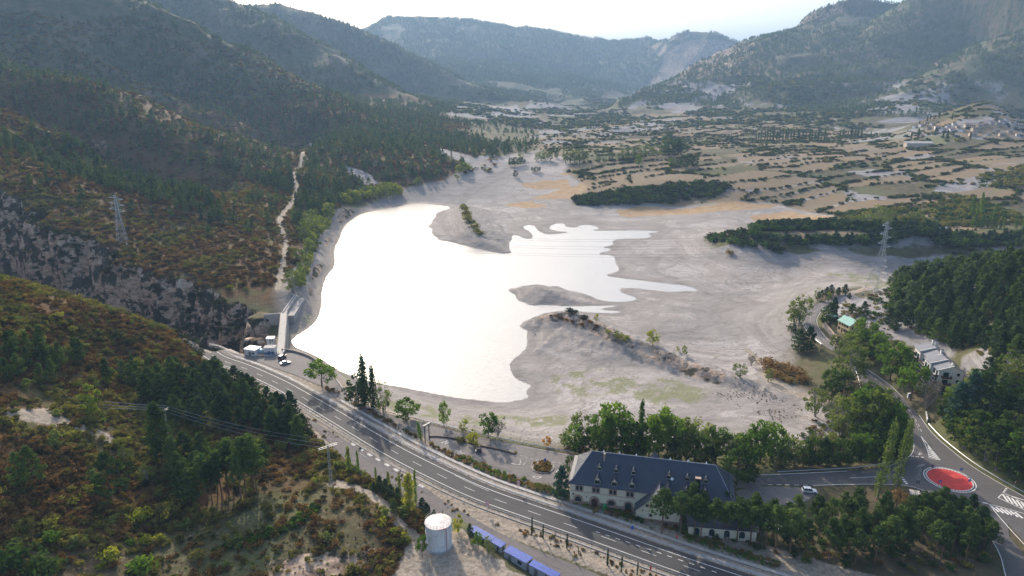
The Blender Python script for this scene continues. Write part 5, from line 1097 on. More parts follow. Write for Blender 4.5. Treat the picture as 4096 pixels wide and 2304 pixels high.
x, y = field_pts(330, 800, .13, -44, -4); k = heath_sel(x, y) & (gz(x, y) > 3); x, y = x[k], y[k]
growth('slope_scrub', 'brown and olive scrub on the slope above the gorge', x, y, heath_b, heath_idx(x, y), (1.2, 2.6), widef=1.25)
x, y = field_pts(800, 1500, .024, -44, 0); k = heath_sel(x, y) & (gz(x, y) > 8); x, y = x[k], y[k]
growth('hillside_scrub', 'brown scrub on the hillside far above the left shore', x, y, heath_b, heath_idx(x, y), (2.0, 4.0), widef=1.3)
cliffb = bset('darkb', 3, 330)
x, y = field_pts(300, 620, .16, -42, -10); ro, = look(x, y, 'rock'); n = fbm(x/11, y/11, 251, 3); k = (ro > .3) & (n > -.02) & (sdf(x, y, lake_xy) > 32) & (x < -90); x, y = x[k], y[k]
growth('cliff_scrub', 'dark shrubs clinging to the ledges of the gorge cliffs', x, y, cliffb, rng.integers(0, 3, len(x)), (1.6, 3.4), widef=1.1)
# hedges and scattered bushes in the valley
hedge = bset('darkb', 2, 340, 1.5, .5, 8, 7)+bset('dark', 2, 345, 1.5, .5, 8, 7)+bset('oliveb', 2, 350, 1.5, .5, 8, 7)
x, y = field_pts(420, 1900, .040, -12, 42); va, ed, ba, mu, hcv = look(x, y, 'val', 'edge', 'bad', 'mud', 'hc'); n = fbm(x/55, y/55, 261, 3)
p = va*(.03*sstep(0, .3, n)+(hcv < .16)*.20)*(1-ba*.75)*(mu < .3)
k = rng.uniform(size=x.shape) < p; x, y = x[k], y[k]; rr__ = np.hypot(x, y); idx = rng.integers(0, 6, len(x))
s = rng.uniform(1.5, 4.2, len(x))/1.3*(1+.35*sstep(800, 1600, rr__))
stuff('field_hedges', 'dark green hedges and scrub between the dry fields of the valley', 'hedges', hedge, np.stack([x, y, gz(x, y)-.2], 1), s, idx, width=s*1.25)
x, y = field_pts(420, 1700, .11, -12, 42); va, ba, mu = look(x, y, 'val', 'bad', 'mud'); ed = cells(x, y, 95, 30)[0]; n = fbm(x/70, y/70, 262, 3); k = (rng.uniform(size=x.shape) < va*(ed < .095)*sstep(-.45, -.1, n)*(1-ba*.6)*(mu < .3)); x, y = x[k], y[k]
s = rng.uniform(1.4, 3.2, len(x))/1.3; print('hedge lines', len(x))
stuff('hedge_lines', 'lines of dark hedge dividing the dry terraced fields', 'hedges', hedge, np.stack([x, y, gz(x, y)-.2], 1), s, rng.integers(0, 6, len(x)), width=s*1.15)
x, y = field_pts(1500, 3200, .008, -30, 42); ba, = look(x, y, 'bad'); n = fbm(x/130, y/130, 271, 4); z = gz(x, y); k = (z < 130) & (rng.uniform(size=x.shape) < sstep(-.2, .25, n)*(1-ba*.55)); x, y = x[k], y[k]
s = rng.uniform(3, 7, len(x))/1.3
stuff('far_scrub', 'scattered trees and scrub at the foot of the far mountains', 'scrub', hedge, np.stack([x, y, gz(x, y)-.3], 1), s, rng.integers(0, 6, len(x)), width=s*1.3)
def patch(name, label, polys, spacing, hr, protos, keep=1., widef=1.1, cat='scrub', h0=1.3):
    X, Y = [], []
    for p in polys: a, b = poly_pts(p, spacing); X.append(a); Y.append(b)
    x, y = np.concatenate(X), np.concatenate(Y); k = (rng.uniform(size=len(x)) < keep) & off_road(x, y, .6); x, y = x[k], y[k]
    return growth(name, label, x, y, protos, rng.integers(0, len(protos), len(x)), hr, h0=h0, widef=widef, cat=cat)
prom = bset('dark', 2, 360, 1.5, .42, 10, 8)+bset('darkb', 2, 365, 1.5, .42, 10, 8)
patch('promontory_scrub', 'dark evergreen scrub along the upper promontory above the mud', [[(1440,500),(1490,492),(1600,474),(1720,462),(1800,458),(1840,470),(1800,492),(1720,506),(1600,516),(1500,519),(1450,514)],[(1780,598),(1850,588),(1935,592),(1960,612),(2000,618),(1960,640),(1860,622),(1790,612)]], 3.6, (2., 5.5), prom, .85)
patch('promontory_hedge', 'dark conifer hedge rows along the wooded promontory', [[(1900,575),(2140,571),(2240,584),(2140,578),(1905,580)],[(1960,600),(2120,606),(2340,588),(2350,598),(2230,614),(2100,618),(1970,610)],[(2350,590),(2576,596),(2600,622),(2480,620),(2340,610)],[(2180,578),(2340,580),(2460,592),(2340,592),(2200,588)]], 2.6, (3., 6.5), [mk_column(370+i, 1.5, .2, 12, 8, .3, 'conif', .02)[0] for i in range(3)]+prom[:2], .95, 1.3)
patch('valley_thicket', 'green thicket on the right side of the valley', [[(2100,540),(2180,530),(2300,525),(2420,500),(2560,540),(2576,570),(2400,575),(2250,570),(2130,565)],[(2450,450),(2576,420),(2600,470),(2480,470)],[(2310,500),(2400,490),(2470,500),(2380,520)]], 5.5, (2, 5), bset('oliveb', 3, 375, 1.5, .4, 10, 8)+bset('dark', 2, 378, 1.5, .4, 10, 8), .8)
mixb = bset('oliveb', 2, 380)+bset('dark', 2, 383)+bset('rust', 1, 386)
patch('bank_scrub', 'mixed scrub under the trees around the junction and the river bank', [[(1900,1180),(2250,1160),(2290,1100),(2250,1030),(2130,1050),(2050,1060),(2020,1100),(2100,1150),(1900,1150)],[(1420,1140),(1600,1165),(1880,1185),(1890,1165),(1700,1140),(1420,1122)],[(2080,780),(2110,840),(2180,900),(2260,970),(2330,1010),(2300,900),(2200,800),(2130,760)],[(2340,1060),(2450,1160),(2600,1240),(2600,960),(2440,960)],[(1440,1275),(1650,1330),(1900,1385),(2100,1435),(2500,1430),(2470,1300),(2060,1270),(1900,1290),(1700,1290)]], 2.6, (.6, 1.9), mixb, .7)
patch('hill_scrub', 'scrub between the pines of the hill above the apartment block', [HILLW, [(2190,740),(2260,720),(2240,830),(2180,790)]], 3.4, (1, 2.6), mixb, .7)
patch('shore_willows', 'olive and yellow willows lining the left shore of the lake', [[(742,738),(765,640),(775,580),(800,540),(850,520),(835,560),(800,620),(785,680),(765,735)],[(850,500),(900,480),(1000,470),(1015,488),(930,500),(860,515)]], 5.2, (5, 9), [mk_broad(390+i, 6, .36, 14, 12, .7, 'yellow' if i % 2 else 'olive')[0] for i in range(4)], .85, 1.0, 'trees', 6.0)
# ================================================================ BUILDINGS
def slate_mat():
    b = NB('slate_roof'); br = b.n('ShaderNodeTexBrick'); br.inputs['Scale'].default_value = 1; br.inputs['Brick Width'].default_value = .5; br.inputs['Row Height'].default_value = .28; br.inputs['Mortar Size'].default_value = .03
    br.inputs['Color1'].default_value = (.022, .032, .056, 1); br.inputs['Color2'].default_value = (.030, .042, .070, 1); br.inputs['Mortar'].default_value = (.03, .035, .045, 1); tc = b.n('ShaderNodeTexCoord'); b.l(tc.outputs['Object'], br.inputs['Vector'])
    b.col(b.mix(b.ramp(b.noise(.5, 6, .65), [(.4, 0.), (.7, .35)]), br.outputs[0], (.048, .062, .09))); b.b.inputs['Roughness'].default_value = .5; b.b.inputs['Specular IOR Level'].default_value = .45; b.bump(b.noise(5, 4), .03, .5); return b.m
def stone_mat(name, c1, c2, mort, w_=.5, h_=.3):
    b = NB(name); v = b.n('ShaderNodeTexVoronoi'); v.feature = 'DISTANCE_TO_EDGE'; v.inputs['Scale'].default_value = 2.2; b.l(b.geo.outputs['Position'], v.inputs['Vector'])
    v2 = b.n('ShaderNodeTexVoronoi'); v2.inputs['Scale'].default_value = 2.2; b.l(b.geo.outputs['Position'], v2.inputs['Vector']); s = b.n('ShaderNodeSeparateColor'); b.l(v2.outputs['Color'], s.inputs[0])
    b.col(b.mix(b.ramp(v.outputs['Distance'], [(.03, 0.), (.08, 1.)]), mort, b.mix(s.outputs[0], c1, c2))); b.bump(v.outputs['Distance'], .08); return b.m
M['slate'] = slate_mat(); M['cream'] = plain('cream_render', (.56, .50, .38), .9, var=.10, scale=.7, bump=.01); M['stone'] = stone_mat('red_stone', (.24, .14, .10), (.33, .21, .16), (.30, .25, .2)); M['stone_grey'] = stone_mat('rubble_stone', (.26, .22, .19), (.38, .33, .28), (.2, .18, .16))
M['glass'] = plain('dark_glass', (.016, .035, .040), .12, var=.3, scale=2); M['door'] = plain('dark_wood', (.06, .028, .022), .6, scale=4); M['white'] = plain('white_wall', (.66, .65, .63), .85, var=.09, scale=.8, bump=.01)
M['white_metal'] = plain('white_metal', (.74, .74, .73), .5, var=.10, scale=1.2); M['black'] = plain('black_paint', (.012, .012, .014), .4, scale=2); M['rail'] = plain('brown_rail', (.09, .055, .04), .7, scale=3); M['brick'] = plain('tan_brick', (.36, .27, .20), .9, var=.25, scale=4)
M['grey_roof'] = plain('grey_roof', (.17, .175, .19), .6, var=.15, scale=.8, bump=.02); M['teal'] = None
def sheet_mat(name, c, c2, axis=(6, .1, 1)):
    b = NB(name); tc = b.n('ShaderNodeTexCoord'); wv = b.n('ShaderNodeTexWave'); wv.bands_direction = 'X'; wv.inputs['Scale'].default_value = .8; wv.inputs['Distortion'].default_value = .3; b.l(tc.outputs['Object'], wv.inputs['Vector'])
    b.col(b.mix(b.ramp(wv.outputs[0], [(.1, 0.), (.3, 1.)]), c2, b.mix(b.ramp(b.noise(.8, 5, .6), [(.3, 0.), (.7, 1.)]), c, tuple(x*1.25 for x in c)))); b.b.inputs['Roughness'].default_value = .55; b.bump(wv.outputs[0], .05, .6); return b.m
M['teal'] = sheet_mat('green_sheet_roof', (.16, .37, .32), (.10, .24, .21)); M['blue'] = plain('blue_roof_sheet', (.028, .075, .33), .5, var=.25, scale=.9); M['cabin'] = plain('cabin_grey', (.30, .31, .33), .6, var=.12, scale=1); M['redpipe'] = plain('red_pipe', (.42, .03, .03), .5, scale=3); M['igloo'] = plain('green_plastic', (.02, .20, .055), .45, scale=2)
M['terra'] = plain('terracotta', (.36, .25, .19), .9, var=.25, scale=.25); M['ochre'] = plain('ochre_wall', (.50, .42, .33), .9, var=.15, scale=.3); M['cream2'] = plain('ochre_cream_render', (.62, .46, .25), .9, var=.12, scale=.8)
def frame(name, label, cat, x, y, z, rot, group=None): return thing(name, label, cat, (x, y, z), rot, group)
def quadmb(*qs, mi=0):
    mb = MB()
    for q in qs: mb.add(q, [tuple(range(len(q)))], mi)
    return mb
def slab(pts, t=.12):
    """a roof sheet with thickness (pts counter-clockwise seen from outside)"""
    p = [Vector(q) for q in pts]; n = (p[1]-p[0]).cross(p[2]-p[0]).normalized(); k = len(p)
    return MB().add([tuple(q) for q in p]+[tuple(q-n*t) for q in p], [tuple(range(k)), tuple(range(2*k-1, k-1, -1))]+[(i, k+i, k+(i+1) % k, (i+1) % k) for i in range(k)])
def merge(a, b): return a.add(b.v, b.f, 0)
HR = math.atan2(-10.2, 44.9)
hotel = frame('hotel', 'long cream hotel with a big blue slate roof and rows of pointed dormers', 'building', 17.1, 175, 0, HR)
HL, HWD, HE, HZ = 46.0, 14.6, 7.0, 13.7
def wall_box(mb, x0, y0, x1, y1, z0, z1): return mb.box(x0, y0, z0, x1, y1, z1)
wall_box(MB(), 0, 0, HL, HWD, -2, HE).build('wall', M['cream'], hotel)
rf = MB(); e = .65; kz = HE+.75; ky = .55
A_ = [(-e,-e,HE-.12),(HL+e,-e,HE-.12),(HL+e,HWD+e,HE-.12),(-e,HWD+e,HE-.12)]; B_ = [(ky,ky,kz),(HL-ky,ky,kz),(HL-ky,HWD-ky,kz),(ky,HWD-ky,kz)]; r0, r1 = (5.3,HWD/2,HZ), (HL-5,HWD/2,HZ)
rf.add(A_+B_+[r0, r1]+[(x,y,z-.14) for x,y,z in A_], [(0,1,5,4),(1,2,6,5),(2,3,7,6),(3,0,4,7),(4,5,9,8),(5,6,9),(6,7,8,9),(7,4,8),(0,10,11,1),(1,11,12,2),(2,12,13,3),(3,13,10,0),(10,13,12,11)])
roof = rf.build('roof', M['slate'], hotel)
rd = MB().bar((5.3,HWD/2,HZ+.03),(HL-5,HWD/2,HZ+.03),.13,6)
for a_, b_ in ((B_[0],r0),(B_[3],r0),(B_[1],r1),(B_[2],r1)): rd.bar(a_, b_, .09, 5)
rd.build('ridge_cap', plain('zinc', (.30,.32,.35), .4, .5), roof)
for x in (8.8,13.5,18.4,28.2,33.3,38.4): MB().lathe([(.45,-.3),(.3,.1),(.02,.75)], 4, (x,HWD/2+.8,HZ-.3)).build('finial', M['white_metal'], roof)
MB().lathe([(1.55,-1.2),(1.5,0),(.03,1.9)], 4, (23.6,HWD/2+1.6,HZ-.6)).build('stair_tower_roof', M['slate'], roof)
ch = MB().box(8.95,5.3,11.0,9.45,5.9,14.3).box(8.9,5.25,14.3,9.5,5.95,14.4); ch.build('chimney', M['brick'], hotel)
ch = MB().box(35.3,1.0,7.6,36.7,1.9,12.4); ch2 = ch.build('chimney', M['black'], hotel); MB().box(35.2,.9,12.4,36.8,2.0,12.55).build('cap', M['brick'], ch2)
def roof_z(y): return kz+(y-ky)*(HZ-kz)/(HWD/2-ky)
def dormer(x, y0, w_, hh):
    """front face stands at y0, runs back into the slope"""
    z0 = roof_z(y0)-.15; zt = z0+hh*.52; za = z0+hh; yb = y0+(zt-z0)/((HZ-kz)/(HWD/2-ky))+.15; ya = y0+(za-z0)/((HZ-kz)/(HWD/2-ky))+.2; o = w_*.66
    d = MB().add([(x-w_/2,y0,z0),(x+w_/2,y0,z0),(x+w_/2,y0,zt),(x,y0,za-.1),(x-w_/2,y0,zt),(x-w_/2,yb,zt),(x+w_/2,yb,zt)], [(0,1,2,3,4),(0,4,5),(1,6,2)]).build('dormer', M['cream'], hotel)
    R_ = MB(); yf = y0-.28
    for sg in (-1, 1):
        q = [(x,yf,za+.06),(x,ya,za+.06),(x+sg*o,yb-.2,zt-.28),(x+sg*o,yf,zt-.28)]; merge(R_, slab(q if sg < 0 else q[::-1], .09))
    R_.bar((x,yf,za+.08),(x,ya-.2,za+.08),.06,4); R_.build('dormer_roof', M['slate'], d)
    MB().box(x-w_*.43,y0-.06,z0+.12,x+w_*.43,y0-.01,zt-.16).build('surround', M['door'], d)
    MB().box(x-w_*.36,y0-.09,z0+.2,x-.04,y0-.055,zt-.24).box(x+.04,y0-.09,z0+.2,x+w_*.36,y0-.055,zt-.24).build('pane', M['glass'], d)
    MB().box(x-w_*.5,y0-.35,z0-.04,x+w_*.5,y0-.05,z0+.06).build('sill', M['galv'], d)
for x in (7.9,12.8,17.8,27.9,33.0,38.1): dormer(x, .25, 1.7, 2.5); dormer(x+.2, 3.3, 1.35, 1.9)
MB().lathe([(.02,0),(.3,.06),(.42,.18)], 12, (0,0,0)).build('satellite_dish', M['white_metal'], hotel, M=Matrix.Translation((28.9,2.4,10.6))@Matrix.Rotation(1.1,4,'X'))
def arch_pts(x, z0, z1, w_, n=10):
    r = w_/2; zc = z1-r; return [(x-r, z0)]+[(x-r*math.cos(PI*i/n), zc+r*math.sin(PI*i/n)) for i in range(n+1)]+[(x+r, z0)]
def arch(mb, x, z0, z1, w_, y0, y1):
    p = arch_pts(x, z0, z1, w_); k = len(p); mb.add([(a,y0,b) for a,b in p]+[(a,y1,b) for a,b in p], [tuple(range(k)), tuple(range(2*k-1,k-1,-1))]+[(i,(i+1)%k,k+(i+1)%k,k+i) for i in range(k)]); return mb
MB().box(-.06,-.06,4.05,19.0,.02,4.28).build('string_course', M['brick'], hotel)
bc = MB().box(-.09,-.11,-2,19.2,.0,1.15)
for x, z1, w_ in ((2.5,3.15,2.8),(7.3,3.3,3.0),(12.2,3.1,2.9),(17.1,3.1,2.7)): arch(bc, x, .6, z1, w_, -.13, .0)
bc.build('stone_base', M['stone'], hotel)
for x in (2.7,7.6,12.5,17.4):
    s_ = MB().box(x-1.2,-.10,4.42,x+1.2,.0,6.45).build('window', M['stone'], hotel)
    for dx in (-.55,.55): MB().box(x+dx-.36,-.15,4.75,x+dx+.36,-.10,6.0).build('pane', M['glass'], s_)
    MB().box(x-1.25,-.2,4.34,x+1.25,-.03,4.44).build('sill', M['brick'], s_)
for x in (2.5,12.2):
    s_ = arch(MB(), x, .95, 2.55, 1.75, -.20, -.135).build('arched_window', M['glass'], hotel); MB().box(x-.04,-.23,.95,x+.04,-.20,2.5).box(x-.85,-.23,1.65,x+.85,-.20,1.73).build('frame', M['door'], s_)
for x, m_ in ((7.3, 'door'), (17.1, 'glass')):
    s_ = arch(MB(), x, -.3, 2.55, 1.8, -.20, -.135).build('door', M[m_], hotel); MB().box(x-.03,-.23,-.3,x+.03,-.20,2.5).build('frame', M['black'], s_)
for x in (4.9,14.7): MB().lathe([(.03,-.28),(.14,-.1),(.17,.12),(.02,.25)], 6, (x,-.35,2.9)).bar((x,-.02,3.0),(x,-.35,3.15),.03).build('wall_lamp', M['black'], hotel)
MB().box(.7,-.05,2.85,1.35,-.0,3.4).build('plaque', M['door'], hotel)
# gabled wing towards the highway
W0, WA, W1, WY = 19.4, 25.6, 31.6, -3.2
wg = MB().add([(W0,WY,-2),(W1,WY,-2),(W1,WY,3.4),(WA,WY,9.35),(W0,WY,2.75),(W0,1,-2),(W1,1,-2),(W1,1,3.4),(W0,1,2.75)], [(0,1,2,3,4),(0,4,8,5),(1,6,7,2)]).build('wing_wall', M['cream'], hotel)
wr = MB(); yb_ = lambda z: ky+(z-kz)*(HWD/2-ky)/(HZ-kz)+.1
L_ = [(WA,WY-.6,9.6),(WA,yb_(9.6),9.6),(W0-.5,.3,2.6),(W0-.5,WY-.6,2.6)]; merge(wr, slab(L_, .16))
R_ = [(WA,WY-.6,9.6),(W1+.5,WY-.6,3.1),(W1+.5,.3,3.1),(WA,yb_(9.6),9.6)]; merge(wr, slab(R_, .16)); wr.bar((WA,WY-.6,9.62),(WA,yb_(9.6)-.2,9.62),.09,5).build('wing_roof', M['slate'], hotel)
MB().box(W0-.07,WY-.08,-2,W1+.07,WY,.35).build('stone_base', M['stone'], wg)
for x, z in ((22.5,4.5),(23.65,4.5),(24.8,4.5),(23.6,1.5),(29.4,4.6),(28.2,1.5)):
    s_ = MB().box(x-.58,WY-.06,z-.5,x+.58,WY,z+.55).build('window', M['brick'], hotel); MB().box(x-.34,WY-.1,z-.38,x+.34,WY-.06,z+.42).build('pane', M['glass'], s_)
rw = MB().lathe([(.75,0),(.75,.08)], 18).build('round_window', M['brick'], hotel, M=Matrix.Translation((25.5,WY,7.0))@Matrix.Rotation(PI/2,4,'X')); MB().lathe([(.45,.08),(.45,.12)], 16).build('pane', M['glass'], rw, M=Matrix.Translation((25.5,WY,7.0))@Matrix.Rotation(PI/2,4,'X'))
MB().lathe([(.03,-.28),(.14,-.1),(.17,.12),(.02,.25)], 6, (21.3,WY-.3,2.9)).bar((21.3,WY,3.0),(21.3,WY-.3,3.15),.03).build('wall_lamp', M['black'], hotel)
for i in range(4):
    x = 34+i*3.1; s_ = MB().box(x-1.1,-.10,4.42,x+1.1,.0,6.4).build('window', M['stone'], hotel); MB().box(x-.8,-.15,4.75,x-.08,-.1,6.0).box(x+.08,-.15,4.75,x+.8,-.1,6.0).build('pane', M['glass'], s_)
MB().box(HL,3,4.4,HL+.08,5,6.3).build('side_window', M['glass'], hotel)
# annex, and a roof with its sun glint painted white, half hidden by pines
p0 = P(1731,1322,3); p1 = P(1908,1337,3)
an = math.atan2(p1[1]-p0[1], p1[0]-p0[0]); La = math.hypot(p1[0]-p0[0], p1[1]-p0[1])
ax = frame('annex', 'low annex with a slate lean-to roof, half hidden behind the pines below the hotel', 'building', p0[0], p0[1], 0, an)
MB().box(.3,.3,-2,La-.3,4.4,3.0).build('wall', M['cream'], ax)
slab([(-.2,-.2,2.9),(La+.2,-.2,2.9),(La+.2,5.0,4.3),(-.2,5.0,4.3)], .15).build('roof', M['slate'], ax)
for x in (2.5,6.5,10.5,14.5):
    if x < La-1: arch(MB(), x, .2, 2.3, 1.5, .2, .28).build('window', M['glass'], ax)
p0 = P(1914,1322,2.8); p1 = P(1998,1338,2.8); an = math.atan2(p1[1]-p0[1], p1[0]-p0[0]); La = math.hypot(p1[0]-p0[0], p1[1]-p0[1])
cn = frame('painted_glint_roof', 'roof with its sun glint painted white, showing between the pine trunks right of the annex', 'canopy', p0[0], p0[1], 0, an)
slab([(0,0,2.6),(La,0,2.6),(La,3.6,3.2),(0,3.6,3.2)], .08).build('cover', M['white_metal'], cn)  # plain white colour stands for sunlight glinting off this roof
pc_ = MB()
for x in (.2, La/2, La-.2): pc_.bar((x,.15,-.8),(x,.15,2.55),.06).bar((x,3.4,-.8),(x,3.4,3.1),.06)
pc_.build('frame', M['galv'], cn)
# cream house with the green roof
hx_, hy_ = P(2106.2,828.6,4)[:2]; gx_, gy_ = P(2132.8,842.7,4)[:2]; an = math.atan2(gy_-hy_, gx_-hx_); Lh = math.hypot(gx_-hx_, gy_-hy_)+.6; zb = 3.9
ho = frame('cream_house', 'ochre cream house with a turquoise sheet roof and brown shutters', 'house', hx_, hy_, zb, an)
D_ = 6.6; MB().box(0,0,-3,Lh,D_,5.0).add([(Lh,0,5),(Lh,D_,5),(Lh,D_/2,7.2),(0,0,5),(0,D_,5),(0,D_/2,7.2)], [(0,1,2),(3,5,4)]).build('wall', M['cream2'], ho)
hr = MB(); merge(hr, slab([(-.4,-.45,4.85),(Lh+.4,-.45,4.85),(Lh+.4,D_/2,7.35),(-.4,D_/2,7.35)], .12)); merge(hr, slab([(Lh+.4,D_+.45,4.85),(-.4,D_+.45,4.85),(-.4,D_/2,7.35),(Lh+.4,D_/2,7.35)], .12)); hr.build('roof', M['teal'], ho)
MB().box(.3,3.0,6.4,1.0,3.7,8.3).box(.22,2.92,8.3,1.08,3.78,8.42).build('chimney', M['brick'], ho)
for x in (1.2,3.1,4.9,6.7):
    s_ = MB().box(x-.3,-.04,3.2,x+.3,0,4.3).build('window', M['glass'], ho); MB().box(x-.62,-.07,3.2,x-.32,-.02,4.3).box(x+.32,-.07,3.2,x+.62,-.02,4.3).build('shutter', M['door'], s_)
for x in (1.2,5.0,6.7):
    s_ = MB().box(x-.35,-.04,.7,x+.35,0,2.1).build('window', M['glass'], ho); MB().box(x-.75,-.07,.7,x-.37,-.02,2.1).box(x+.37,-.07,.7,x+.75,-.02,2.1).build('shutter', M['door'], s_)
MB().box(2.7,-.05,-.2,3.6,0,2.1).build('door', M['door'], ho); MB().box(-.02,-.05,2.55,Lh+.02,-.01,2.68).build('string_course', M['brick'], ho)
s_ = MB().box(Lh,2.8,5.0,Lh+.05,3.7,5.6).build('attic_window', M['door'], ho); MB().box(Lh,1.2,3.0,Lh+.05,1.9,4.2).box(Lh,4.4,3.0,Lh+.05,5.1,4.2).build('gable_window', M['glass'], ho)
q = P(2098,806,4); sh = frame('garden_shed', 'small shed with a pale green lean-to roof left of the cream house', 'shed', q[0], q[1]+2, 3.6, an)
MB().box(-1.5,-1.2,-1,1.5,1.2,2.0).build('wall', M['door'], sh); slab([(-1.9,-1.6,2.0),(1.9,-1.6,2.0),(1.9,1.6,2.5),(-1.9,1.6,2.5)], .08).build('roof', M['teal'], sh)
def wall_along(name, label, pts, z0, h, w_, mat, cat='wall', cap=None):
    l = resample(np.array(pts), 2.0); zz = np.array([ground(a, b) for a, b in l]) if z0 is None else np.full(len(l), z0); o = thing(name, label, cat, (l[0][0], l[0][1], zz[0])); a = offset(l, -w_/2)-l[0]; b = offset(l, w_/2)-l[0]; n = len(l); zz = zz-zz[0]; mb = MB()
    for i in range(n-1):
        z1, z2 = zz[i]+h, zz[i+1]+h; B0, B1 = zz[i]-2, zz[i+1]-2
        mb.add([(*a[i],B0),(*b[i],B0),(*b[i+1],B1),(*a[i+1],B1),(*a[i],z1),(*b[i],z1),(*b[i+1],z2),(*a[i+1],z2)], [(4,5,6,7),(0,4,7,3),(1,2,6,5)]+([(0,1,5,4)] if i == 0 else [])+([(2,3,7,6)] if i == n-2 else []))
    mb.build('masonry', mat, o)
    if cap is not None:
        c_ = MB(); a2 = offset(l, -w_/2-.08)-l[0]; b2 = offset(l, w_/2+.08)-l[0]
        for i in range(n-1): c_.add([(*a2[i],zz[i]+h+.002),(*b2[i],zz[i]+h+.002),(*b2[i+1],zz[i+1]+h+.002),(*a2[i+1],zz[i+1]+h+.002),(*a2[i],zz[i]+h+.12),(*b2[i],zz[i]+h+.12),(*b2[i+1],zz[i+1]+h+.12),(*a2[i+1],zz[i+1]+h+.12)], [(4,5,6,7),(0,4,7,3),(1,2,6,5)])
        c_.build('coping', cap, o)
    return o
wall_along('retaining_wall', 'rubble stone retaining wall between the bend of the road and the cream house garden', XY([(2070,822),(2082,838),(2096,855),(2104,866)], 0), .0, 3.2, .6, M['stone_grey'], cap=M['brick'])
wall_along('garden_wall', 'low white garden wall on the outer side of the junction under the trees', XY([(2332,1062),(2332,1052),(2328,1040)], 0), .0, 1.1, .3, M['white'])
# apartment block, four stepped bays
ab = frame('apartment_block', 'white four-bay apartment block with stepped grey roofs and dark balconies', 'building', 165.2, 243.0, 4.0, math.atan2(22.4, 3.8)-PI/2)
wl = MB(); rfm = MB(); bl = MB(); rl = MB(); wn = []
for k in range(4):
    y0 = k*5.7; y1 = y0+5.65; dx = (0, -.9, .5, -.5)[k]; ze = 8.4+(0, .5, .5, 1.0)[k]; zr = ze+1.9; xr = 4.9; xb = 8.8
    wl.add([(dx,y0,-6),(xb,y0,-6),(xb,y1,-6),(dx,y1,-6),(dx,y0,ze),(xb,y0,ze-.6),(xb,y1,ze-.6),(dx,y1,ze),(xr,y0,zr),(xr,y1,zr)], [(0,1,5,8,4),(3,7,9,6,2),(0,4,7,3),(1,2,6,5),(4,8,9,7),(5,6,9,8)])
    r_ = slab([(dx-.7,y0-.15,ze+.02),(xr,y0-.15,zr+.15),(xr,y1+.1,zr+.15),(dx-.7,y1+.1,ze+.02)], .12); r_.build('roof_panel', M['grey_roof'], ab)
    r_ = slab([(xr,y0-.15,zr+.15),(xb+.6,y0-.15,ze-.7),(xb+.6,y1+.1,ze-.7),(xr,y1+.1,zr+.15)], .12); r_.build('roof_panel', M['grey_roof'], ab)
    slab([(dx-.8,y0-.32,ze+.14),(xr,y0-.32,zr+.29),(xr,y0-.1,zr+.29),(dx-.8,y0-.1,ze+.14)], .22).build('parapet', M['white'], ab)
    for lv in range(3):
        z = -.1+lv*2.8; b_ = MB().box(dx-1.5,y0+.3,z-.15,dx,y1-.3,z).build('balcony', M['white'], ab)
        g_ = MB().box(dx-1.5,y0+.3,z+.85,dx-1.42,y1-.3,z+.95).box(dx-1.5,y0+.3,z+.05,dx-1.45,y1-.3,z+.8); g_.box(dx-1.5,y0+.25,z,dx,y0+.3,z+.95).build('railing', M['rail'], b_)
        MB().box(dx-.05,y0+.8,z+.1,dx-.005,y0+2.4,z+2.2).box(dx-.05,y0+3.2,z+.1,dx-.005,y0+4.8,z+2.2).build('balcony_door', M['glass'], b_)
wl.build('wall', M['white'], ab)
for lv in range(3):
    z = -.1+lv*2.8
    for x in (7.0,): s_ = MB().box(x-.5,-.05,z+.9,x+.5,-.005,z+2.1).build('window', M['glass'], ab); MB().box(x-.6,-.12,z+.8,x+.6,-.02,z+.9).build('sill', M['white'], s_)
    b_ = MB().box(1.0,-1.4,z-.15,4.4,-.01,z).build('balcony', M['white'], ab); MB().box(1.0,-1.4,z+.02,4.4,-1.34,z+.95).box(1.0,-1.34,z+.02,1.06,0,z+.95).box(4.34,-1.34,z+.02,4.4,0,z+.95).build('railing', M['rail'], b_); MB().box(1.6,-.05,z+.1,3.6,-.005,z+2.2).build('balcony_door', M['glass'], b_)
for x, y, z in ((4.6,1.0,10.6),(5.0,12.5,11.2),(6.6,21.5,11.4),(5.4,22.0,11.8)): c_ = MB().box(x,y,z-1.5,x+.8,y+.8,z+1.0).build('chimney', M['white'], ab); MB().box(x-.08,y-.08,z+1.0,x+.88,y+.88,z+1.15).build('cap', M['black'], c_)
MB().bar((6,20,11),(6,20,14.5),.04).bar((5.4,20,14.2),(6.6,20,14.2),.03).bar((5.6,20,13.8),(6.4,20,13.8),.03).build('aerial', M['galv'], ab)
# water tank
q = P(1101,1391,1.5); TX, TY = q[0], q[1]+3.4
tk = thing('water_tank', 'round white water tank with rusty stains, a top railing and a red pipe', 'tank', (TX, TY, 1.5))
def tank_mat():
    b = NB('stained_white_steel'); s = b.noise(1, 5, .65, b.scaled((2.2, 2.2, .18))); n = b.noise(.6, 5); c = b.mix(b.ramp(s, [(.50, 0.), (.68, .6)]), (.66, .65, .64), (.40, .33, .27)); b.col(b.mix(b.ramp(n, [(.5, 0.), (.7, .5)]), c, (.48, .45, .42))); b.b.inputs['Roughness'].default_value = .6; return b.m
M['tank'] = tank_mat(); MB().lathe([(3.45,-.5),(3.45,7.0)], 48).build('shell', M['tank'], tk)
MB().lathe([(3.55,6.99),(3.55,7.1),(0.01,7.45)], 48).build('lid', plain('rust_stained_lid', (.62,.58,.54), .6, var=.3, scale=.7), tk)
rb = MB()
for z in (2.3,4.6): rb.lathe([(3.45,z),(3.5,z+.03),(3.45,z+.06)], 48)
rb.build('seam', M['tank'], tk); tr_ = MB()
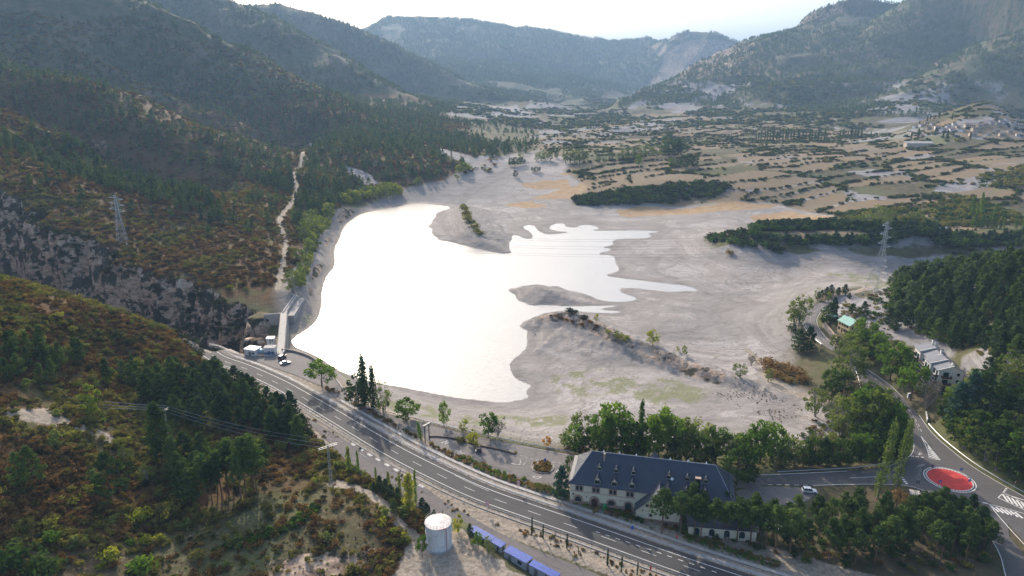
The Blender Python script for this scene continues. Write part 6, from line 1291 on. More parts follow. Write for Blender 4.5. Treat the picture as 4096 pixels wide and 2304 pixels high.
for i in range(24):
    a = 2*PI*i/24; b_ = 2*PI*(i+1)/24; x, y = 3.4*math.cos(a), 3.4*math.sin(a); tr_.bar((x,y,7.1),(x,y,8.1),.025)
    for z in (7.6,8.1): tr_.bar((x,y,z),(3.4*math.cos(b_),3.4*math.sin(b_),z),.022)
tr_.build('railing', M['galv_dark'], tk)
ld = MB(); la = math.radians(8)
for o in (-.22,.22): ld.bar((3.7*math.cos(la)-o*math.sin(la),3.7*math.sin(la)+o*math.cos(la),.2),(3.7*math.cos(la)-o*math.sin(la),3.7*math.sin(la)+o*math.cos(la),8.2),.03)
for i in range(26): z = .4+i*.3; ld.bar((3.7*math.cos(la)+.22*math.sin(la),3.7*math.sin(la)-.22*math.cos(la),z),(3.7*math.cos(la)-.22*math.sin(la),3.7*math.sin(la)+.22*math.cos(la),z),.018)
for i in range(6):
    z = 2.4+i*.9; ld.tube([(3.7*math.cos(la)+.35*math.cos(la+t_)*1.0,3.7*math.sin(la)+.35*math.sin(la+t_),z) for t_ in (-1.6,-.8,0,.8,1.6)], .015, 3)
ld.build('ladder', M['white_metal'], tk)
rp = MB(); a0, a1 = math.radians(-88), math.radians(-50)
rp.tube([(3.6*math.cos(t_),3.6*math.sin(t_),7.15) for t_ in np.linspace(a0, a1, 6)]+[(3.65*math.cos(a1),3.65*math.sin(a1),7.1),(3.65*math.cos(a1),3.65*math.sin(a1),.1)], .075, 6); rp.build('pipe', M['redpipe'], tk)
MB().lathe([(4.0,-.6),(4.0,.12),(3.5,.14)], 40).build('footing', M['conc'], tk)
# blue-roofed cabins
def cabin(label, c0, c1, c2, zt, h=2.6):
    a = np.array(P(*c0, zt)); b = np.array(P(*c1, zt)); c = np.array(P(*c2, zt)); L = float(np.linalg.norm(b-a)); ex = (b-a)/L; s = float(np.dot(c-a, [ex[1], -ex[0], 0])); an = math.atan2(ex[1], ex[0]); W_ = max(2.2, abs(s))
    o = thing('site_cabin', label, 'cabin', (a[0], a[1], zt-h), an, 'blue-roofed cabins along the service road')
    MB().box(.08,-W_+.08,-2.0,L-.08,-.08,h-.1).build('body', M['cabin'], o); MB().box(-.05,-W_-.05,h-.1,L+.05,.05,h).build('roof', M['blue'], o)
    MB().box(L-.085,-W_*.7,.9,L-.04,-W_*.3,2.0).build('window', M['glass'], o); MB().box(L*.62,-W_+.04,1.0,L*.8,-W_+.085,2.0).build('window', M['glass'], o); MB().box(L*.2,-W_+.04,0,L*.33,-W_+.085,2.1).build('door', M['galv_dark'], o)
    rb_ = MB(); [rb_.box(x, -W_+.03, .1, x+.05, -W_+.08, h-.15) for x in np.arange(.4, L-.3, .6) if not (L*.18 < x < L*.34 or L*.6 < x < L*.82)]; rb_.build('ribs', M['cabin'], o)
cabin('farthest cabin with a faded blue roof, partly behind saplings', (1192.5,1321), (1247,1351), (1233,1363), 2.9)
cabin('short cabin with a blue roof, second in the row from the tank', (1248,1352), (1273,1366), (1237,1363), 2.9)
cabin('large cabin with a blue roof, in the middle of the bottom edge', (1284,1372), (1340,1402), (1268,1386), 3.0)
cabin('last cabin with a blue roof, cut off by the bottom edge', (1343,1408), (1410,1443), (1331,1420), 3.0)
def cab_rail(u0, v0, u1, v1, label):
    a = P(u0, v0, 1); b = P(u1, v1, 1); o = thing('railing', label, 'railing', a, 0); mb = MB(); d = np.array(b)-np.array(a)
    for i in range(7): q_ = d*i/6; mb.bar((q_[0],q_[1],-1),(q_[0],q_[1],1.1),.03)
    for z in (.5, 1.1): mb.bar((0,0,z),(d[0],d[1],z),.03)
    mb.build('bars', plain('blue_rail', (.05,.08,.22), .5), o)
cab_rail(1166,1345,1190,1330,'short blue railing left of the farthest blue roof')
# dam and its buildings
pA = np.array(P(704,890,.3)); pB = np.array(P(713,786,.3)); pC = np.array(P(743,742,.3)); dm = thing('dam', 'old concrete dam with a pale crest walkway closing the gorge', 'dam', tuple(pA))
def along(a, b, w0, w1, z0, z1, slopeL=0, slopeR=0):
    d = (b-a)[:2]; L = np.linalg.norm(d); d = d/L; n = np.array([d[1], -d[0]]); o = pA[:2]; p = lambda q, w_: tuple(q[:2]+n*w_-o)
    return [(*p(a,w0-slopeL),z0),(*p(a,w1+slopeR),z0),(*p(b,w1+slopeR),z0),(*p(b,w0-slopeL),z0),(*p(a,w0),z1),(*p(a,w1),z1),(*p(b,w1),z1),(*p(b,w0),z1)]
BX = [(0,3,2,1),(4,5,6,7),(0,1,5,4),(1,2,6,5),(2,3,7,6),(3,0,4,7)]
MB().add(along(pA,pB,-1.6,1.9,-34,-.25,5,2), BX).build('wall', M['conc'], dm); MB().add(along(pB,pC,-.6,1.2,-12,-.05,1,1), BX).build('spillway_wall', M['conc'], dm)
MB().add(along(pA,pB,-1.35,1.5,-.25,.0), BX).build('walkway', M['conc2'], dm)
pr_ = MB().add(along(pA,pB,1.5,1.85,-.25,.75), BX)
for i in range(22):
    q0 = pA+(pB-pA)*(i+.2)/22; q1 = pA+(pB-pA)*(i+.55)/22; pr_.add(along(q0,q1,1.85,2.3,-6,.9), BX)
pr_.build('parapet', M['conc2'], dm)
MB().add(along(pB,pC,-.6,.0,.0,.55), BX).build('crest', M['conc2'], dm); MB().add(along(pB,pC,1.2,5.4,-9,-1.9), BX).build('apron', M['conc'], dm)
rl_ = MB()
for i in range(27):
    q0 = pA+(pB-pA)*i/26; q1 = pA+(pB-pA)*(i+1)/26; a_ = along(q0,q1,-1.45,-1.4,0,1.05); rl_.bar(a_[0], a_[4], .03)
    if i < 26: rl_.bar(a_[4], a_[7], .025); rl_.bar((a_[4][0],a_[4][1],.55), (a_[7][0],a_[7][1],.55), .02)
rl_.build('railing', M['rail'], dm)
q0 = np.array(P(714,741.5,.3)); MB().add(along(q0,pC,-.3,.3,-8,.4), BX).build('cross_wall', M['conc2'], dm); q1 = np.array(P(664,789,.3)); MB().add(along(q1,pB,-.3,.3,-14,-.3), BX).build('cross_wall', M['conc2'], dm)
q2 = np.array(P(668,778,-2)); MB().add([tuple(np.array(P(*k_,-5))-pA) for k_ in ((664,800),(706,795),(738,752),(712,752))]+[tuple(np.array(P(*k_,-12))-pA) for k_ in ((664,800),(706,795),(738,752),(712,752))], [(0,1,2,3),(0,4,5,1),(1,5,6,2),(2,6,7,3),(3,7,4,0)]).build('spillway_floor', M['conc'], dm)
def box_house(name, label, cat, u, v, L, W_, h, rot, wall, roof, z=0, over=.2, extra=None):
    q = P(u, v, z); o = thing(name, label, cat, (q[0], q[1], z), rot); MB().box(-L/2,-W_/2,-2,L/2,W_/2,h).build('wall', wall, o); MB().box(-L/2-over,-W_/2-over,h+.002,L/2+over,W_/2+over,h+.2).build('roof', roof, o)
    MB().box(-L*.1,-W_/2-.05,.1,L*.1,-W_/2-.003,2.0).build('door', M['galv_dark'], o); MB().box(L*.2,-W_/2-.05,1.0,L*.4,-W_/2-.003,1.8).build('window', M['glass'], o)
    if extra: extra(o)
    return o
o = box_house('plant_building', 'white flat-roofed box building beside the blue tank near the dam', 'building', 637, 891, 5.8, 4.4, 3.0, math.radians(-18), M['white'], M['white_metal'], -.2)
q = P(653, 893, 0); o = thing('pressure_tank', 'pale blue horizontal cylindrical tank next to the white box building', 'tank', (q[0], q[1]+1, 1.4), math.radians(-18))
MB().lathe([(.02,-1.9),(.8,-1.8),(1.25,-1.3),(1.25,1.3),(.8,1.8),(.02,1.9)], 20).build('vessel', plain('pale_blue_steel', (.30,.42,.48), .4, .2), o, M=Matrix.Rotation(PI/2,4,'Y')); MB().box(-1.1,-.8,-1.5,-.8,.8,-.9).box(.8,-.8,-1.5,1.1,.8,-.9).build('saddle', M['conc'], o)
def graf(o):
    MB().box(-2.3,-1.89,.4,2.3,-1.83,1.5).build('painted_band', plain('blue_graffiti', (.12,.18,.30), .8, var=.8, scale=1.6), o)
box_house('valve_house', 'white cabin with a blue and black painted band at the end of the dam walkway', 'building', 681, 890, 4.8, 3.6, 3.4, math.radians(4), M['white'], M['conc2'], -.2, extra=graf)
box_house('gate_hut', 'small white hut with a pale roof below the left side of the dam walkway', 'hut', 682, 862, 3.4, 2.6, 2.6, math.radians(4), M['white'], M['white_metal'], -1.5)
wall_along('stone_wall', 'dark low stone wall curving round the dam car park along the water', smooth(XY([(709,881),(735,884),(755,890),(776,897),(795,908),(806,919)], 0), 1), .0, .9, .5, M['stone_grey'])
rl_o = thing('bridge_railing', 'white metal railing along the edge of the gorge at the left end of the highway', 'railing', P(527,869,0)); mb = MB(); b0 = np.array(P(527,869,0)); ln = np.array([P(527,869,0),P(550,873,0),P(575,884,0),P(600,892,0)])-b0
for i in range(3):
    for z in (.35,.7,1.1): mb.bar((*ln[i][:2],z),(*ln[i+1][:2],z),.05)
for t_ in np.linspace(0, 2.999, 24): i = int(t_); q_ = ln[i]+(ln[i+1]-ln[i])*(t_-i); mb.bar((q_[0],q_[1],-1),(q_[0],q_[1],1.1),.05)
mb.build('bars', M['white_metal'], rl_o)
# village across the valley
vil = [(2303,322,15,'w'),(2318,318,13,'w'),(2334,326,16,'o'),(2345,315,12,'w'),(2358,324,15,'w'),(2372,330,16,'w'),(2384,322,13,'w'),(2396,329,14,'w'),(2410,322,12,'o'),(2421,331,14,'w'),(2436,322,22,'o'),(2452,329,18,'o'),(2463,321,16,'o'),(2478,317,16,'o'),(2492,311,14,'w'),(2508,316,16,'o'),(2519,309,14,'w'),(2530,303,12,'w'),(2543,313,16,'w'),(2556,306,14,'w'),(2566,320,18,'o'),(2574,309,14,'o'),
       (2504,334,20,'o'),(2520,342,16,'o'),(2446,342,18,'o'),(2538,333,14,'o'),(2563,343,16,'w'),(2484,340,10,'w'),(2515,298,7,'w'),(2548,322,14,'o'),(2400,314,10,'w'),(2330,310,9,'o'),(2297,336,10,'o'),(2318,344,12,'o')]
whm = []
for wn_ in ('white', 'ochre'):
    wm_ = MB().box(-.5,-.36,-.5,.5,.36,.46).add([(.5,-.36,.46),(.5,.36,.46),(.5,0,.66),(-.5,-.36,.46),(-.5,.36,.46),(-.5,0,.66)], [(0,1,2),(3,5,4)]).build('w', M[wn_]); rm_ = MB(); merge(rm_, slab([(-.55,-.43,.43),(.55,-.43,.43),(.55,0,.70),(-.55,0,.70)], .04)); merge(rm_, slab([(.55,.43,.43),(-.55,.43,.43),(-.55,0,.70),(.55,0,.70)], .04)); rm_ = rm_.build('r', M['terra'])
    wi = MB(); [wi.box(x-.05,-.375,z,x+.05,-.361,z+.12) for x in (-.3,-.1,.12,.32) for z in (.08,.28)]; wi = wi.build('g', M['glass']); whm.append((wm_.data, rm_.data, wi.data)); [bpy.data.objects.remove(o_) for o_ in (wm_, rm_, wi)]
for u, v, s, c in vil:
    p = hit(u, v); d_ = project(*[np.array(k_) for k_ in p])[2]; L = .85*s*float(d_)/FP; i = 0 if c == 'w' else 1
    o = thing('village_house', ('white-walled' if i == 0 else 'ochre stone')+' village house with a terracotta roof on the far side of the valley', 'house', p, rng.uniform(-.5, .4), 'white houses of the far village' if i == 0 else 'ochre houses of the far village'); o.scale = (L, L, min(7.5, L*.62)/.66*1.0)
    for me_, nm in zip(whm[i], ('wall', 'roof', 'window')): link(nm, me_, o)
p = hit(2310, 368); o = thing('barn', 'long low farm shed with a grey roof standing alone in the fields below the village', 'barn', p, -.05); MB().box(-18,-5,-2,18,5,4.5).build('wall', M['ochre'], o); slab([(-18.6,-5.6,4.5),(18.6,-5.6,4.5),(18.6,5.6,6.5),(-18.6,5.6,6.5)], .3).build('roof', M['conc'], o)
# ================================================================ VEHICLES, PYLONS, SIGNS, PEOPLE
M['tyre'] = plain('tyre', (.02,.02,.02), .9, scale=3); M['lamp'] = plain('lamp_glass', (.55,.55,.5), .2); M['tail'] = plain('tail_lamp', (.35,.02,.02), .3)
def car(name, label, u, v, rot, L, W_, H, paint, top=None, cat='car', suv=False, z=0.0):
    q = P(u, v, z); o = thing(name, label, cat, (q[0], q[1], z), rot); pm_ = plain('paint_'+name, paint, .28, .2, var=.04)
    hb = H*.56; pf = [(-L/2,.32),(-L/2,hb*.92),(-L*.46,hb),(L*.18,hb*1.02),(L*.42,hb*.86),(L/2,hb*.68),(L/2,.30)]; mb = MB(); n = len(pf); ys = [(-W_/2, 1), (-W_*.46, 1.0), (W_*.46, 1.0), (W_/2, 1)]
    ring = []
    for y, s in ((-W_/2,.93),(-W_*.44,1.),(W_*.44,1.),(W_/2,.93)): ring.append([(x*(1 if s == 1 else .985), y, .3+(zz-.3)*s) for x, zz in pf])
    vs = [p for r in ring for p in r]; fs = [tuple(range(n))[::-1], tuple(3*n+i for i in range(n))]+[(k*n+i, k*n+(i+1) % n, (k+1)*n+(i+1) % n, (k+1)*n+i) for k in range(3) for i in range(n)]
    mb.add(vs, fs); mb.build('body', pm_, o)
    xb, xf = (-L*.47, L*.20) if suv else (-L*.36, L*.20); rb_, rf_ = (-L*.40, L*.06) if suv else (-L*.22, L*.05); w1, w2 = W_*.44, W_*.36
    g = MB().add([(xb,-w1,hb-.02),(xf,-w1,hb-.02),(rf_,-w2,H-.06),(rb_,-w2,H-.06),(xb,w1,hb-.02),(xf,w1,hb-.02),(rf_,w2,H-.06),(rb_,w2,H-.06)], [(0,1,2,3),(5,4,7,6),(1,5,6,2),(4,0,3,7),(3,2,6,7)]); g.build('windows', M['glass'], o)
    MB().add([(rb_-.04,-w2-.02,H-.06),(rf_+.04,-w2-.02,H-.06),(rf_+.04,w2+.02,H-.06),(rb_-.04,w2+.02,H-.06),(rb_+.1,-w2+.1,H),(rf_-.1,-w2+.1,H),(rf_-.1,w2-.1,H),(rb_+.1,w2-.1,H)], [(4,5,6,7),(0,1,5,4),(1,2,6,5),(2,3,7,6),(3,0,4,7),(0,3,2,1)]).build('roof', pm_ if top is None else plain('roof_'+name, top, .4), o)
    pl = MB()
    for sg in (-1, 1): pl.bar((xf,sg*w1,hb),(rf_,sg*w2,H-.05),.035); pl.bar((xb,sg*w1,hb),(rb_,sg*w2,H-.05),.05); pl.bar(((xb+xf)/2-.1,sg*w1,hb),((rb_+rf_)/2,sg*w2,H-.05),.035)
    pl.build('pillars', pm_, o)
    for sx in (-.31, .31):
        for sg in (-1, 1):
            w_ = MB().lathe([(.30,-.11),(.33,-.08),(.33,.08),(.30,.11)], 16).build('wheel', M['tyre'], o, M=Matrix.Translation((sx*L, sg*(W_/2-.08), .33))@Matrix.Rotation(PI/2,4,'X')); MB().lathe([(.2,-.12),(.2,.12)], 12).build('rim', M['galv'], w_, M=Matrix.Translation((sx*L, sg*(W_/2-.08), .33))@Matrix.Rotation(PI/2,4,'X'))
    for sg in (-1, 1): MB().box(L/2-.12,sg*W_*.33-.16,hb*.60,L/2+.012,sg*W_*.33+.16,hb*.78).build('headlight', M['lamp'], o); MB().box(-L/2-.012,sg*W_*.38-.12,hb*.55,-L/2+.1,sg*W_*.38+.12,hb*.85).build('tail_light', M['tail'], o)
    MB().box(-L/2-.03,-.25,.45,-L/2-.005,.25,.57).build('number_plate', M['white_metal'], o); return o
car('white_car', 'white hatchback parked on the yard between the hotel and the roundabout', 2036, 1238, math.radians(-8), 4.3, 1.8, 1.6, (.72,.72,.72), suv=True)
car('black_car', 'black estate car parked against the kerb of the car park', 1203, 1133, math.radians(96), 4.3, 1.8, 1.5, (.010,.010,.012), suv=True)
car('silver_car', 'silver saloon standing alone in the dam car park', 718, 915, math.radians(32), 4.4, 1.75, 1.42, (.45,.46,.47))
car('dark_van', 'dark van with a white roof parked beside the dam wall', 710, 902, math.radians(80), 4.8, 1.9, 2.0, (.06,.025,.035), (.7,.7,.7), 'van', True)
def pylon(label, x, y, z, h, bw, rot, arms, group='lattice power pylons', rr=.11):
    o = thing('power_pylon', label, 'pylon', (x, y, z), rot, group); mb = MB(); kz_ = .62
    def hw(t): return bw/2*(1-t/kz_)+.9*(t/kz_) if t < kz_ else .9-(.45)*(t-kz_)/(1-kz_)
    lv = [0,.10,.20,.30,.39,.47,.55,.62,.68,.74,.80,.86,.92,.97]
    for a, b in zip(lv, lv[1:]):
        A, B = hw(a), hw(b); ca = [(s*A,t*A,a*h) for s,t in ((-1,-1),(1,-1),(1,1),(-1,1))]; cb = [(s*B,t*B,b*h) for s,t in ((-1,-1),(1,-1),(1,1),(-1,1))]
        for i in range(4):
            j = (i+1) % 4; mb.bar(ca[i],cb[i],rr,4); mb.bar(ca[i],cb[j],rr*.55,3); mb.bar(ca[j],cb[i],rr*.55,3); mb.bar(cb[i],cb[j],rr*.55,3)
    mb.bar((0,0,h*.97),(0,0,h),rr*.7); mb.build('lattice', M['galv'], o)
    for zz, sx, ln_ in arms:
        a_ = MB(); hh = hw(zz)
        for sy in (-hh, hh): a_.bar((sx*hh,sy,zz*h),(sx*ln_,0,zz*h+.2),rr*.6,3); a_.bar((sx*hh,sy,zz*h+1.6),(sx*ln_,0,zz*h+.2),rr*.6,3)
        a_.bar((sx*(ln_+hh)/2,-hh/2,zz*h),(sx*(ln_+hh)/2,hh/2,zz*h),rr*.4,3); ar = a_.build('crossarm', M['white_metal'], o); MB().bar((sx*ln_,0,zz*h+.15),(sx*ln_,0,zz*h-1.7),.11,5).build('insulator', M['glass'], ar)
    fb = MB()
    for s, t in ((-1,-1),(1,-1),(1,1),(-1,1)): fb.box(s*bw/2-.5,t*bw/2-.5,-2,s*bw/2+.5,t*bw/2+.5,.3)
    fb.build('footing', M['conc2'], o); return o
pr = hit(2203, 742); pL = hit(309, 612)
AR = [(.64,1,5.2),(.70,-1,4.6),(.76,1,4.8),(.82,-1,4.4),(.88,1,4.4),(.93,-1,3.6)]
pylon('tall lattice pylon standing at the foot of the wooded hill beside the mud flat', pr[0], pr[1], pr[2], 43, 9.5, math.radians(20), AR)
pylon('lattice pylon standing on the cliff edge above the gorge', pL[0], pL[1], pL[2], 32, 6.0, math.radians(15), AR)
def wires(name, label, pairs, sag, r=.035, group=None, mat=None):
    o = thing(name, label, 'power line', pairs[0][0], 0, group); a0 = Vector(pairs[0][0])
    for a, b in pairs:
        a = Vector(a)-a0; b = Vector(b)-a0; pts = [a.lerp(b, t)-Vector((0,0,sag*4*t*(1-t))) for t in np.linspace(0, 1, 33)]; MB().tube(pts, r, 3).build('wire', mat or M['galv_dark'], o)
    return o
def tip(p, h, rot, zz, sx, ln_): return (p[0]+sx*ln_*math.cos(rot), p[1]+sx*ln_*math.sin(rot), p[2]+zz*h-1.6)
wires('power_cables', 'thin power cables spanning the lake between the two big pylons', [(tip(pL, 32, math.radians(15), *a), tip(pr, 43, math.radians(20), *a)) for a in AR], 14, .04)
wires('power_cables', 'power cables running left out of view from the pylon on the cliff', [(tip(pL, 32, math.radians(15), *a), (-560, 300+12*i, 60+4*i)) for i, a in enumerate(AR)], 6, .04)
wires('power_cables', 'power cables running right out of view from the pylon by the mud flat', [(tip(pr, 43, math.radians(20), *a), (620, 420+10*i, 70+3*i)) for i, a in enumerate(AR)], 8, .04)
def lattice_pole(name, label, u, v, hp, rot, arm=3.4, single=True):
    p = hit(u, v); h = px_h(p, hp); o = thing(name, label, 'power pole', (p[0], p[1], p[2]), rot, 'small lattice power poles'); mb = MB(); hw_ = .38
    for s, t in ((-1,-1),(1,-1),(1,1),(-1,1)): mb.bar((s*hw_,t*hw_,-1),(s*.22,t*.22,h),.05,3)
    n = int(h/.8)
    for k in range(n):
        for i, ((s,t),(s2,t2)) in enumerate((((-1,-1),(1,-1)),((1,-1),(1,1)),((1,1),(-1,1)),((-1,1),(-1,-1)))): f0 = hw_-.16*k/n; f1 = hw_-.16*(k+1)/n; z0 = k*h/n; z1 = (k+1)*h/n; mb.bar((s*f0,t*f0,z0) if k % 2 else (s2*f0,t2*f0,z0), (s2*f1,t2*f1,z1) if k % 2 else (s*f1,t*f1,z1), .03, 3)
    mb.build('mast', M['conc2'] if not single else M['galv'], o); a_ = MB()
    for dz in (0, .5): a_.bar((-arm,0,h-dz),(arm,0,h-dz),.04,4)
    for i in range(8): x = -arm+i*arm/4; a_.bar((x,0,h),(x+arm/4,0,h-.5),.03,3)
    ar = a_.build('crossarm', M['galv'], o)
    for x in (-arm+.2, 0, arm-.2): MB().bar((x,0,h+.05),(x,0,h+.6),.08,5).build('insulator', M['glass'], ar)
    return p, h, o
pT, hT, oT = lattice_pole('power_pole', 'lattice power pole with a slanting crossarm at the end of the brown slope', 833, 1216, 94, math.radians(38), 3.0)
pQ, hQ, oQ = lattice_pole('power_pole', 'pale power pole whose top shows behind the tallest rounded pine', 432, 1152, 120, math.radians(60), 1.5, False)
pR, hR, oR = lattice_pole('power_pole', 'lattice power pole with a grey transformer beside the red roundabout', 2299, 1262, 92, math.radians(20), 1.6)
MB().box(-1.1,-.9,hR*.55,-.4,-.2,hR*.55+1.1).build('transformer', M['galv_dark'], oR)
def arm_tips(p, h, rot, arm): return [(p[0]+x*math.cos(rot), p[1]+x*math.sin(rot), p[2]+h+.6) for x in (-arm+.2, 0, arm-.2)]
tT = arm_tips(pT, hT, math.radians(38), 3.0); tQ = arm_tips(pQ, hQ, math.radians(60), 1.5)
wires('power_cables', 'three light cables crossing the foreground hill from the left edge to the lattice pole', list(zip(tQ, tT))+[(a, PY(-60, v, 215)) for a, v in zip(tQ, (986, 972, 957))], 1.6, .04, mat=M['galv'])
wires('power_cables', 'three faint cables from the lattice pole down past the water tank', [(a, (25+3*i, 120, 12)) for i, a in enumerate(tT)], 2.5, .022, mat=M['galv'])
box_house('transformer_hut', 'small dark transformer hut with a pale roof under the pole by the roundabout', 'hut', 2305, 1256, 3.6, 2.4, 2.0, math.radians(-20), M['galv_dark'], M['conc2'], -.3)
# signs
M['signred'] = plain('sign_red', (.55,.02,.03), .5); M['signwhite'] = plain('sign_white', (.78,.78,.76), .5, var=.04); M['signblue'] = plain('sign_blue', (.02,.10,.42), .5); M['ink'] = plain('sign_black', (.012,.012,.012), .6)
def text_mesh(s, size, mat, name, parent, Mx):
    c = bpy.data.curves.new('t', 'FONT'); c.body = s; c.size = size; c.align_x = 'CENTER'; c.align_y = 'CENTER'; c.extrude = .004; t = bpy.data.objects.new('t', c); col.objects.link(t); bpy.context.view_layer.update()
    me_ = bpy.data.meshes.new_from_object(t.evaluated_get(bpy.context.evaluated_depsgraph_get())); bpy.data.objects.remove(t); me_.transform(Mx); me_.materials.clear(); me_.materials.append(mat); return link(name, me_, parent)
FR = Matrix.Rotation(PI/2, 4, 'X')         # sheet facing -Y
def disc(mb, r, y, z, n=24, s=0): mb.add([(r*math.cos(2*PI*i/n+s), y, z+r*math.sin(2*PI*i/n+s)) for i in range(n)]+[(r*math.cos(2*PI*i/n+s), y+.02, z+r*math.sin(2*PI*i/n+s)) for i in range(n)], [tuple(range(n)), tuple(range(2*n-1,n-1,-1))]+[(i,(i+1)%n,n+(i+1)%n,n+i) for i in range(n)]); return mb
def bend_sign(label, u, v):
    q = hit(u, v); o = thing('road_sign', label, 'road sign', q, math.radians(-4), 'double-bend and 60 limit signs'); H = 4.1
    MB().bar((0,.06,-.5),(0,.06,H-.2),.05,6).build('post', M['galv'], o)
    tr = MB(); disc(tr, .86, -.0, H-.72, 3, PI/2).build('triangle', M['signred'], o); disc(MB(), .60, -.012, H-.72, 3, PI/2).build('face', M['signwhite'], bpy.data.objects[o.children[-1].name])
    zg = MB().bar((-.10,-.03,H-1.0),(.10,-.03,H-.82),.045).bar((.10,-.03,H-.82),(-.10,-.03,H-.68),.045).bar((-.10,-.03,H-.68),(.02,-.03,H-.42),.045); zg.build('symbol', M['ink'], o.children[-1])
    rd_ = disc(MB(), .52, 0, H-1.72).build('limit_disc', M['signred'], o); disc(MB(), .40, -.012, H-1.72).build('face', M['signwhite'], rd_); text_mesh('60', .52, M['ink'], 'number', rd_, Matrix.Translation((0,-.022,H-1.72))@FR)
bend_sign('double-bend and 60 limit sign on the gravel verge nearer the blue cabins', 1226, 1290)
bend_sign('double-bend and 60 limit sign beside the fence at the edge of the car park', 1304, 1236)
def post_sign(name, label, u, v, H, build, rot=0, group=None):
    q = hit(u, v); o = thing(name, label, 'road sign', q, rot, group); MB().bar((0,.05,-.5),(0,.05,H-.1),.04,6).build('post', M['galv'], o); build(o, H); return o
def blue_disc(o, H):
    d = disc(MB(), .5, 0, H-.5).build('disc', M['signblue'], o); MB().bar((-.25,-.02,H-.35),(.2,-.02,H-.65),.05).bar((.2,-.02,H-.65),(.22,-.02,H-.42),.04).bar((.2,-.02,H-.65),(-.03,-.02,H-.68),.04).build('arrow', M['signwhite'], d)
for u, v, lb in ((2363,1222,'blue arrow sign on the left part of the red island'),(2437,1219,'blue arrow sign on the right edge of the red island'),(2417,1191,'blue arrow sign at the far edge of the red island')): post_sign('arrow_sign', lb, u, v, 2.0, blue_disc, 0, 'blue arrow signs on the roundabout')
post_sign('arrow_sign', 'round sign seen against the road above the left end of the red island', 2344, 1184, 2.1, lambda o, H: disc(MB(), .5, 0, H-.5).build('disc', M['galv_dark'], o))
def yield_(o, H): d = disc(MB(), .62, 0, H-.4, 3, -PI/2).build('triangle', M['signred'], o); disc(MB(), .40, -.012, H-.4, 3, -PI/2).build('face', M['signwhite'], d)
post_sign('yield_sign', 'give-way sign on the kerb at the right edge, under the wooded bank', 2551, 1226, 2.4, yield_, 0, 'give-way signs'); post_sign('yield_sign', 'give-way sign on the stony island in the bottom right', 2546, 1312, 2.4, yield_, 0, 'give-way signs')
def bluebox(o, H): MB().box(-.35,-.02,H-1.1,.35,.02,H).build('panel', M['signblue'], o)
post_sign('blue_sign', 'small blue panel sign behind the highway guardrail in front of the hotel', 1590, 1340, 2.2, bluebox, .2); post_sign('blue_sign', 'small blue sign standing at the round planter in the car park', 1371, 1168, 2.2, bluebox, .3)
def km(o, H): MB().box(-.25,-.02,H-.9,.25,.02,H).build('panel', M['signred'], o)
post_sign('marker_sign', 'little red marker panel behind the guardrail at the bottom of the fence', 1702, 1362, 2.0, km, .3); post_sign('marker_sign', 'little red marker panel on the near side of the highway at the bottom edge', 1636, 1442, 2.0, km, .3)
q = hit(2286, 1000); o = thing('roadside_box', 'white cabinet on the kerb in front of the big plane tree', 'cabinet', q); MB().box(-.5,-.35,-.3,.5,.35,1.9).build('body', M['white_metal'], o); MB().box(-.4,-.37,.2,.4,-.355,1.7).build('door', M['signblue'], o)
# portal frame, planter, kerb
a = P(1069.5,1112,0); b = P(1080,1106,0); o = thing('portal_frame', 'black timber portal frame at the tip of the car park', 'frame', a); d = (b[0]-a[0], b[1]-a[1]); MB().box(-.15,-.15,-.5,.15,.15,6.0).build('post', M['black'], o); MB().box(d[0]-.15,d[1]-.15,-.5,d[0]+.15,d[1]+.15,6.0).build('post', M['black'], o)
MB().bar((-.3*d[0],-.3*d[1],6.2),(1.3*d[0],1.3*d[1],6.2),.36,4).build('beam', M['galv_dark'], o)
wall_along('kerb_wall', 'low brown kerb wall curving between the car park and the old road', smooth(XY([(1080,1099),(1110,1099),(1150,1106),(1190,1117),(1215,1124),(1255,1132),(1296,1143)], 0), 1), 0, .45, .35, M['rail'])
q = P(1365,1175,0); o = thing('round_planter', 'round kerbed planter full of dry grass in the car park', 'planter', q); MB().lathe([(3.85,-.3),(3.85,.25),(3.6,.25),(3.55,.1),(0.02,.1)], 40).build('kerb', M['stone_grey'], o)
dry_b = bset('dry', 3, 400, 1.0, .26, 16, 9)+bset('rust', 1, 404, 1.0, .26, 16, 9)+bset('oliveb', 1, 406, 1.0, .26, 16, 9)
n = 70; r_ = 3.4*np.sqrt(rng.uniform(0, 1, n)); t_ = rng.uniform(0, 6.28, n); s_ = rng.uniform(.6, 1.1, n)
stuff('planter_grass', 'dry orange grass growing in the round planter', 'grass', dry_b, np.stack([q[0]+r_*np.cos(t_), q[1]+r_*np.sin(t_), np.full(n, .05)], 1), s_, rng.integers(0, 5, n))
def verge(name, label, line, w0, w1, dens, hr, protos, z=None, keep=None):
    L = length(line); n = int(L*abs(w1-w0)*dens); l = resample(line, 1.0); i = rng.integers(0, len(l), n); nn = offset(l, 1)-l; w_ = rng.uniform(w0, w1, n); x = l[i, 0]+nn[i, 0]*w_+rng.uniform(-.5, .5, n); y = l[i, 1]+nn[i, 1]*w_; 
    k = fbm(x/5, y/5, 500, 2) > (-.1 if keep is None else keep); x, y = x[k], y[k]; n = len(x); s = rng.uniform(*hr, n)
    return stuff(name, label, 'grass', protos, np.stack([x, y, gz(x, y)-.05], 1), s, rng.integers(0, len(protos), n))
L0 = length(HW_UP); hs = resample(HW_UP, 1.0)
verge('ditch_weeds', 'rust and olive weeds in the ditch between the highway fence and the car park', hs[60:-60], -9.0, -7.0, 1.1, (.4, 1.2), dry_b)
verge('verge_grass', 'dry tufts on the gravel strip between the highway and the service road', hs[90:], 10.0, 14.5, .45, (.3, .9), dry_b, keep=.0)
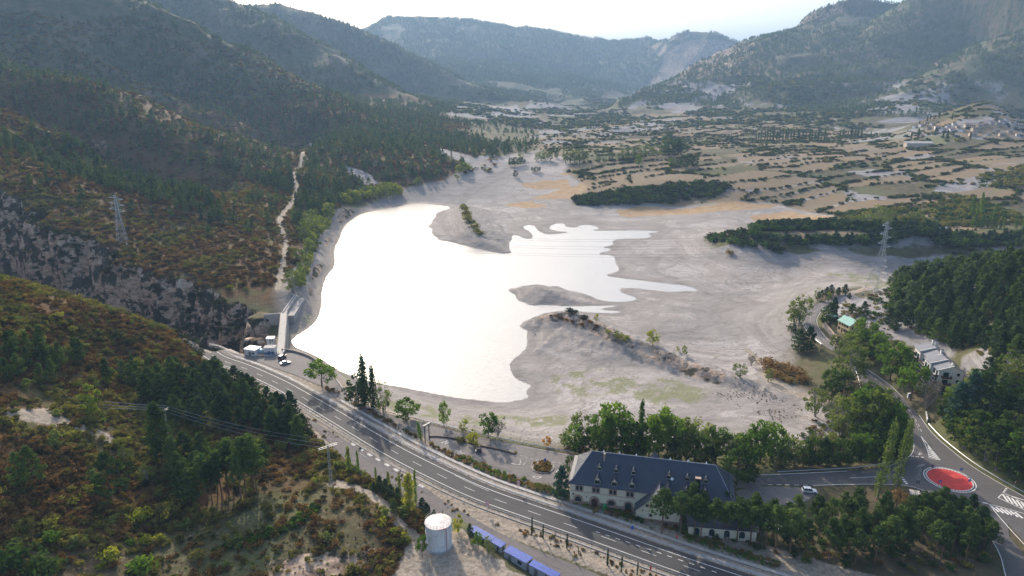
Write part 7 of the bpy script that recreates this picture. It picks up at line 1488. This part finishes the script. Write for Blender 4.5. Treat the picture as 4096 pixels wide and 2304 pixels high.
verge('hotel_verge', 'green climbing growth on the bank between the highway fence and the hotel', hs[150:-30], -10.5, -7.2, 1.6, (.5, 1.1), bset('green', 2, 410, 1.0, .26, 16, 9)+bset('oliveb', 1, 412, 1., .26, 16, 9)+bset('dry', 1, 414, 1., .26, 16, 9), keep=-.3)
# igloo container
q = hit(1521, 1283); o = thing('recycling_igloo', 'green dome-shaped recycling container in front of the hotel door', 'container', q); MB().lathe([(.78,0),(.80,.3),(.78,1.0),(.62,1.6),(.32,1.95),(.02,2.05)], 22).build('shell', M['igloo'], o); MB().lathe([(.2,0),(.2,.12)], 12).build('opening', M['ink'], o, M=Matrix.Translation((0,-.66,1.35))@Matrix.Rotation(PI/2,4,'X'))
# people
M['skin'] = plain('skin', (.50,.32,.24), .6, var=.05); M['hair'] = plain('hair', (.05,.03,.02), .8)
def person(label, q, rot, shirt, legs, pose='stand', group=None):
    o = thing('person', label, 'person', q, rot, group); sit = pose == 'sit'
    if not sit: J = {'pel':(0,0,.95),'ch':(0,0,1.28),'nk':(0,.0,1.48),'hd':(0,-.01,1.62),'tp':(0,0,1.74),'sl':(-.19,0,1.42),'el':(-.26,.02,1.14),'hl':(-.27,-.08,.88),'sr':(.19,0,1.42),'er':(.26,.02,1.14),'hr':(.27,-.08,.88),'kl':(-.11,-.03,.50),'al':(-.13,.03,.08),'tl':(-.13,-.12,.04),'kr':(.12,-.08,.50),'ar':(.13,-.04,.08),'tr':(.13,-.19,.04)}
    else: J = {'pel':(0,0,.2),'ch':(0,.03,.52),'nk':(0,.02,.72),'hd':(0,.0,.86),'tp':(0,.01,.98),'sl':(-.19,.02,.66),'el':(-.27,-.08,.42),'hl':(-.2,-.30,.42),'sr':(.19,.02,.66),'er':(.27,-.08,.42),'hr':(.2,-.30,.42),'kl':(-.13,-.42,.42),'al':(-.14,-.62,.06),'tl':(-.14,-.74,.04),'kr':(.13,-.42,.42),'ar':(.14,-.62,.06),'tr':(.14,-.74,.04)}
    R = {'pel':.14,'ch':.15,'nk':.055,'hd':.10,'tp':.075,'sl':.06,'el':.045,'hl':.035,'sr':.06,'er':.045,'hr':.035,'kl':.062,'al':.045,'tl':.035,'kr':.062,'ar':.045,'tr':.035}
    def grow(name, keys, edges, mat, f=1.0):
        me_ = bpy.data.meshes.new(name); me_.from_pydata([J[k] for k in keys], [(keys.index(a), keys.index(b)) for a, b in edges], []); ob = link(name, me_, o); me_.materials.append(mat); md = ob.modifiers.new('skin', 'SKIN'); me_.update()
        if not me_.skin_vertices: bpy.context.view_layer.update()
        for i, k in enumerate(keys): me_.skin_vertices[0].data[i].radius = (R[k]*f,)*2
        me_.skin_vertices[0].data[0].use_root = True; sb = ob.modifiers.new('soft', 'SUBSURF'); sb.levels = 1; sb.render_levels = 1; return ob
    ks = list(J); grow('body', ks, [('pel','ch'),('ch','nk'),('nk','hd'),('hd','tp'),('ch','sl'),('sl','el'),('el','hl'),('ch','sr'),('sr','er'),('er','hr'),('pel','kl'),('kl','al'),('al','tl'),('pel','kr'),('kr','ar'),('ar','tr')], M['skin'])
    grow('shirt', ['pel','ch','sl','sr','el','er'], [('pel','ch'),('ch','sl'),('ch','sr'),('sl','el'),('sr','er')], plain('shirt_cloth', shirt, .9), 1.15); grow('trousers', ['pel','kl','kr','al','ar'], [('pel','kl'),('pel','kr'),('kl','al'),('kr','ar')], plain('trouser_cloth', legs, .9), 1.18)
    hz = J['tp']; MB().lathe([(.10,-.06),(.115,.0),(.08,.07),(.01,.10)], 10, (hz[0],hz[1]+.02,hz[2])).build('hair', M['hair'], o); return o
q = P(1215,1167,0); person('person in a white top and dark trousers standing in the middle of the car park', q, .3, (.75,.75,.74), (.05,.05,.07))
q = hit(1341, 841); person('person in pale clothes on the shore at the tip of the peninsula', q, .8, (.55,.5,.5), (.12,.12,.2), 'stand'); q = hit(1346, 842); person('person in dark blue sitting on the shore at the tip of the peninsula', q, .8, (.05,.07,.2), (.05,.06,.12), 'sit')
# valley trees that stand out singly
VG = 'single trees of the valley floor'
def vt(kd, lst, lb, g=VG, w=1.0, hm=1.0):
    for u, v, h in lst: ptree(kd, u, v, h*hm, lb, g, w*rng.uniform(.85, 1.15))
vt('darkround', [(1695,392,44),(1712,390,38),(1680,392,36)], 'large dark green tree clump in the middle of the valley', w=1.3)
vt('darkround', [(1722,421,32),(1735,420,34),(1748,420,28)], 'dark rounded tree of the small group beside the dry fields', w=1.1)
vt('olive', [(1572,402,30),(1588,402,34),(1602,398,30),(1620,396,34),(1636,396,28),(1652,394,30),(1560,404,22)], 'grey-green tree of the line left of the big dark clump', w=1.1)
vt('green', [(1606,420,30),(1688,418,20),(1540,318,16),(1768,322,14)], 'isolated bright green tree between the dry fields', w=.9)
vt('olive', [(1423,410,32),(1434,411,36),(1446,410,34),(1458,410,36),(1470,408,30),(1362,404,26),(1372,403,28),(1384,404,24),(1350,405,18),(1505,408,18),(1520,410,20),(1536,404,24)], 'grey-green willow at the upper end of the dry river bed', w=.9)
vt('darkround', [(1297,446,18),(1348,434,15),(1356,432,12),(1340,432,12),(1400,398,18),(1285,418,22),(1296,418,24),(1307,416,20),(1316,414,18)], 'small dark tree standing on the upper mud flat', w=1.0)
vt('yellow', [(1165,434,26),(1155,436,22),(1172,432,24),(1150,452,14),(1182,428,16),(1052,464,18),(1045,466,14),(1310,402,16)], 'yellow-green tree on the bank at the upper end of the lake', w=1.3)
vt('yellow', [(960,498,34),(975,498,40),(945,500,34),(988,496,34),(1002,492,26),(930,502,26),(915,502,24),(900,504,26),(884,506,26),(868,512,28),(1010,490,18)], 'bright yellow-green tree of the row at the far left shore', 'yellow trees on the far left shore', w=1.2)
vt('olive', [(740,735,55),(752,720,50),(765,700,44),(778,640,42),(770,610,44),(790,590,50),(775,575,40),(800,570,30),(830,548,38),(755,660,36),(785,560,34),(762,590,36)], 'olive willow on the steep left shore beside the footpath', 'willows on the steep left shore', w=1.1)
vt('poplar_dark', [(1900+7.5*i+rng.uniform(-2, 2), 352+rng.uniform(-2, 2), rng.uniform(16, 27)) for i in range(25)]+[(2112,350,22),(2120,349,24),(2132,349,20),(2140,349,27),(2150,348,26),(2157,348,26),(2166,348,24),(2190,348,18)], 'dark poplar of the row across the far fields', 'far poplar rows', w=1.1)
vt('poplar', [(2442+5.5*i+rng.uniform(-1.5, 1.5), 574+rng.uniform(-1.5, 1.5), rng.uniform(22, 40)) for i in range(16)], 'pale slim poplar of the plantation at the right edge', 'poplar plantation', w=1.0)
vt('poplar', [(2444,545,50),(2468,542,56),(2500,548,36),(2455,548,34),(2556,575,30),(2572,575,34)], 'taller pale poplar behind the plantation', 'tall poplars behind the plantation', w=1.2)
vt('olive', [(2195,566,44),(2210,566,50),(2180,572,36),(2240,568,40),(2230,580,30),(2300,560,26),(2310,556,30),(2145,575,34),(2160,574,32)], 'grey-green willow of the clump behind the big pylon', w=1.2)
vt('poplar_dark', [(2308,352,28),(2292,350,18),(2312,318,14),(2372,346,18),(2382,350,22),(2352,340,18),(2395,300,16),(2340,300,14),(2362,296,16),(2332,306,16),(2440,350,16)], 'dark tree among the village houses', 'trees of the far village', w=1.5)
# wrapped bales and debris
bm_ = MB().lathe([(.5,0),(.62,.25),(.6,.8),(.3,1.0),(.01,1.02)], 10).build('b', M['white_metal']); bme = bm_.data; bpy.data.objects.remove(bm_)
for i in range(46):
    p = hit(2288+96*((i*.618) % 1), 578-4*((i*.377) % 1)-2); o = link('wrapped_bale', bme); o.location = p; o.scale = (1.6, 1.3, 1.0); tag(o, 'white wrapped bale in the long row beside the hedge at the right', 'bale', 'row of white bales')
st_ = [];
x, y = poly_pts([(1000,1050),(1150,1068),(1350,1080),(1450,1100),(1400,1125),(1200,1092),(1010,1062)], 1.6); k = rng.uniform(size=len(x)) < .8; x, y = x[k], y[k]
rk = []
for s in range(3):
    r2 = np.random.default_rng(600+s); bm2 = bmesh.new(); bmesh.ops.create_icosphere(bm2, subdivisions=1, radius=.5)
    for v_ in bm2.verts: v_.co *= r2.uniform(.6, 1.1); v_.co.z *= .6
    m2 = bpy.data.meshes.new('rock'); bm2.to_mesh(m2); bm2.free(); m2.materials.append(plain('pale_rock', (.36,.32,.27), .9, var=.3, scale=1)); rk.append(m2)
s = rng.uniform(.25, 1.1, len(x)); stuff('shore_stones', 'pale stones scattered on the shore below the old road', 'stones', rk, np.stack([x, y, gz(x, y)], 1), s, rng.integers(0, 3, len(x)))
x, y = poly_pts([(1850,950),(2000,1010),(2140,1080),(2080,1100),(1900,1040),(1750,985)], 1.5); k = fbm(x/7, y/7, 77, 3) > .05; x, y = x[k], y[k]
stuff('river_weeds', 'dry brown weeds and driftwood along the river bank', 'weeds', dry_b, np.stack([x, y, gz(x, y)], 1), rng.uniform(.15, .5, len(x)), rng.integers(0, 5, len(x)))
x, y = poly_pts([(320,1340),(500,1290),(720,1240),(830,1200),(960,1290),(1030,1380),(960,1449),(300,1449)], 1.7); k = off_road(x, y, 1); x, y = x[k], y[k]
gb = bset('dry', 1, 440, 1., .26, 12, 8)+bset('green', 2, 420, 1., .26, 12, 8)+bset('oliveb', 2, 423, 1., .26, 12, 8)+bset('dry', 1, 426, 1., .26, 12, 8)+bset('rust', 1, 427, 1., .26, 12, 8); sg = rng.uniform(.2, .65, len(x)); k = fbm(x/9, y/9, 510, 3) > 0
stuff('slope_weeds', 'low green and brown weeds on the stony slope left of the tank', 'weeds', gb, np.stack([x, y, gz(x, y)-.05], 1)[k], sg[k], rng.integers(0, 7, int(k.sum())))
hl = hits([(520,1395),(620,1352),(700,1325),(760,1290),(805,1262),(800,1290),(740,1330),(620,1375)])[:, :2]
mn, mx_ = hl.min(0), hl.max(0); xx, yy = rng.uniform(mn[0], mx_[0], 900), rng.uniform(mn[1], mx_[1], 900); k = inside(xx, yy, hl); xx, yy = xx[k], yy[k]
stuff('green_shrub_band', 'band of low dark green shrubs along the terrace on the brown slope', 'shrubs', bset('dark', 2, 430, 1., .28, 14, 9)+bset('green', 1, 433, 1., .28, 14, 9), np.stack([xx, yy, gz(xx, yy)-.05], 1), rng.uniform(.7, 1.5, len(xx)), rng.integers(0, 3, len(xx)))
# ---------------------------------------------------------------- haze in the valley air
def haze():
    m = bpy.data.materials.new('haze'); m.use_nodes = True; t = m.node_tree; t.nodes.clear()
    o = t.nodes.new('ShaderNodeOutputMaterial'); v = t.nodes.new('ShaderNodeVolumePrincipled')
    v.inputs['Color'].default_value = (.44, .68, 1.0, 1); v.inputs['Density'].default_value = HAZE; v.inputs['Anisotropy'].default_value = .08
    t.links.new(v.outputs[0], o.inputs['Volume'])
    bm = bmesh.new(); bmesh.ops.create_cube(bm, size=1); me = bpy.data.meshes.new('haze'); bm.to_mesh(me); bm.free(); me.materials.append(m)
    o = link('haze', me); o.scale = (61000, 55000, 1161); o.location = (0, 15500, 519.5-0); tag(o, kind='stuff')
HAZE = 0.00012
haze()
